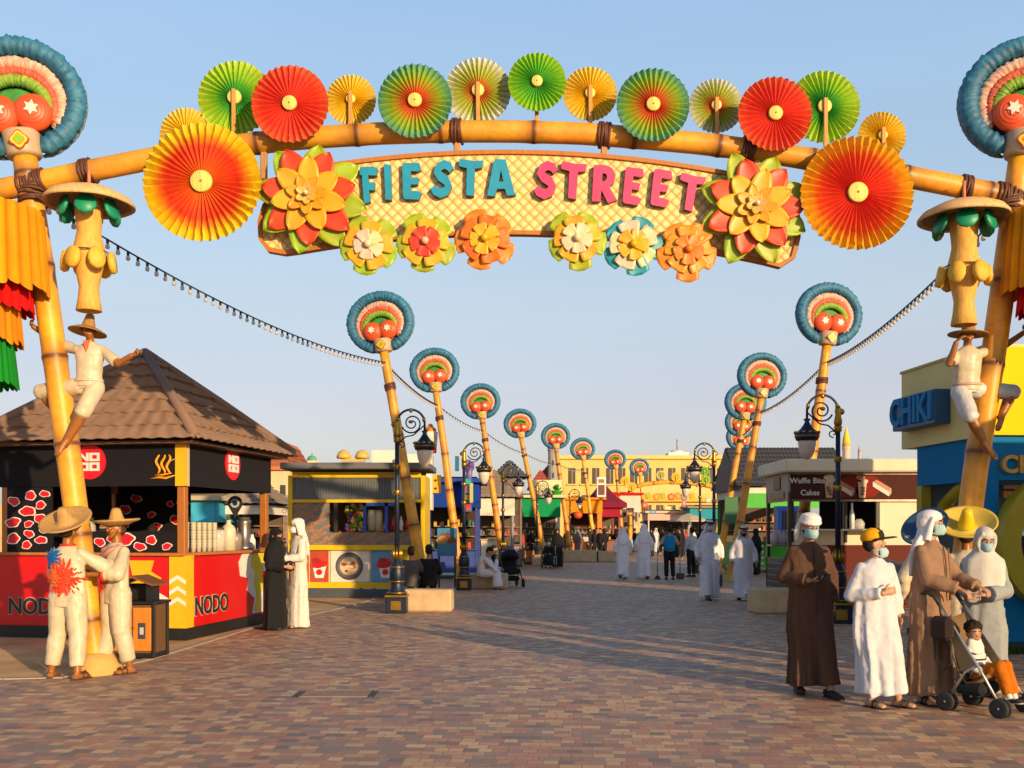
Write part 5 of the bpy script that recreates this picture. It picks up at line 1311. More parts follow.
def disc(mb, cx, cz, r, m_, y, sx=1, n=28): mb.prism([(cx+r*sx*cos(2*pi*i/n), cz+r*sin(2*pi*i/n)) for i in range(n)], .006, m_, M=T(0, y, 0))
zc = (Z2(550)+Z2(582.5))/2; hz = Z2(550)-Z2(582.5)
for x0, x1, cc, typ in ((L2(310), L2(328), (.42, .07, .04), 'b'), (L2(330.5), L2(369), (.72, .68, .60), 'p'), (L2(371), L2(399), (.13, .30, .50), 'r'), (L2(401), L2(421), (.6, .45, .05), 'g'), (L2(290), L2(308.5), (.5, .12, .05), 'g')):
    o = panel(k2, B2, x0, x1, Z2(582), Z2(550.5), mat('paint', cc), 'food_poster', y=.065, dep=.02); xm = (x0+x1)/2; mb = MB()
    if typ == 'p':
        disc(mb, xm-.02, zc, .33, mat('paint', (.08, .08, .09)), .049); disc(mb, xm-.02, zc, .28, mat('paint', (.16, .15, .15)), .042); disc(mb, xm-.02, zc, .22, mat('paint', (.70, .52, .32)), .035); rn = random.Random(2)
        for i in range(12): mb.prism(blob(rn, xm-.02+rn.uniform(-.12, .12), zc+rn.uniform(-.12, .12), rn.uniform(.02, .05), 8), .006, mat('paint', rn.choice([(.45, .2, .06), (.75, .62, .42), (.3, .1, .04)])), M=T(0, .028-.0003*i, 0))
    else:
        mb.prism([(xm-.16, zc), (xm+.16, zc), (xm+.10, zc-.28), (xm-.10, zc-.28)], .006, WHT if typ != 'g' else RED, M=T(0, .048, 0)); rn = random.Random(5)
        for i in range(9): mb.prism(blob(rn, xm+rn.uniform(-.12, .12), zc+rn.uniform(0, .14), .07, 10), .006, mat('paint', rn.choice([(.5, .02, .02), (.6, .06, .03), (.35, .02, .03)]) if typ != 'g' else (.6, .3, .08)), M=T(0, .040-.0004*i, 0))
        disc(mb, xm, zc-.14, .07, RED, .030)
    mb.build('food_picture', o)
mb = MB(); mb.box((0, D2-.04, 1.9), (W2-.2, .06, 2.3), mat('plaster', (.22, .17, .13))); mb.box((0, .35, Z2(533)), (W2-.2, .5, .05), mat('wood', (.2, .12, .08))); mb.build('interior', k2)
BLU = mat('gloss', (.02, .07, .42))
mb = MB(); x0, x1 = L2(363), L2(386)
for a, b_, c_, e_ in ((x0, x0+.07, 532.5, 502.5), (x1-.03, x1+.04, 532.5, 502.5), (x0, L2(398), 506, 502.5)): mb.box(((a+b_)/2, .04, (Z2(c_)+Z2(e_))/2), (b_-a, .06, Z2(e_)-Z2(c_)), BLU)
mb.build('window_frame', k2)
mb = MB(); mb.box((L2(335.5), .05, (Z2(532.5)+Z2(502.5))/2), (.09, .06, Z2(502.5)-Z2(532.5)), BLK); mb.build('window_post', k2)
rn = random.Random(8); mb = MB()
for i in range(70): cc = rn.choice([(.7, .3, .05), (.2, .45, .05), (.7, .6, .4), (.5, .05, .03), (.75, .6, .08), (.15, .1, .4), (.8, .5, .3)]); mb.ell((rn.uniform(L2(342), L2(361)), .5+rn.uniform(0, .1), rn.uniform(Z2(531), Z2(504))), rn.uniform(.03, .07), mat('paint', cc), nu=8, nv=5)
o = mb.build('fruit_display', k2); o['kind'] = 'stuff'
for i, px in enumerate((392, 400, 406, 411)): mb = MB(); mb.lathe([(.05, 0), (.05, .2), (.02, .28), (.02, .34), (0, .34)], WHT if i % 2 else RED, n=10, c=(L2(px), .25, Z2(532)+.03)); mb.build('sauce_bottle', k2)
for i, px in enumerate((370, 377)): mb = MB(); mb.lathe([(.09, 0), (.10, .4), (.08, .5), (0, .5)], mat('gloss', (.6, .55, .4)), n=12, c=(L2(px), .3, Z2(532)+.03)); mb.build('cup_stack', k2)
mb = MB(); mb.box((.04, D2/2-.25, Z2(467)), (L2(429)-L2(282), D2+.5, .15), mat('plaster', (.13, .13, .14)), bev=.02); mb.build('roof', k2)

# ---------------------------------------------------------------- row of stalls on the left, receding
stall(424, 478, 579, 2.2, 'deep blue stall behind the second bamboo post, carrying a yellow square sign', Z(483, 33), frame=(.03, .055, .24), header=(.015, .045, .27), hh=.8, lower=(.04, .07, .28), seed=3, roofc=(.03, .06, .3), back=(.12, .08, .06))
def slab(name, label, cat, px0, px1, py0, py1, d, dep, m_, extra=None, z0=None, grp=None):
    x0, x1 = X(px0, d), X(px1, d); zb = Z(py1, d) if z0 is None else z0; zt = Z(py0, d)
    t = thing(name, label, cat, V(((x0+x1)/2, d, zb)), 0, grp)
    mb = MB(); mb.box((0, dep/2, (zt-zb)/2), (x1-x0, dep, zt-zb), m_, bev=.01); mb.build('panel' if z0 is None else 'wall', t)
    return t, x1-x0, zt-zb
t, w_, h_ = slab('square_sign', 'yellow square sign with two dark eyes on the edge of the blue stall roof', 'sign', 432, 441, 475, 493, 31.9, .12, mat('paint', (.75, .42, .03)))
mb = MB()
for q in (.7, .25): mb.ell((-.03, -.01, h_*q), (.05, .02, .04), BLK, nu=8, nv=5)
mb.build('dot', t)
# bucket shaped roof sign
t = thing('bucket_sign', 'giant red and white bucket of fried chicken standing on a roof behind the lamp', 'roof sign', P(430.5, 452, 32.0)); k_ = .032
mb = MB(); mb.lathe([(5.8*k_, -1*k_), (6.2*k_, 4*k_), (6.4*k_, 8*k_)], mat('paint', (.66, .07, .04)), n=20); mb.lathe([(6.42*k_, 8*k_), (7.4*k_, 19*k_), (7.6*k_, 20*k_)], WHT, n=20); mb.build('bucket', t)
mb = MB(); rn = random.Random(3)
for i in range(26): a = rn.uniform(0, 6.3); r = rn.uniform(0, 5)*k_; mb.ell((r*cos(a), r*sin(a), 20*k_+(6-r/k_)*k_*rn.uniform(.3, 1.1)), rn.uniform(1.8, 2.8)*k_, mat('stone', rn.choice([(.55, .20, .05), (.45, .14, .04), (.6, .26, .07)])), nu=8, nv=6)
mb.build('fried_pieces', t)
t2, _, _ = slab('roof_box', 'white roof box with thin edge below the bucket sign', 'roof box', 403, 431.5, 454, 510, 31.4, .8, mat('plaster', (.70, .64, .56)))
slab('roof_box', 'cream ventilation housing on the roofs behind the grey and yellow kiosk', 'roof box', 371, 402, 450, 478, 32, 2, mat('plaster', (.66, .62, .55)))
t, w_, h_ = slab('totem_sign', 'tall narrow sign of red, teal and yellow stripes beside the blue stall', 'sign', 462, 472, 478, 512, 32.3, .2, mat('paint', (.03, .12, .35)))
for i, (c_, a, b_) in enumerate((((.6, .08, .08), .05, .3), ((.7, .5, .05), .35, .5), ((.65, .3, .35), .55, .8), ((.05, .4, .35), .82, .97))): mb = MB(); mb.box((0, -.01, h_*(a+b_)/2), (w_*.7, .03, h_*(b_-a)), mat('paint', c_)); mb.build('stripe', t)
slab('banner_sign', 'slim pale and green upright banner beside the striped totem', 'banner', 469.5, 473, 483, 503, 32.1, .06, mat('paint', (.45, .5, .2)))
slab('banner_sign', 'tiny teal upright banner on the roof between the second and third posts', 'banner', 455, 459, 456, 471, 34, .1, mat('paint', (.03, .16, .28)))
# purple flower shape on roof
t = thing('purple_figure', 'purple petalled roof figure just behind the second scroll lamp', 'roof sign', P(468, 486, 32.9)); mb = MB()
mb.tube([(0, 0, 0), (.05, 0, .5), (0, 0, .62)], [.12, .1, .05], mat('paint', (.18, .12, .32)), n=8); mb.build('stalk', t); mb = MB()
for i in range(6): petal(mb, .22, .09, (.15, .08, .30), T(0, 0, .65) @ RY(i*60), shape='round')
mb.build('petals', t)
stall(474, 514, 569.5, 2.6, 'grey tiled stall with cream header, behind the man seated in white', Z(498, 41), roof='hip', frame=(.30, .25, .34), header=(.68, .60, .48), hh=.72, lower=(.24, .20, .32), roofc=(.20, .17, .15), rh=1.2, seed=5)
t, w_, h_ = slab('serving_counter', 'plain cream serving counter behind the man seated in white', 'counter', 481, 500, 540, 566, 40, .7, mat('plaster', (.72, .64, .52)), z0=0)
mb = MB(); mb.box((0, .33, h_+.02), (w_+.1, .8, .05), mat('wood', (.5, .42, .34)), bev=.01); mb.build('worktop', t)
stall(497, 522, 567, 2, 'dark roofed narrow stall behind the third bamboo post', Z(478, 43.8), roof='hip', frame=(.2, .14, .12), header=(.20, .14, .12), hh=.8, lower=(.3, .22, .3), roofc=(.07, .075, .09), rh=.8, seed=6)
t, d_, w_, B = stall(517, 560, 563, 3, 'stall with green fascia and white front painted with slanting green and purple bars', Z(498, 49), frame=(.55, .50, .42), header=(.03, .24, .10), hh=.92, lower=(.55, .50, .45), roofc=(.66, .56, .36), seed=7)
mb = MB(); mb.prism([(-.2, .12), (.15, .12), (.75, 1.05), (.4, 1.05)], .02, mat('paint', (.02, .35, .15)), M=T(-.9, -.015, 0)); mb.prism([(0, .12), (.5, .12), (1.1, 1.0), (.9, 1.0)], .02, mat('paint', (.38, .18, .42)), M=T(-.1, -.015, 0)); mb.build('painted_bar', t)
slab('facade_block', 'cream billboard wall above the green stall with a small bright green pot', 'facade', 533, 562, 480, 497, 50, .5, mat('plaster', (.70, .60, .38)))
t = thing('roof_planter', 'small bright green planter on the cream wall above the green stall', 'planter', P(557, 497, 49.3)); mb = MB(); mb.lathe([(.10, 0), (.18, .3), (.2, .32), (0, .32)], mat('paint', (.06, .4, .08)), n=12, M=S(1.6, 1, 1)); mb.build('pot', t)
mb = MB(); rn = random.Random(2)
for i in range(30): a = rn.uniform(0, 6.3); petal(mb, .35, .05, (.05, .28, .04), T(0, 0, .3) @ RZ(a*57) @ RX(rn.uniform(10, 60)))
mb.build('leaves', t)
# tower and little red roofs
def tower(px0, px1, py0, d, label, c, roof=None, rc=(.3, .08, .06), n=12):
    b = V((X((px0+px1)/2, d), d, 0)); r = (px1-px0)/2*d/F; h = Z(py0, d); t = thing('tower', label, 'tower', b); mb = MB(); mb.lathe([(r, 0), (r, h*.96), (r*1.1, h*.965), (r*1.1, h), (0, h)], mat('plaster', c), n=n, smooth=False); mb.build('shaft', t)
    if roof: mb = MB(); mb.lathe([(r*1.15, h), (r*.9, h+roof*.35), (r*.3, h+roof*.8), (0, h+roof)], mat('plaster', rc), n=n); mb.build('top', t)
    for i in range(3):
        mb = MB(); mb.box((0, -r-.0, h*(.6+.12*i)), (r*.35, .06, h*.05), mat('paint', (.06, .06, .07))); mb.build('window', t)
    return t
tower(548, 558, 447, 85, 'slim grey concrete tower between the fourth and fifth bamboo posts', (.30, .28, .27), None)
tower(842.5, 850, 446, 110, 'slim pale minaret with yellow pointed cap above the waffle kiosk roof', (.50, .42, .36), 2.2, (.75, .50, .12))
tower(858, 861, 452, 118, 'very thin finial with ball behind the waffle kiosk, right of the minaret', (.42, .38, .36), .8, (.40, .32, .26))
def dome(px, py, rp, d, label, c, base=(.62, .55, .42), bw=1.25, bh=3):
    t = thing('domed_roof', label, 'dome', V((X(px, d), d, 0))); r = rp*d/F; z = Z(py, d); mb = MB(); mb.box((0, 0, z/2), (2*r*bw, 2*r*bw, z), mat('plaster', base)); mb.build('wall', t)
    mb = MB(); mb.lathe([(r, z), (r, z+r*.2), (r*.9, z+r*.6), (r*.6, z+r*.95), (r*.12, z+r*1.15), (r*.06, z+r*1.7), (0, z+r*1.9)], mat('plaster', c), n=20); mb.build('dome', t)
dome(312, 461, 5, 80, 'small green dome over a pale turret behind the grey and yellow kiosk', (.12, .30, .20), (.66, .58, .42))
dome(849+14, 462, 3, 115, 'tiny bronze dome left in the gap above the waffle kiosk', (.36, .28, .22))
dome(867, 462, 3.2, 120, 'tiny bronze dome, rightmost of the little domes above the waffle kiosk', (.40, .30, .24))
t = thing('roof_finial', 'pair of small golden scallop shapes on the roofline behind the grey and yellow kiosk', 'roof ornament', P(353, 462, 60)); mb = MB()
mb.box((0, 0, .1), (1.4, .4, .2), mat('paint', (.60, .42, .16)))
for q in (-1, 1): mb.lathe([(.42, .2), (.45, .35), (.30, .62), (.1, .72), (0, .72)], mat('paint', (.62, .42, .14)), n=12, c=(q*.55, 0, 0))
mb.build('scallop', t)
def house(px0, px1, pyt, d, dep, label, c, rc, rh, win=0, hip=True, z=None):
    x0, x1 = X(px0, d), X(px1, d); w_ = x1-x0; h = Z(pyt, d); t = thing('background_building', label, 'building', V(((x0+x1)/2, d, 0))); B = lambda: MB(T(0, dep/2, 0))
    mb = B(); mb.box((0, 0, h/2), (w_, dep, h), mat('plaster', c)); mb.build('wall', t)
    if rh: mb = B(); gable_roof(mb, w_, dep, h, rh, mat('matte', rc), ov=.2, rows=6); mb.build('roof', t)
    else: mb = B(); mb.box((0, 0, h+.1), (w_+.3, dep+.3, .2), mat('plaster', tuple(min(.8, q*1.1) for q in c))); mb.build('parapet', t)
    for i in range(win):
        x = -w_/2+w_*(i+.5)/win; mb = B(); mb.box((x, -dep/2-.01, h*.72), (w_/win*.38, .08, h*.2), mat('gloss', (.05, .05, .06))); fr = mb.build('window', t)
        mb = B(); mb.box((x, -dep/2-.06, h*.72-h*.1), (w_/win*.46, .1, .08), mat('plaster', tuple(min(.8, q*1.1) for q in c))); mb.build('sill', fr)
    return t
house(531, 551, 487, 90, 8, 'low house with red tiled roof left of the grey tower', (.55, .45, .35), (.32, .09, .07), 1.6)
house(541, 566, 476, 100, 8, 'taller red tiled roof behind the grey tower', (.50, .42, .35), (.30, .09, .08), 1.7)
house(262, 290, 470, 70, 8, 'red roofed house seen between the two left kiosks', (.60, .48, .30), (.42, .16, .10), 2.2, win=2)
house(256, 268, 452, 88, 4, 'narrow cream turret house rising at the right corner of the tiled kiosk roof', (.66, .56, .36), (.3, .1, .07), 0, win=1)
house(268, 289, 500, 45, 4, 'grey metal cabin right beside the grey and yellow kiosk', (.22, .23, .25), (.2, .2, .2), 0)
stall(566, 602, 555.4, 3, 'bright orange stall with red lantern front far down the left side', Z(500, 64), frame=(.62, .22, .05), header=(.62, .24, .05), hh=.85, lower=(.55, .18, .05), roofc=(.6, .25, .06), seed=11, back=(.10, .04, .03), post_w=.3)
t = thing('paper_lantern', 'round red and cream lantern hanging in the orange stall', 'lantern', P(578, 515, 63.4)); mb = MB(); mb.ell((0, 0, 0), (.28, .28, .24), mat('paint', (.7, .12, .04)), nu=16); mb.lathe([(.1, .2), (.1, .26), (0, .26)], YEL, n=10); mb.build('shade', t)
stall(590, 620, 555.1, 4, 'maroon pyramid tent stall in the distance', Z(503, 64.5), roof='tent', frame=(.25, .05, .06), header=(.26, .02, .04), hh=.9, lower=(.22, .09, .08), roofc=(.19, .02, .045), rh=1.6, seed=12, ov=.4)
stall(609, 640, 552.5, 3, 'white distant stall with red roof edge and food pictures', Z(495, 72), frame=(.5, .46, .42), header=(.55, .52, .46), hh=1.25, lower=(.45, .45, .5), roofc=(.65, .02, .02), seed=13)
t, w_, h_ = slab('menu_sign', 'upright white menu sign with dark food photos, left of the red-topped stall', 'sign', 597, 606, 477, 497, 56, .15, WHT)
mb = MB(); mb.box((0, -.015, h_*.35), (w_*.7, .02, h_*.5), mat('paint', (.14, .05, .03))); mb.box((0, -.015, h_*.8), (w_*.6, .02, h_*.18), mat('paint', (.3, .15, .05))); mb.build('food_picture', t)
for i, px in enumerate((619, 630)):
    t, w_, h_ = slab('food_picture_sign', ('left' if i == 0 else 'right')+' one of two square food pictures on the white distant stall', 'sign', px-4, px+4, 508, 516, 71.3, .05, mat('paint', (.12, .05, .03))); mb = MB(); disc(mb, 0, h_/2, h_*.35, mat('paint', (.6, .35, .15)), -.01); mb.build('dish', t)

# ---------------------------------------------------------------- far yellow building and far arch
db = 92
t = thing('arcade_building', 'long yellow building with dark windows closing the far end of the street', 'building', V((X(645, db), db, 0))); w_ = X(742, db)-X(566, db); h = Z(459, db); YB = mat('plaster', (.62, .46, .20))
mb = MB(); mb.box((0, 4, h/2), (w_, 8, h), YB); mb.build('wall', t)
mb = MB(); mb.box((0, 4, h+.15), (w_+.4, 8.5, .35), mat('plaster', (.70, .50, .20)), bev=.04); mb.build('cornice', t)
mb = MB(); mb.box((0, -.2, Z(500, db)), (w_+.2, .5, .35), mat('plaster', (.60, .38, .12)), bev=.04); mb.build('string_course', t)
for i, px in enumerate((572, 585, 596, 610, 622, 634, 648, 660, 672, 685, 697, 709, 721, 733)):
    for z0, z1 in ((468, 484), (505, 522)):
        mb = MB(); x = X(px, db)-t.location.x; mb.box((x, -.02, (Z(z0, db)+Z(z1, db))/2), (.62, .12, Z(z0, db)-Z(z1, db)), mat('gloss', (.07, .055, .05))); fr = mb.build('window', t)
        mb = MB(); mb.box((x, -.10, Z(z1, db)-.06), (.9, .2, .12), mat('plaster', (.70, .50, .22)), bev=.01)
        mb.box((x, -.10, (Z(z0, db)+Z(z1, db))/2), (.05, .05, Z(z0, db)-Z(z1, db)), mat('paint', (.55, .4, .2))); mb.build('sill', fr)
t = thing('roof_pavilion', 'low white stepped pavilion with mast on the yellow building roof', 'roof pavilion', V((X(677, 95), 95, Z(460, 95)+.35))); k_ = .095
mb = MB(); mb.box((0, 0, .15), (20*k_, 2, .3), WHT); mb.lathe([(9*k_, .3), (6.5*k_, .45), (5.5*k_, .55), (0, .6)], WHT, n=16); mb.build('canopy', t); mb = MB(); mb.tube([(0, 0, .5), (0, 0, 1.6)], .05, mat('iron', (.3, .1, .1)), n=6); mb.build('mast', t)
# far arch
Df = 74
t = thing('far_arch', 'distant second bamboo arch with woven fascia crossing the end of the street', 'arch', V((X(675, Df), Df, 0))); cx = t.location.x
mb = MB(); pa = [V((X(x, Df)-cx, 0, Z(y, Df))) for x, y in ((628, 489), (645, 484), (665, 482), (685, 482.5), (705, 485), (728, 491))]; bamboo(mb, pa, .16, .16, 1.2, n=10); mb.build('beam', t)
for x in (630, 727): mb = MB(); bamboo(mb, [(X(x, Df)-cx, 0, 0), (X(x, Df)-cx, 0, Z(488, Df))], .18, .15, 1.2, n=10); mb.build('post', t)
mb = MB(); mb.prism([(X(642, Df)-cx, Z(494, Df)), (X(712, Df)-cx, Z(494, Df)), (X(714, Df)-cx, Z(485.5, Df)), (X(678, Df)-cx, Z(484, Df)), (X(640, Df)-cx, Z(485.5, Df))], .1, mat('plaster', (.68, .50, .24))); mb.build('fascia', t)
for px, py, kd, lab in ((625, 481, 'yellow', 'tiny yellow fan on the far arch, leftmost'), (661, 475, 'pale', 'tiny pale fan on the far arch'), (676, 477, 'yellow', 'tiny yellow fan on the far arch, right of the pale one'), (704, 471, 'smallgreen', 'tiny green fan on the far arch'), (706, 480, 'green', 'tiny lime fan low on the far arch'), (632, 487, 'yellow', 'tiny yellow fan low on the left of the far arch')):
    fan(px, py, 4.6, kd, 0, lab, stick='front', n=14, D_=Df-.3, grp='tiny fans on the far arch')
for i, (px, c_) in enumerate(((648, LG), (656, OR2), (663, LG), (671, RO), (678, OR2), (684, TL2), (692, YL))):
    flower(px, 496+(i % 2), [(5, .25, .13, c_, 0, 'round', 0), (5, .14, .07, YL, .1, 'round', 30)], (.8, .6, .3), 'tiny %s paper flower under the fascia of the far arch, %s from the left' % (('lime', 'orange', 'lime', 'red', 'orange', 'teal', 'yellow')[i], ('first', 'second', 'third', 'fourth', 'fifth', 'sixth', 'seventh')[i]), D_=Df-.3, y=0, grp='tiny flowers on the far arch')
# far end stalls
stall(648, 690, 551.5, 3, 'pink and white framed stall at the far end of the street', Z(513, 75), frame=(.70, .55, .52), header=(.66, .40, .36), hh=.55, lower=(.6, .5, .5), roofc=(.6, .5, .4), seed=21)
stall(690, 728, 552, 3, 'teal fronted distant stall right of the pink one', Z(508, 73), frame=(.05, .25, .3), header=(.05, .25, .32), hh=.8, lower=(.2, .12, .1), roofc=(.3, .2, .12), seed=22)
# market glimpsed behind the left kiosk
stall(118, 214, 585, 2.5, 'turquoise bannered stall seen through the open NODO kiosk', Z(501, 29.5), frame=(.25, .2, .15), header=(.08, .36, .52), hh=.62, lower=(.4, .3, .2), roofc=(.4, .35, .25), seed=31)
t, _, _, _ = stall(226, 268, 583, 2.5, 'small grey hipped-roof stall with white name board, seen through the right of the NODO kiosk', Z(505, 30.5), roof='hip', frame=(.30, .20, .14), header=(.70, .66, .60), hh=.28, lower=(.30, .12, .05), roofc=(.24, .20, .18), rh=.8, seed=32, ov=.3)
slab('stone_wall', 'grey stone wall patch seen through the NODO kiosk', 'wall', 196, 232, 513, 530, 33, .4, mat('stone', (.34, .28, .24)), z0=0)
slab('market_wall', 'long low ochre market wall behind the left kiosks', 'wall', -60, 300, 505, 530, 60, .5, mat('plaster', (.48, .34, .2)), z0=0)
t = thing('pin_sign', 'black teardrop map-pin sign with blue ring hanging in the NODO kiosk opening', 'sign', P(235, 518, 17.6)); mb = MB(); o_ = [(0, -.0)]+[(.13*cos(rad(a)), .26+.13*sin(rad(a))) for a in range(-25, 206, 15)]
mb.prism(o_, .02, BLK); mb.build('pin', t); mb = MB(); mb.prism([[(.08*cos(2*pi*i/20), .26+.08*sin(2*pi*i/20)) for i in range(20)], [(.045*cos(2*pi*i/20), .26+.045*sin(2*pi*i/20)) for i in range(20)]], .01, mat('paint', (.35, .45, .6)), M=T(0, -.012, 0)); mb.build('ring', t); mb = MB(); mb.tube([(0, .01, .39), (0, .01, .95)], .004, BLK, n=5); mb.build('cord', t)

# small hanging signs and parasols in the far jumble
for px, py, w2, h2, d_, c_, lab in ((553, 506, 5, 6, 60, (.6, .2, .06), 'small orange board hanging between the green and orange stalls'), (585, 497, 6, 4, 66, (.55, .5, .4), 'pale name board over the roof of the orange stall'), (601, 507, 4, 7, 66, (.1, .25, .12), 'narrow dark green banner left of the maroon tent'), (645, 505, 5, 6, 70, (.5, .08, .06), 'little red board right of the white distant stall'), (653, 512, 6, 4, 71, (.1, .2, .4), 'little blue board above the pink framed stall'), (668, 508, 7, 4, 72, (.6, .5, .2), 'small yellow name board above the pink framed stall'), (684, 503, 4, 8, 69, (.4, .12, .2), 'narrow magenta banner left of the teal stall'), (709, 500, 6, 5, 68, (.5, .45, .35), 'cream board above the teal stall'), (720, 513, 5, 9, 60, (.45, .15, .04), 'orange upright banner at the left edge of the green stall')):
    t, w3, h3 = slab('shop_sign', lab, 'sign', px-w2/2, px+w2/2, py-h2/2, py+h2/2, d_, .08, mat('paint', c_)); mb = MB(); mb.box((0, -.006, h3*.5), (w3*.6, .01, h3*.35), mat('paint', tuple(min(.7, q+.25) for q in c_))); mb.build('sign_face', t)
for px, d_, c_, lab in ((688, 64, (.5, .42, .3), 'open cream parasol by the pink framed stall'), (604, 78, (.3, .06, .05), 'dark red parasol behind the maroon tent'), (655, 80, (.1, .25, .28), 'small teal parasol under the far arch')):
    t = thing('parasol', lab, 'parasol', V((X(px, d_), d_, 0))); mb = MB(); mb.tube([(0, 0, 0), (0, 0, 2.6)], .03, mat('iron', (.2, .2, .2)), n=6); mb.build('pole', t); mb = MB(); mb.lathe([(1.3, 2.15), (1.28, 2.22), (.7, 2.5), (0, 2.7)], mat('cloth', c_), n=8, smooth=False); o = mb.build('canopy', t); s = o.modifiers.new('t', 'SOLIDIFY'); s.thickness = .02
# ---------------------------------------------------------------- trees
def tree(x, y, h, r, label, seed=1, c=(.07, .13, .03), n=1800, palm=False):
    t = thing('shade_tree' if not palm else 'palm_tree', label, 'tree', V((x, y, 0))); rn = random.Random(seed)
    mb = MB(); wd = mat('wood', (.14, .09, .05)); mb.tube([(0, 0, 0), (.05, 0, h*.3), (-.03, 0, h*.6)], [.14, .10, .05], wd, n=8)
    for i in range(6): a = rn.uniform(0, 6.3); mb.tube([(0, 0, h*.4), (r*.4*cos(a), r*.4*sin(a), h*.62), (r*.75*cos(a), r*.75*sin(a), h*.8)], [.05, .03, .01], wd, n=5)
    mb.build('trunk', t); mb = MB(); vs = []; fs = []; cs = []
    cl = [(rn.gauss(0, r*.42), rn.gauss(0, r*.42), h*.7+rn.gauss(0, h*.13), rn.uniform(.25, .45)*r) for _ in range(14)]
    for i in range(n):
        a, b, z, q = rn.choice(cl); d_ = V((rn.gauss(0, 1), rn.gauss(0, 1), rn.gauss(0, 1))).normalized()*q*rn.uniform(.6, 1.05); p = V((a, b, z))+d_
        u = V((rn.gauss(0, 1), rn.gauss(0, 1), rn.gauss(0, 1))).normalized(); v = u.orthogonal().normalized(); s_ = .05+.04*rn.random(); k0 = len(vs); vs += [p-u*s_*1.6, p+v*s_*.6, p+u*s_*1.6, p-v*s_*.6]; fs.append((k0, k0+1, k0+2, k0+3)); q2 = rn.uniform(.6, 1.5); cs += [(c[0]*q2, c[1]*q2, c[2]*q2)]*4
    mb.add(vs, fs, CLA, False, cs); mb.build('crown', t)
tree(X(228, 34), 34, 2.8, 1.3, 'leafy green tree seen through the NODO kiosk right of the post', 3)
tree(X(262, 40), 40, 3.4, 1.1, 'small dark tree between the tiled kiosk roof and the red roofed house', 4)
tree(X(155, 36), 36, 2.9, 1.4, 'yellow green bush behind the turquoise bannered stall', 5, (.16, .16, .03))
tree(X(663, 80), 80, 3.2, 1.3, 'dark distant tree beneath the far arch', 6)

# ---------------------------------------------------------------- right side stalls
t, d_, w_, B = stall(742, 846, 573, 4.5, 'bright green stall with steep dark tiled roof on the right', Z(487, 37), frame=(.03, .24, .05), header=(.62, .58, .50), hh=.35, lower=(.06, .36, .03), roofc=(.04, .042, .05), roof='none', seed=41, counter=1.15)
mb = MB(T(0, 2.25, 0)); z0, z1 = Z(487, 37), Z(444, 37)+.1; a, b = w_/2+.15, 2.5
for s_ in (-1, 1):
    rows = 9; vs = []; fs = []; nw = 60; nr = 0
    for r in range(rows):
        for e in (0, 1):
            tt = (r+e)/rows; y_ = s_*b*(1-tt); zz = z0+(z1-z0)*tt+(.05 if e == 0 else 0)
            for i in range(nw+1): vs.append((-a-.10+(2*a+.10)*i/nw+tt*.12, y_, zz+.02*abs(sin(i*pi*.5))))
            nr += 1
    for r in range(nr-1):
        for i in range(nw): q = r*(nw+1)+i; fs.append((q, q+1, q+nw+2, q+nw+1))
    mb.add(vs, fs, mat('matte', (.045, .047, .055)), False)
mb.prism([(-b, z0-.05), (b, z0-.05), (0, z1-.02)], .06, mat('wood', (.05, .035, .03)), M=T(-a-.02, 0, 0) @ RZ(-90)); mb.build('tiled_roof', t)
mb = MB(T(0, 0, 0)); mb.box((0, -.07, Z(500, 37)), (w_+.06, .05, .55), mat('paint', (.06, .40, .03))); mb.build('green_fascia', t)
mb = MB()
for i in range(3):
    for j in range(4): mb.ell((-w_/2+.55+i*.22, -.0, .35+j*.22), (.055, .03, .055), WHT, nu=10, nv=5)
mb.build('white_dots', t)
mb = MB(); mb.box((-w_/2-.42, -.1, Z(510, 37)), (.5, .08, 1.0), mat('paint', (.02, .12, .04))); mb.build('side_board', t)
t, w_, h_ = slab('fridge', 'blue and dark drink fridge standing inside the green stall', 'fridge', 778, 800, 506, 545, 36.4, .6, mat('gloss', (.03, .12, .45)))
mb = MB(); mb.box((0, -.02, h_*.5), (w_*.6, .03, h_*.75), mat('gloss', (.02, .02, .03))); mb.build('glass_door', t)

# waffle kiosk
dw = 20.0
kw = thing('waffle_kiosk', 'brown and cream waffle kiosk with dessert pictures on its long header', 'kiosk', V((X(855, dw), dw, 0))); cw = kw.location.x
def LW(px): return X(px, dw)-cw
def ZW(py): return Z(py, dw)
x0, x1 = LW(791), LW(925); dp = 1.75
CW = mat('plaster', (.68, .60, .46)); BRN = mat('matte', (.055, .018, .013))
mb = MB(); mb.box(((x0+x1)/2, dp/2, ZW(466)), (x1-x0+.36, dp+.5, .26), CW, bev=.03); mb.build('roof', kw)
mb = MB(); mb.box(((x0+x1)/2, -.02, ZW(487)), (x1-x0, .08, ZW(473)-ZW(501)), BRN); hw = mb.build('header', kw)
mb = MB(); mb.box(((x0+x1)/2, -.065, ZW(473.6)), (x1-x0, .02, .04), mat('metal', (.25, .2, .18))); mb.box(((x0+x1)/2, -.065, ZW(500.6)), (x1-x0, .02, .04), mat('metal', (.25, .2, .18))); mb.build('header_trim', hw)
mb = MB(); mb.text('Waffle Bites', .155, .01, WHT, T(LW(808), -.068, ZW(481)), .01); mb.text('Cakes', .155, .01, WHT, T(LW(809), -.068, ZW(493)), .01); mb.build('lettering', hw)
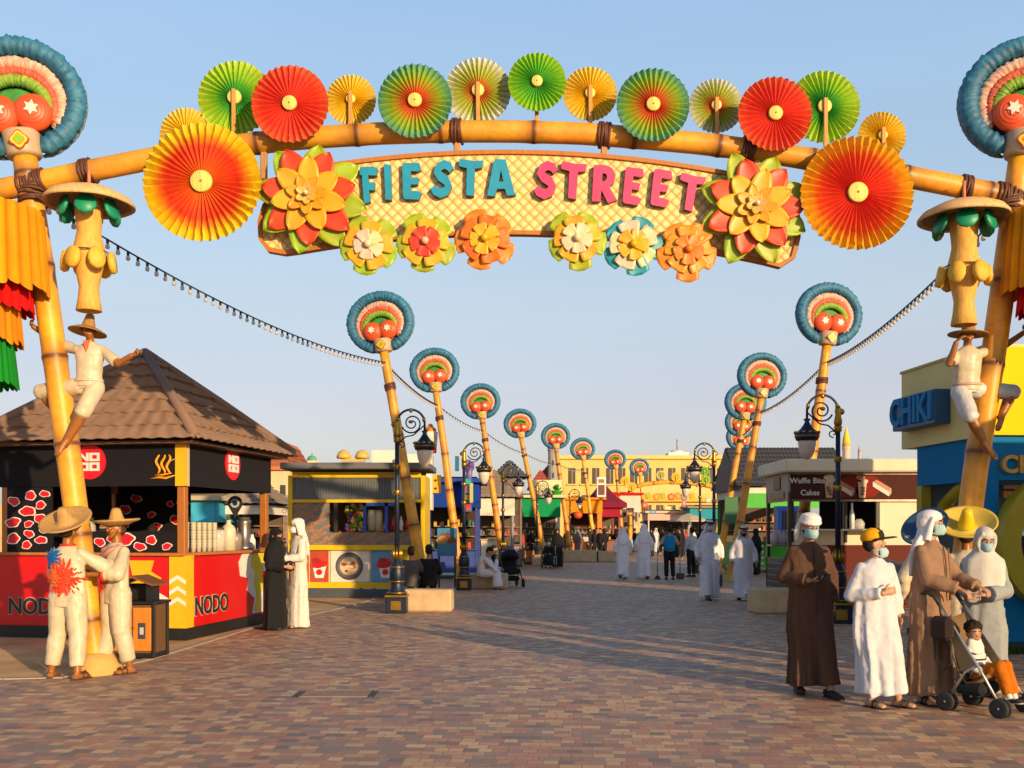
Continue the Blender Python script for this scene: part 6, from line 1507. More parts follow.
for i, px in enumerate((828, 861)):
    mb = MB(); xc = LW(px)
    mb.prism([(xc-.09, ZW(482)), (xc+.09, ZW(482)), (xc+.06, ZW(498)), (xc-.06, ZW(498))], .01, mat('paint', (.55, .38, .26)), M=T(0, -.072, 0)); rn = random.Random(i)
    for j in range(7): mb.prism(blob(rn, xc+rn.uniform(-.06, .06), ZW(480.5)+rn.uniform(-.03, .07), .045, 9), .008, mat('paint', rn.choice([(.6, .45, .35), (.35, .12, .05), (.66, .5, .4)])), M=T(0, -.078-.0006*j, 0))
    for j in range(3): mb.prism(blob(rn, xc+rn.uniform(-.03, .03), ZW(488+3*j), .03, 9), .008, mat('paint', (.22, .09, .05)), M=T(0, -.085, 0))
    mb.build('sundae_picture', hw)
for px in (843, 880):
    xc, zc_ = LW(px), ZW(487); mb = MB()
    mb.prism([(xc-.17, zc_+.10), (xc+.15, zc_-.09), (xc+.15, zc_-.19), (xc-.17, zc_+.01)], .01, mat('paint', (.62, .54, .48)), M=T(0, -.072, 0))
    mb.prism([(xc-.17, zc_+.10), (xc-.09, zc_+.14), (xc+.20, zc_-.03), (xc+.15, zc_-.09)], .01, mat('paint', (.35, .14, .07)), M=T(0, -.074, 0)); mb.prism([(xc+.15, zc_-.09), (xc+.20, zc_-.03), (xc+.20, zc_-.13), (xc+.15, zc_-.19)], .01, mat('paint', (.40, .30, .25)), M=T(0, -.073, 0)); mb.build('cake_picture', hw)
for xx in (LW(849), LW(868)): mb = MB(); mb.prism(blob(random.Random(1), xx, ZW(487), .2, 16), .004, mat('matte', (.16, .02, .015)), M=T(0, -.0645, 0)); mb.build('red_patch', hw)  # dark red patches on the header, behind the dessert pictures
mb = MB(); mb.box(((LW(878)+x1)/2, .03, (ZW(501)+ZW(545))/2), (x1-LW(878), .06, ZW(501)-ZW(545)), CW); mb.build('wall_panel', kw)
mb = MB(); mb.box(((x0+LW(878))/2, .03, (ZW(531)+ZW(545))/2), (LW(878)-x0, .06, ZW(531)-ZW(545)), CW); mb.box(((x0+LW(878))/2, -.1, ZW(531)+.02), (LW(878)-x0, .5, .04), CW, bev=.01); mb.build('counter', kw)
mb = MB(); mb.box(((x0+x1)/2, .02, ZW(545)/2+.03), (x1-x0, .08, ZW(545)-.06), mat('matte', (.10, .026, .02))); mb.build('lower_panel', kw)
mb = MB(); mb.box(((LW(845)+x1)/2, dp-.1, 1.6), (x1-LW(845), .06, 2.3), mat('plaster', (.03, .028, .035))); mb.box((x1-.03, dp/2, 1.5), (.06, dp, 2.7), CW); mb.build('interior_wall', kw)
for px in (792, 845.5, 878): mb = MB(); mb.box((LW(px), .03, ZW(520)), (.07, .08, ZW(500)-ZW(545)), BLK); mb.build('window_post', kw)
mb = MB(); mb.box((x0-.03, dp/2, ZW(487)), (.05, dp, ZW(473)-ZW(501)), mat('plaster', (.42, .34, .26))); sb_ = mb.build('side_header', kw)
mb = MB(T(x0-.06, 0, 0) @ RZ(-90)); mb.box((-.8, -.01, ZW(482)), (.5, .02, .26), mat('paint', (.05, .03, .02))); mb.box((-.8, -.01, ZW(495)), (1.1, .02, .14), mat('paint', (.2, .12, .06))); mb.build('side_picture', sb_)
for yy in (0, dp-.1): mb = MB(); mb.box((x0-.03, yy, 1.2), (.07, .07, 2.35), mat('metal', (.10, .08, .07))); mb.build('post', kw)
mb = MB(); mb.box((x0-.04, dp/2, .62), (.05, dp-.1, .85), mat('iron', (.05, .045, .045)))
for i in range(6): mb.box((x0-.07, dp/2, .28+i*.13), (.012, dp-.3, .02), mat('paint', (.25, .2, .18)))
mb.build('side_menu', kw)
t = thing('candy_jars', 'row of pink and white cotton candy bags on the waffle kiosk side shelf', 'candy bags', V((X(784, 20.9), 20.9, ZW(545)))); first = None
for i in range(5):
    mb = MB(); mb.lathe([(.07, 0), (.09, .08), (.09, .2), (.03, .27), (.04, .3), (0, .3)], mat('gloss', ((.55, .42, .48), (.60, .55, .55), (.45, .38, .5))[i % 3]), n=10, c=((i-2)*.10, .05*(i % 2), 0)); mb.build('candy_bag', t)
mb = MB(); mb.box((0, 0, -.02), (.62, .4, .03), mat('metal', (.3, .28, .26))); mb.build('shelf', t)
vessel(V((X(852, 19.95), 19.95, ZW(531)+.04)), [(.05, 0), (.05, .25), (.02, .4), (.02, .52), (0, .52)], WHT, 'syrup_bottle', 'tall white syrup bottle in the waffle kiosk window', 'bottle')
vessel(V((X(859, 19.95), 19.95, ZW(531)+.04)), [(.10, 0), (.11, .12), (.05, .2), (0, .2)], gl, 'cake_dome', 'small clear dome on the waffle kiosk counter', 'cake dome')
t, w_, h_ = slab('menu_stand', 'slanted dark menu stand with white sheet between the boy and the taupe-robed man', 'menu stand', 880, 903, 575, 600, 13.2, .05, mat('paint', (.10, .045, .03)), z0=0)
t.location.x -= .05
mb = MB(T(0, -.05, h_) @ RX(35) @ RY(14)); mb.box((0, 0, .1), (.42, .015, .26), mat('paint', (.50, .47, .44))); mb.box((0, -.01, .1), (.34, .006, .18), mat('paint', (.25, .2, .2))); mb.build('sheet', t)

# ---------------------------------------------------------------- blue corner shop
KH = V((6.43, 13.5, 0)); kc = thing('corner_shop', 'blue and yellow corner shop with large CHIKI letters on its side', 'shop', KH, 5.5); CM = T(*KH) @ RZ(5.5)
YW = mat('plaster', (.66, .58, .30)); YFm = mat('plaster', (.78, .50, .03)); SB = mat('matte', (.010, .15, .33)); OL = mat('paint', (.38, .32, .02))
mb = MB(); mb.box((1.7, 1.21, 3.50), (3.4, 2.42, 1.2), YW); up = mb.build('upper_box', kc)
mb = MB(); mb.box((1.7, -.015, 3.50), (3.39, .03, 1.19), YFm); mb.build('front_cladding', up)
mb = MB(); mb.box((1.7, 1.21, 4.115), (3.44, 2.46, .04), OL); mb.build('coping', up)
mb = MB(); mb.box((1.7, 1.05, 2.60), (3.28, 1.98, .60), SB); mb.build('blue_band', kc)
for x, y, m_ in ((.10, .12, SB), (.12, 1.95, OL), (3.25, .12, SB), (3.25, 1.95, SB)): mb = MB(); mb.box((x, y, 1.15), (.16, .16, 2.30), m_, bev=.01); mb.build('post', kc)
mb = MB(); mb.box((1.7, .10, .55), (3.0, .08, .90), SB); mb.box((.10, 1.05, .55), (.08, 1.7, .90), SB); mb.box((1.7, 2.0, 1.3), (3.0, .06, 2.0), mat('plaster', (.10, .14, .18))); mb.build('lower_wall', kc)
mb = MB(); mb.box((1.7, 1.0, .05), (3.5, 2.3, .10), mat('iron', (.05, .05, .05))); mb.build('plinth', kc)
pts = [(.62-.0*i, .5+1.2*(i/10)**1.0, 2.28-.9*(i/10)**1.6) for i in range(11)]
p0 = hitl(CM, 962, 487, 1, .6); p1 = hitl(CM, 938, 520, 1, 1.2)
mb = MB(); mb.tube([p0, p0.lerp(p1, .5)+V((-.03, 0, .03)), p1, p1+V((-.12, .1, -.35)), p1+V((-.16, .1, -.9))], [.14, .14, .13, .13, .13], OL, n=4, flat=.5); mb.build('curved_brace', kc)
c = hitl(CM, 1058, 542, 1, -.12); mb = MB(); N = 64; R0, R1 = .84, .57
mb.prism([[(c.x+R0*cos(2*pi*i/N), c.z+R0*1.08*sin(2*pi*i/N)) for i in range(N)], [(c.x+R1*cos(2*pi*i/N), c.z+R1*1.1*sin(2*pi*i/N)) for i in range(N)]], .22, OL, M=T(0, -.2, 0)); mb.build('round_portal', kc)
mb = MB(); p = hitl(CM, 992, 470, 1, -.02); mb.text('CHIKI', .33, .06, mat('paint', (.52, .30, .08)), T(p.x+.60, .03, 2.50), .03, 1.05); mb.build('lettering', kc)
yA, yB = 2.22, .95
mb = MB(); ZL = 3.41; mb.box((-.13, (yA+yB)/2, ZL), (.24, yA-yB, .50), mat('paint', (.02, .10, .24)), bev=.01); sg_ = mb.build('sign_box', kc)
mb = MB(); mb.text('CHIKI', .56, .09, mat('matte', (.05, .20, .42)), T(-.25, (yA+yB)/2+.02, ZL) @ RZ(-90), .03, .88); mb.build('lettering', sg_)
mb = MB(); rn = random.Random(6)
for px0_, px1_, y0_, y1_ in ((1003, 1024, 483, 489), (1003, 1024, 491, 498)): a = hitl(CM, px0_, y0_, 1, 1.6); b = hitl(CM, px1_+30, y1_, 1, 1.6); mb.box(((a.x+b.x)/2, 1.6, (a.z+b.z)/2), (b.x-a.x, .04, a.z-b.z), mat('paint', (.62, .30, .10)))
mb.build('inner_sign', kc)
# unseen stall and hall added at the right to cast shade on the street
t = thing('market_stall', 'plain cream flat-roofed stall added unseen at the near right to shade the street', 'market stall', V((9.6, 8.3, 0)), 5)
mb = MB(); mb.box((0, 0, 1.8), (3.2, 2.6, 3.6), CREAM); mb.build('wall', t); mb = MB(); mb.box((0, 0, 3.66), (3.6, 3.0, .12), mat('plaster', (.3, .2, .14)), bev=.02); mb.build('roof', t)
t = thing('background_building', 'tall plain market hall added unseen behind the blue corner shop to shade the far walkers', 'building', V((18, 19, 0)), 3)
mb = MB(); mb.box((0, 0, 2.9), (9, 5, 5.8), CREAM); mb.build('wall', t); mb = MB(); mb.box((0, 0, 5.9), (9.4, 5.4, .2), mat('plaster', (.4, .3, .2)), bev=.02); mb.build('roof', t)
# grass at foot of shop
mb = MB(); rn = random.Random(1); vs = []; fs = []; cs = []
for i in range(2600):
    x = rn.uniform(-.15, 3.0); y = rn.uniform(-.55, -.05); h_ = rn.uniform(.04, .14); a = rn.uniform(0, 6.3); q = rn.uniform(.6, 1.4); k0 = len(vs)
    vs += [V((x-.008*cos(a), y-.008*sin(a), 0)), V((x+.008*cos(a), y+.008*sin(a), 0)), V((x+rn.uniform(-.03, .03), y+rn.uniform(-.03, .03), h_))]; fs.append((k0, k0+1, k0+2)); cs += [(.05*q, .10*q, .02*q)]*3
mb.add(vs, fs, CLA, False, cs, M=CM); tag(mb.build('grass'), 'strip of short grass at the foot of the blue corner shop', 'grass', kind='stuff')

t, w_, h_ = slab('food_poster_board', 'blue upright poster board with chocolate dessert picture behind the two seated men', 'poster board', 437, 457, 528, 556, 27.5, .08, mat('paint', (.06, .22, .40)))
mb = MB(); rn = random.Random(12)
for i in range(6): mb.prism(blob(rn, rn.uniform(-.14, .14), h_*rn.uniform(.3, .7), .10), .006, mat('paint', rn.choice([(.25, .10, .05), (.45, .25, .12), (.16, .06, .03)])), M=T(0, -.008-.001*i, 0))
mb.build('dessert_picture', t)
mb = MB()
for q in (-1, 1): mb.box((q*w_*.4, .04, -.42), (.05, .05, .9), mat('iron', (.03, .03, .03)))
mb.build('legs', t)
# ---------------------------------------------------------------- cast
def pose(**k): return k
# a) man in brown robe, right foreground
g = 9.85; GX = lambda px, d: V((X(px, d), d, 0))
f = Fig('person', 'man in long brown robe, white wrapped headcloth and blue mask, looking at a phone', 'person', GX(809, g), 6, 1.77,
  pose(elbowl=(-.235, .05, 1.15), wristl=(-.08, -.20, 1.12), hdirl=(.8, -.45, .05), palml=(0, 0, 1), curll=.5, elbowr=(.245, .05, 1.14), wristr=(.24, .0, .88), anklel=(-.07, .10, .10), kneel=(-.09, .02, .5), ankler=(.12, -.22, .09), kneer=(.10, -.14, .5), pitch=12, yaw=0, footr=(.15, -1, 0), footl=(-.2, -1, 0)), skin=(.33, .17, .10), vox=.008)
f.robe((.095, .052, .036), hem=.10, w=(.235, .20, .20), folds=8, amp=.085, seed=3, sleeve=(.078, .068, .070)); f.eyes(mouth=False); f.hair(beard=True, full=False); f.turban(); f.mask((.36, .52, .54)); f.sandals((.012, .01, .01), True)
mb = MB(f.T); w_ = f.J['wristl']; mb.box((0, 0, 0), (.075, .15, .010), mat('gloss', (.02, .02, .02)), M=T(w_.x+.12, w_.y-.06, w_.z+.035) @ RZ(-55) @ RX(18), bev=.004); o = mb.build('phone'); o.parent = None; o.matrix_world = f.t.matrix_basis; tag(o, 'black phone held by the man in the brown robe', 'phone')
mb = MB(f.T); mb.tube([(0, -.118, 1.44), (.0, -.140, 1.3), (.0, -.148, 1.12)], [.006, .006, .004], mat('cloth', (.05, .025, .015)), n=6); mb.build('placket', f.t)
# b) boy
f = Fig('person', 'boy in long white robe and yellow and black cap, head turned to the right', 'person', GX(876, 9.2), 14, 1.60,
  pose(elbowl=(-.24, .06, 1.12), wristl=(-.05, -.21, 1.15), hdirl=(.85, -.25, .25), palml=(.2, .9, 0), curll=.55, elbowr=(.24, .05, 1.14), wristr=(.26, .0, .90), anklel=(-.10, -.06, .09), ankler=(.17, -.12, .09), kneer=(.13, -.1, .5), footr=(.55, -1, 0), footl=(.25, -1, 0), yaw=62, pitch=-8), skin=(.40, .22, .13), vox=.008)
f.robe((.60, .60, .64), hem=.12, w=(.22, .215, .205), folds=7, amp=.095, seed=5, sleeve=(.080, .070, .064), dirx=.04, sway=2); f.eyes(); f.hair(full=True); f.mask((.40, .56, .62), dy=.006, dz=-.050, sx=.88); f.sandals((.03, .02, .015))
mb = MB(f.T); ym = mat('cloth', (.75, .38, .02)); bm_ = mat('cloth', (.02, .025, .02)); h = f.hd
mb.lathe([(.092, 0), (.097, .03), (.088, .07), (.055, .10), (0, .112)], ym, n=24, M=h @ T(0, .014, 1.672) @ S(1.08, 1.2, 1.12)); cp = mb.build('cap', f.t)
mb = MB(f.T); N = 16; vs = []; fs = []
for i in range(N+1):
    a = pi+pi*i/N
    for r_, z_ in ((.092, 0), (.15, -.005), (.175, -.018)): vs.append((r_*1.05*cos(a)*(1 if r_ < .1 else .66), .012+(r_ if r_ < .1 else r_*1.22)*1.13*sin(a), 1.69+z_))
for i in range(N):
    for j in range(2): q = i*3+j; fs.append((q, q+1, q+4, q+3))
mb.add(vs, fs, bm_, True, M=h); o = mb.build('visor', cp); s = o.modifiers.new('t', 'SOLIDIFY'); s.thickness = .006
mb = MB(f.T); mb.lathe([(.0945, .0), (.0995, .03), (.0905, .07), (.0575, .1025), (0, .1145)], bm_, n=24, M=h @ T(0, .012, 1.6725) @ S(1.08, 1.2, 1.12)); b_ = mb.build('cap_front', cp)
# keep only the front of the dark crown panel
me = b_.data; import bmesh
bm2 = bmesh.new(); bm2.from_mesh(me); Mi = (f.T @ h).inverted()
bmesh.ops.delete(bm2, geom=[q for q in bm2.faces if (Mi @ q.calc_center_median()).y > -.045], context='FACES'); bm2.to_mesh(me); bm2.free()
# c) man in taupe robe pushing stroller
f = Fig('person', 'bearded man in taupe robe with white headscarf and blue mask pushing a stroller', 'person', GX(931, 9.35), 36, 1.79,
  pose(elbowl=(-.21, -.10, 1.14), wristl=(-.10, -.33, 1.06), hdirl=(.1, -.8, -.35), palml=(0, -.2, -1), curll=.7, elbowr=(.24, -.10, 1.15), wristr=(.20, -.34, 1.07), hdirr=(.0, -.8, -.3), palmr=(0, -.2, -1), curlr=.7, anklel=(-.10, .02, .09), ankler=(.12, .02, .09), footl=(-.5, -1, 0), yaw=22), skin=(.36, .19, .11), vox=.008, girth=1.0)
f.robe((.27, .17, .115), hem=.09, w=(.215, .21, .225), folds=9, amp=.085, seed=8, sleeve=(.080, .068, .066)); f.eyes(mouth=False); f.hair(beard=True, full=False); f.ghutra((.74, .72, .74)); f.mask((.36, .54, .54)); f.sandals((.02, .015, .015))
mb = MB(f.T); mb.tube([(0, -.118, 1.44), (.0, -.145, 1.3), (.0, -.152, 1.10)], [.006, .006, .004], mat('cloth', (.12, .07, .05)), n=6); mb.build('placket', f.t)
mb = MB(f.T); mb.tube([(.03, -.15, 1.42), (.035, -.17, 1.15), (.03, -.175, .95)], [.006, .006, .016], mat('cloth', (.25, .16, .11)), n=6); mb.build('tassel', f.t)
# d) woman
f = Fig('person', 'woman in white headscarf, pale grey abaya and blue mask standing behind the stroller', 'person', GX(983, 9.75), -12, 1.64,
  pose(elbowl=(-.21, -.02, 1.12), wristl=(-.14, -.27, 1.06), hdirl=(-.4, -.8, 0), palml=(0, 0, -1), elbowr=(.21, -.02, 1.10), wristr=(-.02, -.25, 1.07), hdirr=(-.9, -.35, .05), palmr=(0, .3, -1), pitch=18, yaw=8), skin=(.40, .23, .15), vox=.009)
f.robe((.30, .32, .33), hem=.06, w=(.20, .175, .235), folds=9, amp=.08, seed=12, sleeve=(.070, .078, .090)); f.hijab((.58, .56, .52), hem=1.12, w=.225); f.eyes(mouth=False); f.mask((.34, .48, .55)); f.sandals((.1, .08, .07), True)
# e) stroller and toddler
SP = V((X(983, 8.95), 8.95, 0)); st_ = thing('stroller', 'folding umbrella stroller with brown seat, silver frame and black double wheels, carrying a toddler', 'stroller', SP, 38)
# local: faces -y (child looks to -y), rz 38 turns to the right
sil = mat('metal', (.42, .42, .42)); blk = mat('rubber', (.018, .018, .018))
rear = {}; HND = []
for q in (-1, 1):
    mb = MB(); mb.tube([(q*.23, -.27, .10), (q*.22, -.07, .42), (q*.21, .14, .72), (q*.20, .33, 1.0)], .0125, sil, n=10); mb.build('frame_tube', st_)
    mb = MB(); mb.tube([(q*.23, .21, .10), (q*.22, .05, .36), (q*.21, -.06, .44)], .012, sil, n=10); mb.build('frame_tube', st_)
    mb = MB(); mb.tube([(q*.205, .28, .92), (q*.20, .35, 1.02), (q*.19, .42, 1.05), (q*.185, .48, 1.03)], [.018, .020, .021, .019], blk, n=10); mb.build('handle', st_)
    for y in (-.27, .21):
        for e in (-1, 1):
            mb = MB(RY(90)); mb2 = MB(T(q*.23+e*.034, y, .085) @ RY(90)); mb2.lathe([(.05, -.014), (.078, -.014), (.085, -.007), (.085, .007), (.078, .014), (.05, .014)], blk, n=24); wh = mb2.build('wheel', st_)
            mb3 = MB(T(q*.23+e*.034, y, .085) @ RY(90)); mb3.lathe([(0, -.012), (.052, -.010), (.052, .010), (0, .012)], mat('metal', (.30, .30, .30)), n=16); mb3.build('hubcap', wh)
        mb = MB(); mb.tube([(q*.23-.05, y, .085), (q*.23+.05, y, .085)], .010, sil, n=8); mb.box((q*.23, y, .13), (.03, .03, .08), blk, bev=.005); mb.build('axle', st_)
mb = MB(); mb.tube([(-.22, .06, .36), (.22, .06, .36)], .010, sil, n=8); mb.tube([(-.23, .20, .15), (.23, .20, .15)], .010, sil, n=8); mb.tube([(-.23, -.25, .15), (.23, -.25, .15)], .010, sil, n=8); mb.build('cross_bar', st_)
mb = MB(); tan = mat('cloth', (.20, .13, .07)); prof = [(-.15, .37), (-.05, .30), (.05, .27), (.11, .33), (.17, .50), (.24, .72), (.27, .86)]
vs = []; fs = []
for i, (y, z) in enumerate(prof):
    for j in range(9): e = -1+j/4; vs.append((e*.20, y-.03*(1-e*e)*-1+.0, z-.04*(1-e*e)+.0))
for i in range(len(prof)-1):
    for j in range(8): a = i*9+j; fs.append((a, a+1, a+10, a+9))
mb.add(vs, fs, tan, True); o = mb.build('seat', st_); s = o.modifiers.new('t', 'SOLIDIFY'); s.thickness = .012
for q in (-1, 1):
    mb = MB(); mb.add([(q*.205, .26, .88), (q*.205, .10, .36), (q*.215, -.08, .42), (q*.215, .10, .66)], [(0, 1, 2, 3)], mat('cloth', (.30, .23, .13))); o = mb.build('side_flap', st_); s = o.modifiers.new('t', 'SOLIDIFY'); s.thickness = .006
mb = MB(); mb.box((0, .05, .21), (.36, .28, .12), mat('cloth', (.02, .025, .03)), bev=.04); mb.build('basket', st_)
mb = MB(); mb.box((-.30, .22, .74), (.12, .20, .22), mat('cloth', (.03, .022, .018)), bev=.04); mb.tube([(-.27, .24, .82), (-.27, .26, .94), (-.22, .30, .96)], .010, blk, n=6); mb.tube([(-.30, .14, .64), (-.32, .12, .44), (-.30, .20, .38), (-.29, .29, .46), (-.29, .30, .64)], .012, blk, n=6); o = mb.build('carry_bag'); o.matrix_world = st_.matrix_basis; tag(o, 'black bag with long strap hanging from the left stroller handle', 'bag')
f = Fig('person', 'curly haired toddler in striped shirt and orange trousers sitting in the stroller', 'person', SP+V((0, 0, -.165)), 38, .98,
  pose(pelvis=(0, .06, .87), lean=(0, .15, -.12), hipl=(-.09, .03, .86), hipr=(.09, .03, .86), kneel=(-.11, -.32, 1.04), kneer=(.10, -.30, 1.03), anklel=(-.11, -.48, .58), ankler=(.10, -.46, .56), footl=(-.1, -1, .1), footr=(.15, -1, .05), elbowl=(-.26, -.06, 1.16), wristl=(-.15, -.26, 1.04), elbowr=(.26, -.06, 1.16), wristr=(.12, -.30, 1.06), yaw=-36, pitch=4, headoff=(0, 0, -.02)), skin=(.36, .18, .10), vox=.006)
f.hd = f.hd @ T(0, 0, 1.5) @ S(1.35, 1.3, 1.28) @ T(0, 0, -1.5)
mb = MB(f.T); h = f.hd; mb.ell((0, .0, 1.635), (.080, .094, .108), f.skin, M=h, nu=20, nv=14); mb.ell((0, -.03, 1.585), (.062, .062, .055), f.skin, M=h); mb.ell((0, -.094, 1.612), (.014, .014, .012), f.skin, M=h)
for q in (-1, 1): mb.ell((q*.082, .01, 1.62), (.012, .02, .028), f.skin, M=h)
mb.tube([V((0, .17, 1.22)), V((0, .16, 1.42))], .07, f.skin, n=10)
o = mb.build('head', f.t); remesh(o, .006, 1)
f.eyes(); f.hair((.02, .012, .008), curls=True)
f.shirt((.70, .68, .62), hem=.88, sl=(.075, .07, .066), frac=.9, w=(.19, .19, .18))
stp = mat('cloth', (.03, .04, .08)); mb = MB(f.T)
for z, rx in ((1.40, .172), (1.31, .196), (1.22, .192), (1.13, .190), (1.04, .190)):
    t_ = max(0, min(1, (z-.95)/.45)); yy = .17*t_+.03*(1-t_); zz = z-.10
    mb.tube([(rx*cos(2*pi*i/24), yy+(rx*.66)*sin(2*pi*i/24), zz) for i in range(24)], .016, stp, n=6, closed=True)
for k_ in 'lr':
    a, b = f.J['shoulder'+k_]+f.sh, f.J['elbow'+k_]+f.sh; d_ = (b-a).normalized(); u = d_.orthogonal().normalized(); v = d_.cross(u)
    for e in (.3, .6, .9): c = a.lerp(b, e); mb.tube([c+(u*cos(2*pi*i/14)+v*sin(2*pi*i/14))*.074 for i in range(14)], .012, stp, n=5, closed=True)
mb.build('shirt_stripes', f.t)
f.trousers((.50, .15, .025), .88, r=(.12, .105, .09)); f.sandals((.02, .018, .018), 2)
mb = MB(f.T)
for k_ in 'lr': a = f.J['ankle'+k_]; mb.tube([a+V((0, .04, .09)), a+V((0, 0, -.02))], [.05, .048], mat('cloth', (.7, .7, .68)), n=10)
mb.build('socks', f.t)

# f) pair before the grey kiosk
f = Fig('person', 'man in plain white robe and headscarf, facing left before the grey kiosk', 'person', GX(298, 16.5), -58, 1.80,
  pose(elbowl=(-.23, -.02, 1.15), wristl=(-.12, -.28, 1.13), hdirl=(.3, -.8, .1), palml=(.3, 0, 1), elbowr=(.24, -.03, 1.14), wristr=(.10, -.28, 1.12), hdirr=(-.5, -.8, .1), palmr=(-.3, 0, 1), pitch=6, yaw=-10), vox=.012)
f.robe((.72, .67, .62), hem=.03, w=(.205, .185, .205), folds=8, amp=.04, seed=4, sleeve=(.075, .066, .062)); f.ghutra((.76, .72, .68)); f.eyes(); f.hair(beard=True, full=False); f.mask((.62, .68, .72)); f.sandals((.05, .03, .02))
f = Fig('person', 'woman in full black abaya beside the man in white near the NODO kiosk', 'person', GX(275, 16.2), 70, 1.64, pose(elbowl=(-.22, -.05, 1.13), wristl=(-.10, -.27, 1.10), elbowr=(.22, -.05, 1.13), wristr=(.10, -.27, 1.1), pitch=10), vox=.013)
f.robe((.012, .012, .014), hem=.02, w=(.20, .19, .24), folds=8, amp=.05, seed=6, sleeve=(.085, .09, .10)); f.hijab((.012, .012, .014), hem=1.15); f.eyes(); f.mask((.02, .02, .025)); f.sandals(shoe=True)

# g) walkers
def walker(px, d, rz, H, label, c, st=1, band=True, seed=1, vox=.014, away=False, group=None, phase=1, mask=None):
    s_ = phase
    f = Fig('person', label, 'person', GX(px, d), rz, H, pose(anklel=(-.09, -.20*s_, .09), kneel=(-.09, -.15*s_, .5), ankler=(.10, .18*s_, .13), kneer=(.10, .02*s_, .5), elbowl=(-.26, .06, 1.14), wristl=(-.27, -.05*s_-.04, .90), elbowr=(.26, .04, 1.14), wristr=(.28, .05*s_-.06, .90), pitch=4), vox=vox)
    f.robe(c, hem=.06, w=(.215, .20, .215), folds=7, amp=.05, seed=seed, sleeve=(.078, .07, .066), sway=2); f.ghutra(c, band=band)
    if not away: f.eyes(mouth=False); f.hair(beard=True, full=False)
    if mask: f.mask(mask)
    f.sandals(shoe=True)
    return f
walker(709.5, 23.2, 4, 1.84, 'man in white robe with black headband walking towards the camera, left of a similar companion', (.76, .76, .82), seed=11, mask=(.5, .55, .6))
walker(743.5, 23.0, -6, 1.70, 'slightly shorter man in white robe with black headband, arms spread, nearest the green stall', (.76, .76, .82), seed=12, phase=-1)
walker(623, 33, 180, 1.70, 'man in white robe walking away from the camera, left of the two backs in white', (.76, .76, .80), band=False, seed=13, away=True)
walker(644, 33, 180, 1.80, 'taller man in white robe walking away, between another white robe and the cleaner', (.76, .76, .80), band=False, seed=14, away=True, phase=-1)
f = Fig('person', 'cleaner in bright blue vest and dark trousers seen from behind, holding broom and dustpan', 'person', GX(669.5, 32.6), 180, 1.74, pose(elbowl=(-.30, -.02, 1.14), wristl=(-.34, -.16, .92), elbowr=(.30, -.02, 1.14), wristr=(.34, -.14, .92), anklel=(-.12, 0, .09)), skin=(.2, .11, .07), vox=.014)
f.shirt((.40, .30, .20), frac=.45, sl=(.075, .07, .07)); f.trousers((.012, .013, .016), .95); f.hair(); f.sandals(shoe=True)
mb = MB(f.T); mb.tube([(0, 0, .95), (0, 0, 1.1), (0, 0, 1.3), (0, 0, 1.42), (0, 0, 1.46)], [.19, .185, .205, .18, .10], mat('cloth', (.02, .22, .46)), n=20, flat=.68, up=(0, 1, 0)); mb.build('vest', f.t)
for q, nm in ((-.37, 'broom'), (.37, 'dustpan')):
    c = GX(669.5, 32.6)+V((q, .15, 0)); t = thing(nm, 'long handled %s held at the %s side of the cleaner in the blue vest' % (nm, 'left' if q < 0 else 'right'), nm, c); mb = MB(); mb.tube([(0, 0, .1), (0, 0, 1.05)], .016, mat('metal', (.3, .3, .3)), n=6); mb.build('handle', t)
    mb = MB(); mb.tube([(0, 0, .12), (0, -.03, .0)], [.05, .12], mat('cloth', (.05, .05, .05)), n=8, flat=.4) if nm == 'broom' else mb.box((0, -.05, .12), (.26, .22, .2), mat('paint', (.03, .03, .03)), bev=.03); mb.build('head', t)
f = Fig('person', 'person in pale shirt and dark trousers standing beside the right lamp posts', 'person', GX(691.5, 34.5), -150, 1.70, pose(), vox=.016)
f.shirt((.45, .47, .52)); f.trousers((.015, .015, .02), .96); f.hair(); f.sandals(shoe=True)
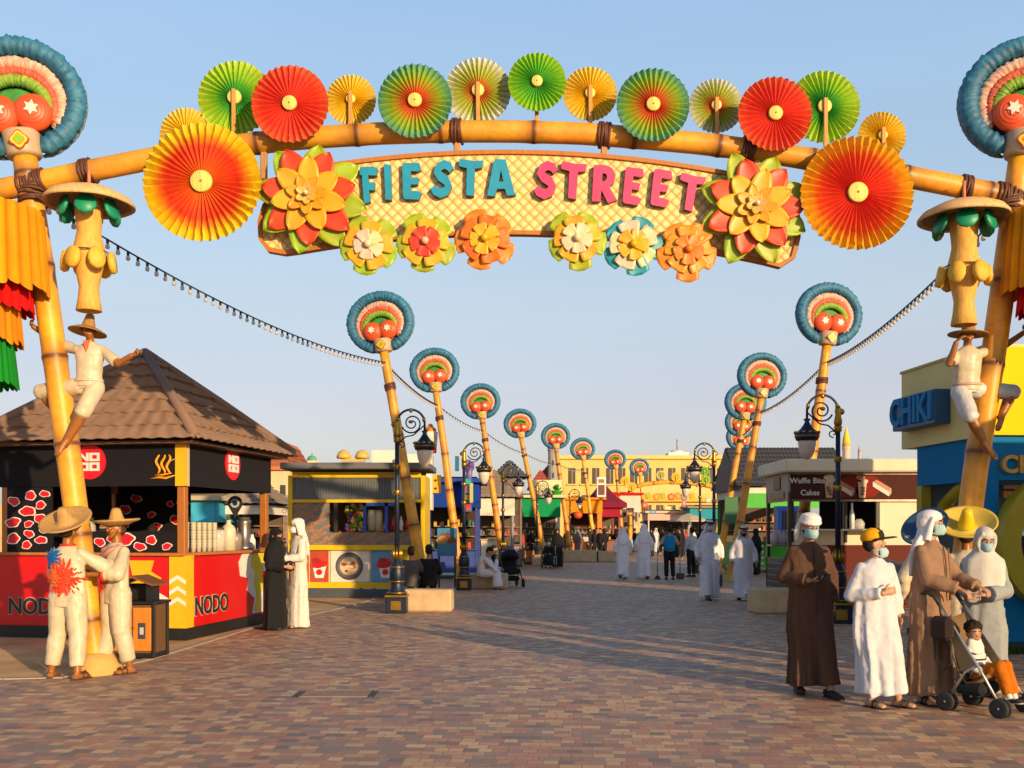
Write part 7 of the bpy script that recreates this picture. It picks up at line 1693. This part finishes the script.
# h) seated men
SEAT = dict(pelvis=(0, .0, .50), lean=(0, -.05, -.45), hipl=(-.09, 0, .52), hipr=(.09, 0, .52), kneel=(-.11, -.42, .50), kneer=(.11, -.42, .50), anklel=(-.11, -.46, .09), ankler=(.11, -.46, .09), elbowl=(-.25, -.12, 1.16), wristl=(-.12, -.35, 1.12), elbowr=(.25, -.12, 1.16), wristr=(.12, -.35, 1.12))
def seated(px, py, rz, label, shirt, trs, H=1.72, robe=False, scarf=None, vox=.013, zoff=0, **kw):
    d = CH*F/(py-HY); pz = dict(SEAT); pz.update(kw)
    f = Fig('person', label, 'person', V((X(px, d), d, zoff)), rz, H, pz, vox=vox)
    m = mat('cloth', shirt); mb = MB(f.T); sh = f.sh
    mb.tube([V((0, 0, .42)), V((0, 0, .52)), V((0, -.01, .75)), V((0, -.03, .88)), V((0, -.05, .97)), V((0, -.05, 1.01))], [.18, .19, .185, .20, .165, .075], m, n=22, flat=[.85, .8, .72, .68, .62, .8], up=(0, 1, 0))
    for k in 'lr':
        a, b, c = [f.J[j+k]+sh for j in ('shoulder', 'elbow', 'wrist')]; mb.tube([a, a.lerp(b, .5), b, b.lerp(c, .5), b.lerp(c, .92)], [.074, .070, .066, .062, .055], m, n=12); mb.ell(a, .076, m); mb.ell(b, .067, m)
        if robe:
            h_, kn, an = f.J['hip'+k], f.J['knee'+k], f.J['ankle'+k]; mb.tube([h_, h_.lerp(kn, .5), kn, kn.lerp(an, .5), kn.lerp(an, .88)], [.125, .125, .115, .12, .13], m, n=14); mb.ell(kn, .115, m)
    if robe: mb.tube([(0, -.1, .52), (0, -.42, .50), (0, -.46, .2)], [.15, .13, .14], m, n=14)
    f.part('robe' if robe else 'shirt', mb, vox*1.2)
    if not robe: f.trousers(trs)
    f.sandals(shoe=True)
    if scarf: f.ghutra(scarf)
    else: f.hair()
    return f
seated(411, 604, 172, 'man in grey jacket seated on the pale block with his back turned', (.11, .095, .085), (.03, .03, .035), zoff=-.03)
seated(429, 603.5, 188, 'man in black seated beside the grey jacketed man, back turned', (.018, .016, .016), (.02, .02, .025), H=1.76, zoff=-.03)
seated(482, 589.5, 78, 'bareheaded man in white robe seated on a block leaning forward, hand at his face', (.76, .76, .82), None, robe=True, H=1.70, zoff=-.05, lean=(0, -.16, -.50), elbowl=(-.2, -.28, 1.10), wristl=(-.05, -.28, 1.42), pitch=28)
seated(493, 583, 80, 'person in black seated just behind the man in white on the stone block', (.02, .018, .018), (.02, .02, .02), H=1.6, zoff=-.05)
# i) pram far
def pram(px, py, label, rz, c=(.015, .015, .017), grp=None):
    b = G(px, py); t = thing('baby_stroller', label, 'stroller', b, rz); bl = mat('cloth', c)
    for x, y in ((-.26, -.36), (.26, -.36), (-.26, .34), (.26, .34)):
        mb = MB(T(x, y, .13) @ RY(90)); mb.tube([(.105*cos(2*pi*i/18), .105*sin(2*pi*i/18), 0) for i in range(18)], .025, mat('rubber', (.015, .015, .015)), n=6, closed=True); wl = mb.build('wheel', t)
        mb = MB(T(x, y, .13) @ RY(90)); mb.lathe([(0, -.01), (.08, -.008), (.08, .008), (0, .01)], mat('metal', (.15, .15, .15)), n=12); mb.build('hubcap', wl)
    mb = MB()
    for q in (-1, 1): mb.tube([(q*.26, -.36, .13), (q*.25, 0, .5), (q*.23, .45, 1.05)], .016, mat('iron', (.03, .03, .03)), n=7); mb.tube([(q*.26, .34, .13), (q*.25, 0, .5)], .016, mat('iron', (.03, .03, .03)), n=7)
    mb.tube([(-.23, .45, 1.05), (.23, .45, 1.05)], .02, mat('iron', (.03, .03, .03)), n=7); mb.build('frame', t)
    mb = MB(); mb.tube([(0, -.28, .46), (0, 0, .44), (0, .18, .55), (0, .30, .9)], [.22, .24, .24, .2], bl, n=12, flat=.45); mb.build('seat', t)
    mb = MB(); mb.lathe([(.27, 0), (.26, .1), (.20, .2), (.1, .26), (0, .27)], bl, n=16, M=T(0, .12, .80) @ RX(-15)); mb.build('hood', t)
    mb = MB(); mb.box((0, .02, .25), (.4, .5, .14), bl, bev=.04); mb.build('basket', t)
    return t
pram(511, 587, 'black empty stroller parked beside the seated man in white', 15)
# j) wheelchair
b = G(549, 568.5); t = thing('wheelchair', 'wheelchair carrying a person in black, halfway down the street', 'wheelchair', b, -8)
for q in (-1, 1):
    mb = MB(T(q*.30, .05, .31) @ RY(90)); mb.tube([(.29*cos(2*pi*i/24), .29*sin(2*pi*i/24), 0) for i in range(24)], .022, mat('rubber', (.03, .03, .03)), n=6, closed=True)
    for i in range(8): mb.tube([(0, 0, 0), (.28*cos(i*pi/4), .28*sin(i*pi/4), 0)], .006, mat('metal', (.5, .5, .5)), n=4)
    mb.build('large_wheel', t)
    mb = MB(T(q*.25, -.42, .09) @ RY(90)); mb.tube([(.07*cos(2*pi*i/14), .07*sin(2*pi*i/14), 0) for i in range(14)], .02, mat('rubber', (.03, .03, .03)), n=5, closed=True); mb.build('castor', t)
    mb = MB(); mb.tube([(q*.25, -.42, .12), (q*.25, -.35, .5), (q*.25, .22, .5), (q*.25, .26, .95), (q*.25, .36, .97)], .015, mat('metal', (.5, .5, .5)), n=6); mb.tube([(q*.25, -.3, .72), (q*.25, .2, .72)], .02, BLK, n=6); mb.build('side_frame', t)
mb = MB(); mb.box((0, -.06, .49), (.46, .44, .05), BLK, bev=.01); mb.box((0, .24, .75), (.46, .04, .42), BLK, bev=.01); mb.build('seat', t)
f = seated(549, 568.5, -8, 'person in black with white face mask sitting in the wheelchair', (.014, .014, .016), None, robe=True, H=1.55, vox=.02, zoff=.03); f.mask((.6, .6, .6))
def abaya(px, py, rz, H, label, c, vox=.02, sc=None, grp=None, seed=1):
    d = CH*F/(py-HY); f = Fig('person', label, 'person', V((X(px, d), d, 0)), rz, H, pose(), vox=vox, group=grp); f.robe(c, hem=.03, w=(.2, .19, .24), amp=.05, seed=seed, sleeve=(.08, .08, .09)); f.hijab(sc or c, hem=1.1); return f
abaya(557.5, 567.5, -5, 1.66, 'woman in black abaya standing behind the wheelchair', (.014, .014, .016))
abaya(578, 558, 20, 1.68, 'woman in grey-brown abaya far down the street by the orange stall', (.16, .13, .13), seed=3)
f = Fig('person', 'woman in black carrying a pale shoulder bag, striding beside the grey-brown abaya', 'person', G(589, 558.5), 60, 1.72, pose(anklel=(-.1, -.25, .09), ankler=(.1, .25, .12)), vox=.02); f.shirt((.02, .02, .022), hem=.8); f.trousers((.02, .02, .022)); f.hijab((.02, .02, .02), hem=1.2); f.sandals(shoe=True)
t = thing('shoulder_bag', 'pale cream shoulder bag on the striding woman in black', 'bag', G(586, 558.8)+V((-.05, -.15, .95))); mb = MB(); mb.box((0, 0, .15), (.34, .14, .28), mat('cloth', (.55, .5, .42)), bev=.05); mb.build('pouch', t); mb = MB(); mb.tube([(-.12, 0, .28), (0, -.02, .55), (.12, 0, .28)], .012, mat('cloth', (.4, .35, .3)), n=6); mb.build('strap', t)
# k) distant people (copies of four prototypes)
pr = []
f = Fig('person', 'x', 'person', (0, 0, 0), 0, 1.72, pose(anklel=(-.1, -.15, .09), ankler=(.1, .15, .1)), vox=.024); f.shirt((.02, .02, .025)); f.trousers((.015, .015, .02)); f.hair(); pr.append(f.t)
f = Fig('person', 'x', 'person', (0, 0, 0), 0, 1.72, pose(), vox=.024); f.shirt((.35, .08, .06)); f.trousers((.03, .035, .06)); f.hair(); pr.append(f.t)
f = Fig('person', 'x', 'person', (0, 0, 0), 0, 1.76, pose(), vox=.024); f.robe((.62, .62, .64), hem=.04); f.ghutra((.62, .62, .62)); pr.append(f.t)
f = Fig('person', 'x', 'person', (0, 0, 0), 0, 1.66, pose(), vox=.024); f.robe((.013, .013, .015), hem=.03); f.hijab((.013, .013, .015)); pr.append(f.t)
used = [0, 0, 0, 0]
far = [(679.5, 54, 0, 'dark clothed person just right of the cleaner, further up the street'), (676, 60, 3, 'black robed figure behind the cleaner'), (663, 66, 0, 'tiny dark figure left of the cleaner, far back'), (684, 70, 1, 'tiny figure in red top right of the cleaner'), (604, 64, 3, 'black robed figure in front of the maroon tent'), (597, 60, 1, 'red topped figure at the left edge of the maroon tent'), (635, 66, 0, 'tiny dark figure between the two white backs'), (656, 72, 2, 'tiny white robed figure under the far arch'), (611, 70, 0, 'dark figure at the maroon tent counter'), (532, 49, 3, 'black figure at the green stall counter'), (524, 49, 1, 'red topped customer at the green stall'), (567, 62, 0, 'dark figure entering the orange stall'), (722, 44, 3, 'black robed figure just behind the right walkers'), (727, 50, 1, 'red topped figure behind the right walkers'), (651, 60, 3, 'black robed figure right of the taller white back'), (700, 64, 0, 'dark figure behind the right lamp posts'), (756, 35.8, 3, 'black veiled customer beside the green stall'), (692, 68, 2, 'tiny white robed figure by the teal stall')]
far += [(600, 57, 0, 'dark figure left of the maroon tent pole'), (616, 68, 3, 'tiny black robed figure behind the first white back'), (630, 75, 1, 'tiny reddish figure in the gap between the white backs'), (640, 78, 0, 'smallest dark figure under the left end of the far arch'), (660, 76, 3, 'tiny black robed figure under the middle of the far arch'), (668, 80, 2, 'smallest white robed figure under the far arch'), (674, 72, 0, 'tiny dark figure behind the cleaner'), (682, 62, 3, 'black robed figure left of the pale shirted man'), (687, 76, 1, 'tiny red topped figure by the teal stall edge'), (703, 58, 3, 'black robed figure between the right lamp posts'), (707, 52, 0, 'dark figure beside the taller right lamp post'), (594, 55, 3, 'black robed figure before the orange stall'), (512, 45, 0, 'dark figure by the dark roofed stall'), (540, 52, 3, 'black robed figure in front of the white panelled stall')]
for px, d, k_, lab in far:
    if not used[k_]: o = pr[k_]; o.location = GX(px, d); o['label'] = lab; o['group'] = 'distant visitors'; used[k_] = 1; o.rotation_euler[2] = rad(random.uniform(0, 360))
    else: dup(pr[k_], GX(px, d), random.uniform(0, 360), lab, 'distant visitors')
# l) staff
def staff(p, rz, label, shirt, H=1.65, mask=None, scarf=None, vox=.014):
    f = Fig('person', label, 'person', p, rz, H, pose(elbowl=(-.24, -.05, 1.14), wristl=(-.14, -.28, 1.12), elbowr=(.24, -.05, 1.14), wristr=(.14, -.28, 1.12)), skin=(.25, .13, .08), vox=vox); f.shirt(shirt); f.trousers((.02, .02, .02)); f.hair(); f.eyes()
    if mask: f.mask(mask)
    return f
KF = V((0, 0, .02))
staff(KM @ V((hitl(KM, 104, 520, 1, -.8).x, -.8, .0))+KF, -5, 'kiosk worker with black mask behind the counter, above the right statue', (.03, .03, .035), 1.74, (.02, .02, .02))
staff(KM @ V((hitl(KM, 153, 530, 1, .4).x, .4, .0)), 160, 'kiosk worker seen from behind, only dark hair above the black cloth', (.02, .02, .02), 1.68)
staff(CM @ V((hitl(CM, 996, 510, 1, 1.2).x, 1.2, .1)), 0, 'shop worker in black at the round portal of the blue corner shop', (.02, .02, .02), 1.75)
staff(CM @ V((hitl(CM, 1018, 510, 1, .9).x, .9, .1)), -20, 'shop worker in dark top inside the round portal at the right edge', (.04, .04, .05), 1.70, (.5, .5, .5))
staff(V((X(871, 20.9), 20.9, 0)), 0, 'waffle seller in the dark kiosk window', (.03, .02, .02), 1.62)

# ---------------------------------------------------------------- statues
SW = (.60, .51, .37); SK = (.30, .12, .035); STR = mat('thatch', (.50, .30, .12))
def statue(label, loc, rz, H, pz, grp='painted statues around the arch posts', skin=SK, hat=None, **k):
    f = Fig('statue', label, 'statue', loc, rz, H, pz, skin=skin, vox=.010, group=grp, kindskin='statue', body='figure')
    return f
def hatpart(f, R=.33, M2=None, col_=None, dots=None, m2=None, crown=.19, up=.07, band=None):
    mb = MB(f.T); sombrero(mb, col_ or STR, f.hd @ T(0, .01, 1.70) @ (M2 or T()), R, crown, up, dots=dots, m2=m2, band=band); return mb.build('sombrero', f.t)
def paint_burst(f, cx, cz, y, c, r, n=40, seed=1):
    rn = random.Random(seed); m_ = mat('paint', c); mb = MB(f.T)
    for i in range(n):
        a = rn.uniform(0, 2*pi); l = r*rn.uniform(.5, 1.15); x = cx+l*.5*cos(a); z = cz+l*.5*sin(a); yy = y(x, z)
        for q in range(4):
            tq = -.45+.3*q; xx = x+l*tq*cos(a); zz = z+l*tq*sin(a)
            mb.ell((0, 0, 0), (l*.17, .008, .016*(1.2-.2*q)), m_, M=T(xx, y(xx, zz), zz) @ RY(-a*57.3), nu=7, nv=4)
    return mb
# back-turned statue
f = statue('painted statue in white with red and blue paint burst on its back', GX(68, 10.9), 172, 1.72,
  pose(elbowl=(-.36, -.10, 1.24), wristl=(-.40, -.34, 1.26), hdirl=(0, -1, .1), elbowr=(.22, -.10, 1.14), wristr=(.12, -.32, 1.18), anklel=(-.17, .10, .09), kneel=(-.13, .02, .5), ankler=(.20, .0, .09), kneer=(.14, -.03, .5), footl=(-.2, -1, 0), footr=(.25, -1, 0)))
f.shirt(SW, hem=.80, kind='statue', frac=.93, sl=(.088, .08, .066), w=(.205, .20, .21)); f.trousers(SW, .86, 'statue', r=(.12, .098, .082)); f.sandals((.06, .03, .02)); f.hair(full='low'); hatpart(f, .275, RX(-33) @ T(0, 0, .055), up=.03, crown=.17)
mb = paint_burst(f, -.02, 1.12, lambda x, z: .128*math.sqrt(max(.05, 1-(x/.215)**2)), (.66, .06, .025), .19, 90); mb.build('paint_burst', f.t)
mb = paint_burst(f, .10, 1.14, lambda x, z: .132*math.sqrt(max(.05, 1-(x/.215)**2)), (.70, .16, .05), .10, 26, 5); mb.build('paint_burst', f.t)
mb = paint_burst(f, .13, 1.34, lambda x, z: .122*math.sqrt(max(.05, 1-(x/.215)**2)), (.02, .12, .38), .12, 40, 3); mb.build('paint_burst', f.t)
mb = MB(f.T); mb.tube([(.072*cos(2*pi*i/20), .005+.062*sin(2*pi*i/20), 1.482) for i in range(20)], .016, mat('paint', (.5, .05, .03)), n=6, closed=True); mb.build('collar', f.t)
# facing statue
f = statue('painted statue of a moustached man in white and straw sombrero beside the left post', GX(116, 11.25), -38, 1.74,
  pose(elbowl=(-.27, -.10, 1.16), wristl=(-.16, -.34, 1.16), hdirl=(0, -1, 0), elbowr=(.27, -.14, 1.14), wristr=(.02, -.36, 1.14), hdirr=(-.8, -.6, 0), anklel=(-.15, -.10, .09), ankler=(.12, .10, .09), kneer=(.11, .0, .5), yaw=-8, footl=(-.3, -1, 0)))
f.shirt(SW, hem=.80, kind='statue', frac=.72, sl=(.088, .082, .075), w=(.20, .20, .21)); f.trousers(SW, .84, 'statue', r=(.12, .10, .085)); f.sandals((.06, .03, .02)); f.hair((.05, .03, .02), full='low'); f.eyes((.08, .04, .02)); hatpart(f, .25, RX(4) @ T(0, 0, .01), up=.04, crown=.17)
mb = MB(f.T); mb.tube([(-.045, -.088, 1.578), (0, -.102, 1.590), (.045, -.088, 1.578)], [.004, .010, .004], mat('matte', (.08, .04, .02)), n=6, M=f.hd); mb.tube([(-.074, 0, 1.63), (-.05, -.05, 1.54), (0, -.07, 1.525), (.05, -.05, 1.54), (.074, 0, 1.63)], .006, mat('matte', (.08, .04, .02)), n=5, M=f.hd); mb.build('moustache', f.t)
mb = paint_burst(f, -.08, 1.02, lambda x, z: -.136*math.sqrt(max(.05, 1-(x/.21)**2)), (.60, .05, .03), .12, 26, 9); mb.build('paint_burst', f.t)
for k_ in 'lr':
    pass
mb = MB(f.T); mb.tube([f.J['elbowr'].lerp(f.J['wristr'], .40), f.J['elbowr'].lerp(f.J['wristr'], .50)], .080, mat('paint', (.5, .06, .03)), n=14); mb.build('cuff', f.t)
mb = MB(f.T); mb.tube([(-.11, -.02, 1.46), (-.06, -.12, 1.40), (0, -.145, 1.33), (.06, -.12, 1.40), (.11, -.02, 1.46)], [.02, .03, .03, .03, .02], mat('paint', (.42, .22, .20)), n=8); mb.build('neckerchief', f.t)
# climbing statue left: local origin at hip height; whole figure lifted
def climber(px, py_hip, d, rz, label, pz, grp='painted statues climbing the arch posts', mir=1):
    z = Z(py_hip, d)-.93*1.48/1.75
    pz['thick'] = 1.3; return statue(label, V((X(px, d), d, z)), rz, 1.50, pz, grp)
f = climber(89, 386, 11.25, 0, 'painted statue of a man in white shorts climbing the left post, one arm stretched out',
  pose(lean=(.02, -.02, 0), elbowl=(-.46, .20, 1.48), wristl=(-.80, .10, 1.72), hdirl=(.1, -.9, .35), palml=(1, .1, 0), curll=.8, elbowr=(.40, -.06, 1.20), wristr=(.60, -.12, 1.30), hdirr=(.8, -.1, .2), palmr=(0, -.6, .5), curlr=.9,
       hipl=(-.09, .02, .92), kneel=(-.68, .12, .86), anklel=(-.44, .22, .50), footl=(.3, -.2, -.9), hipr=(.09, 0, .90), kneer=(.02, -.22, .56), ankler=(-.22, -.20, .14), footr=(-.45, -.3, -.9), yaw=18, roll=-6))
f.shirt(SW, hem=.90, kind='statue', frac=.42, sl=(.078, .080, .07), w=(.185, .165, .175)); f.trousers(SW, .10, 'statue', r=(.115, .10, .10)); f.hair((.05, .03, .02), full='low'); f.eyes((.08, .04, .02)); hatpart(f, .235, RX(-6) @ RY(14) @ T(0, 0, -.03), up=-.045, crown=.20, col_=mat('thatch', (.36, .20, .08)))
mb = MB(f.T); mb.tube([(.172*cos(2*pi*i/24), .125*sin(2*pi*i/24), .985) for i in range(24)], .020, mat('statue', (.62, .52, .40)), n=7, closed=True); mb.build('sash', f.t); mb = MB(f.T); mb.prism([(-.045, 1.49), (.045, 1.49), (0, 1.34)], .02, mat('paint', (.5, .16, .08)), M=T(.02, -.142, 0)); mb.build('neck_opening', f.t)
f = climber(967, 390, 11.25, -4, 'painted statue in white shorts climbing the right post, shading its eyes with one hand',
  pose(lean=(0, -.02, 0), elbowl=(-.27, -.10, 1.24), wristl=(-.20, -.16, 1.52), hdirl=(.5, -.1, .5), palml=(.3, .2, -.7), curll=.4, elbowr=(.46, .18, 1.46), wristr=(.76, .10, 1.68), hdirr=(-.1, -.9, .35), palmr=(-1, .1, 0), curlr=.8,
       hipl=(-.09, 0, .90), kneel=(-.05, -.24, .56), anklel=(.18, -.20, .14), footl=(.45, -.3, -.9), hipr=(.10, .04, .92), kneer=(.62, .10, .90), ankler=(.42, .0, .54), footr=(-.4, -.2, -.9), yaw=-6, roll=3))
f.shirt(SW, hem=.90, kind='statue', frac=.42, sl=(.078, .080, .07), w=(.185, .165, .175)); f.trousers((.55, .55, .55), .12, 'statue', r=(.115, .10, .10)); f.hair((.05, .03, .02), full='low'); f.eyes((.08, .04, .02)); hatpart(f, .25, RX(-2) @ T(0, -.01, -.03), up=-.02, crown=.26, col_=mat('thatch', (.36, .20, .08)))
mb = MB(f.T); mb.tube([(.172*cos(2*pi*i/24), .125*sin(2*pi*i/24), .985) for i in range(24)], .020, mat('statue', (.55, .35, .28)), n=7, closed=True); mb.build('sash', f.t)
# statues hidden behind the family
f = statue('painted statue with broad yellow sombrero standing behind the woman in the white scarf', GX(966, 10.75), 160, 1.66, pose(elbowl=(-.30, -.10, 1.24), wristl=(-.30, -.34, 1.26), elbowr=(.25, -.10, 1.14), wristr=(.15, -.32, 1.18)))
f.shirt(SW, hem=.80, kind='statue', sl=(.088, .08, .066)); f.trousers(SW, .86, 'statue', r=(.12, .098, .082)); f.hair(full='low'); f.sandals(); hatpart(f, .32, RX(-34) @ T(0, 0, .045), col_=mat('paint', (.66, .48, .12)), up=.09, crown=.24, m2=mat('paint', (.72, .52, .04)))
f = statue('painted statue with tilted dark blue dotted sombrero behind the taupe-robed man', GX(927, 10.95), 160, 1.66, pose(elbowl=(-.30, -.10, 1.24), wristl=(-.30, -.34, 1.26)))
f.shirt(SW, hem=.80, kind='statue', sl=(.088, .08, .066)); f.trousers(SW, .86, 'statue'); f.hair(full='low'); f.sandals(); f.eyes(); hatpart(f, .27, RY(30) @ RX(-42) @ T(0, .0, .04), col_=mat('paint', (.03, .08, .16)), dots=mat('paint', (.62, .48, .16)), up=.05, crown=.20)
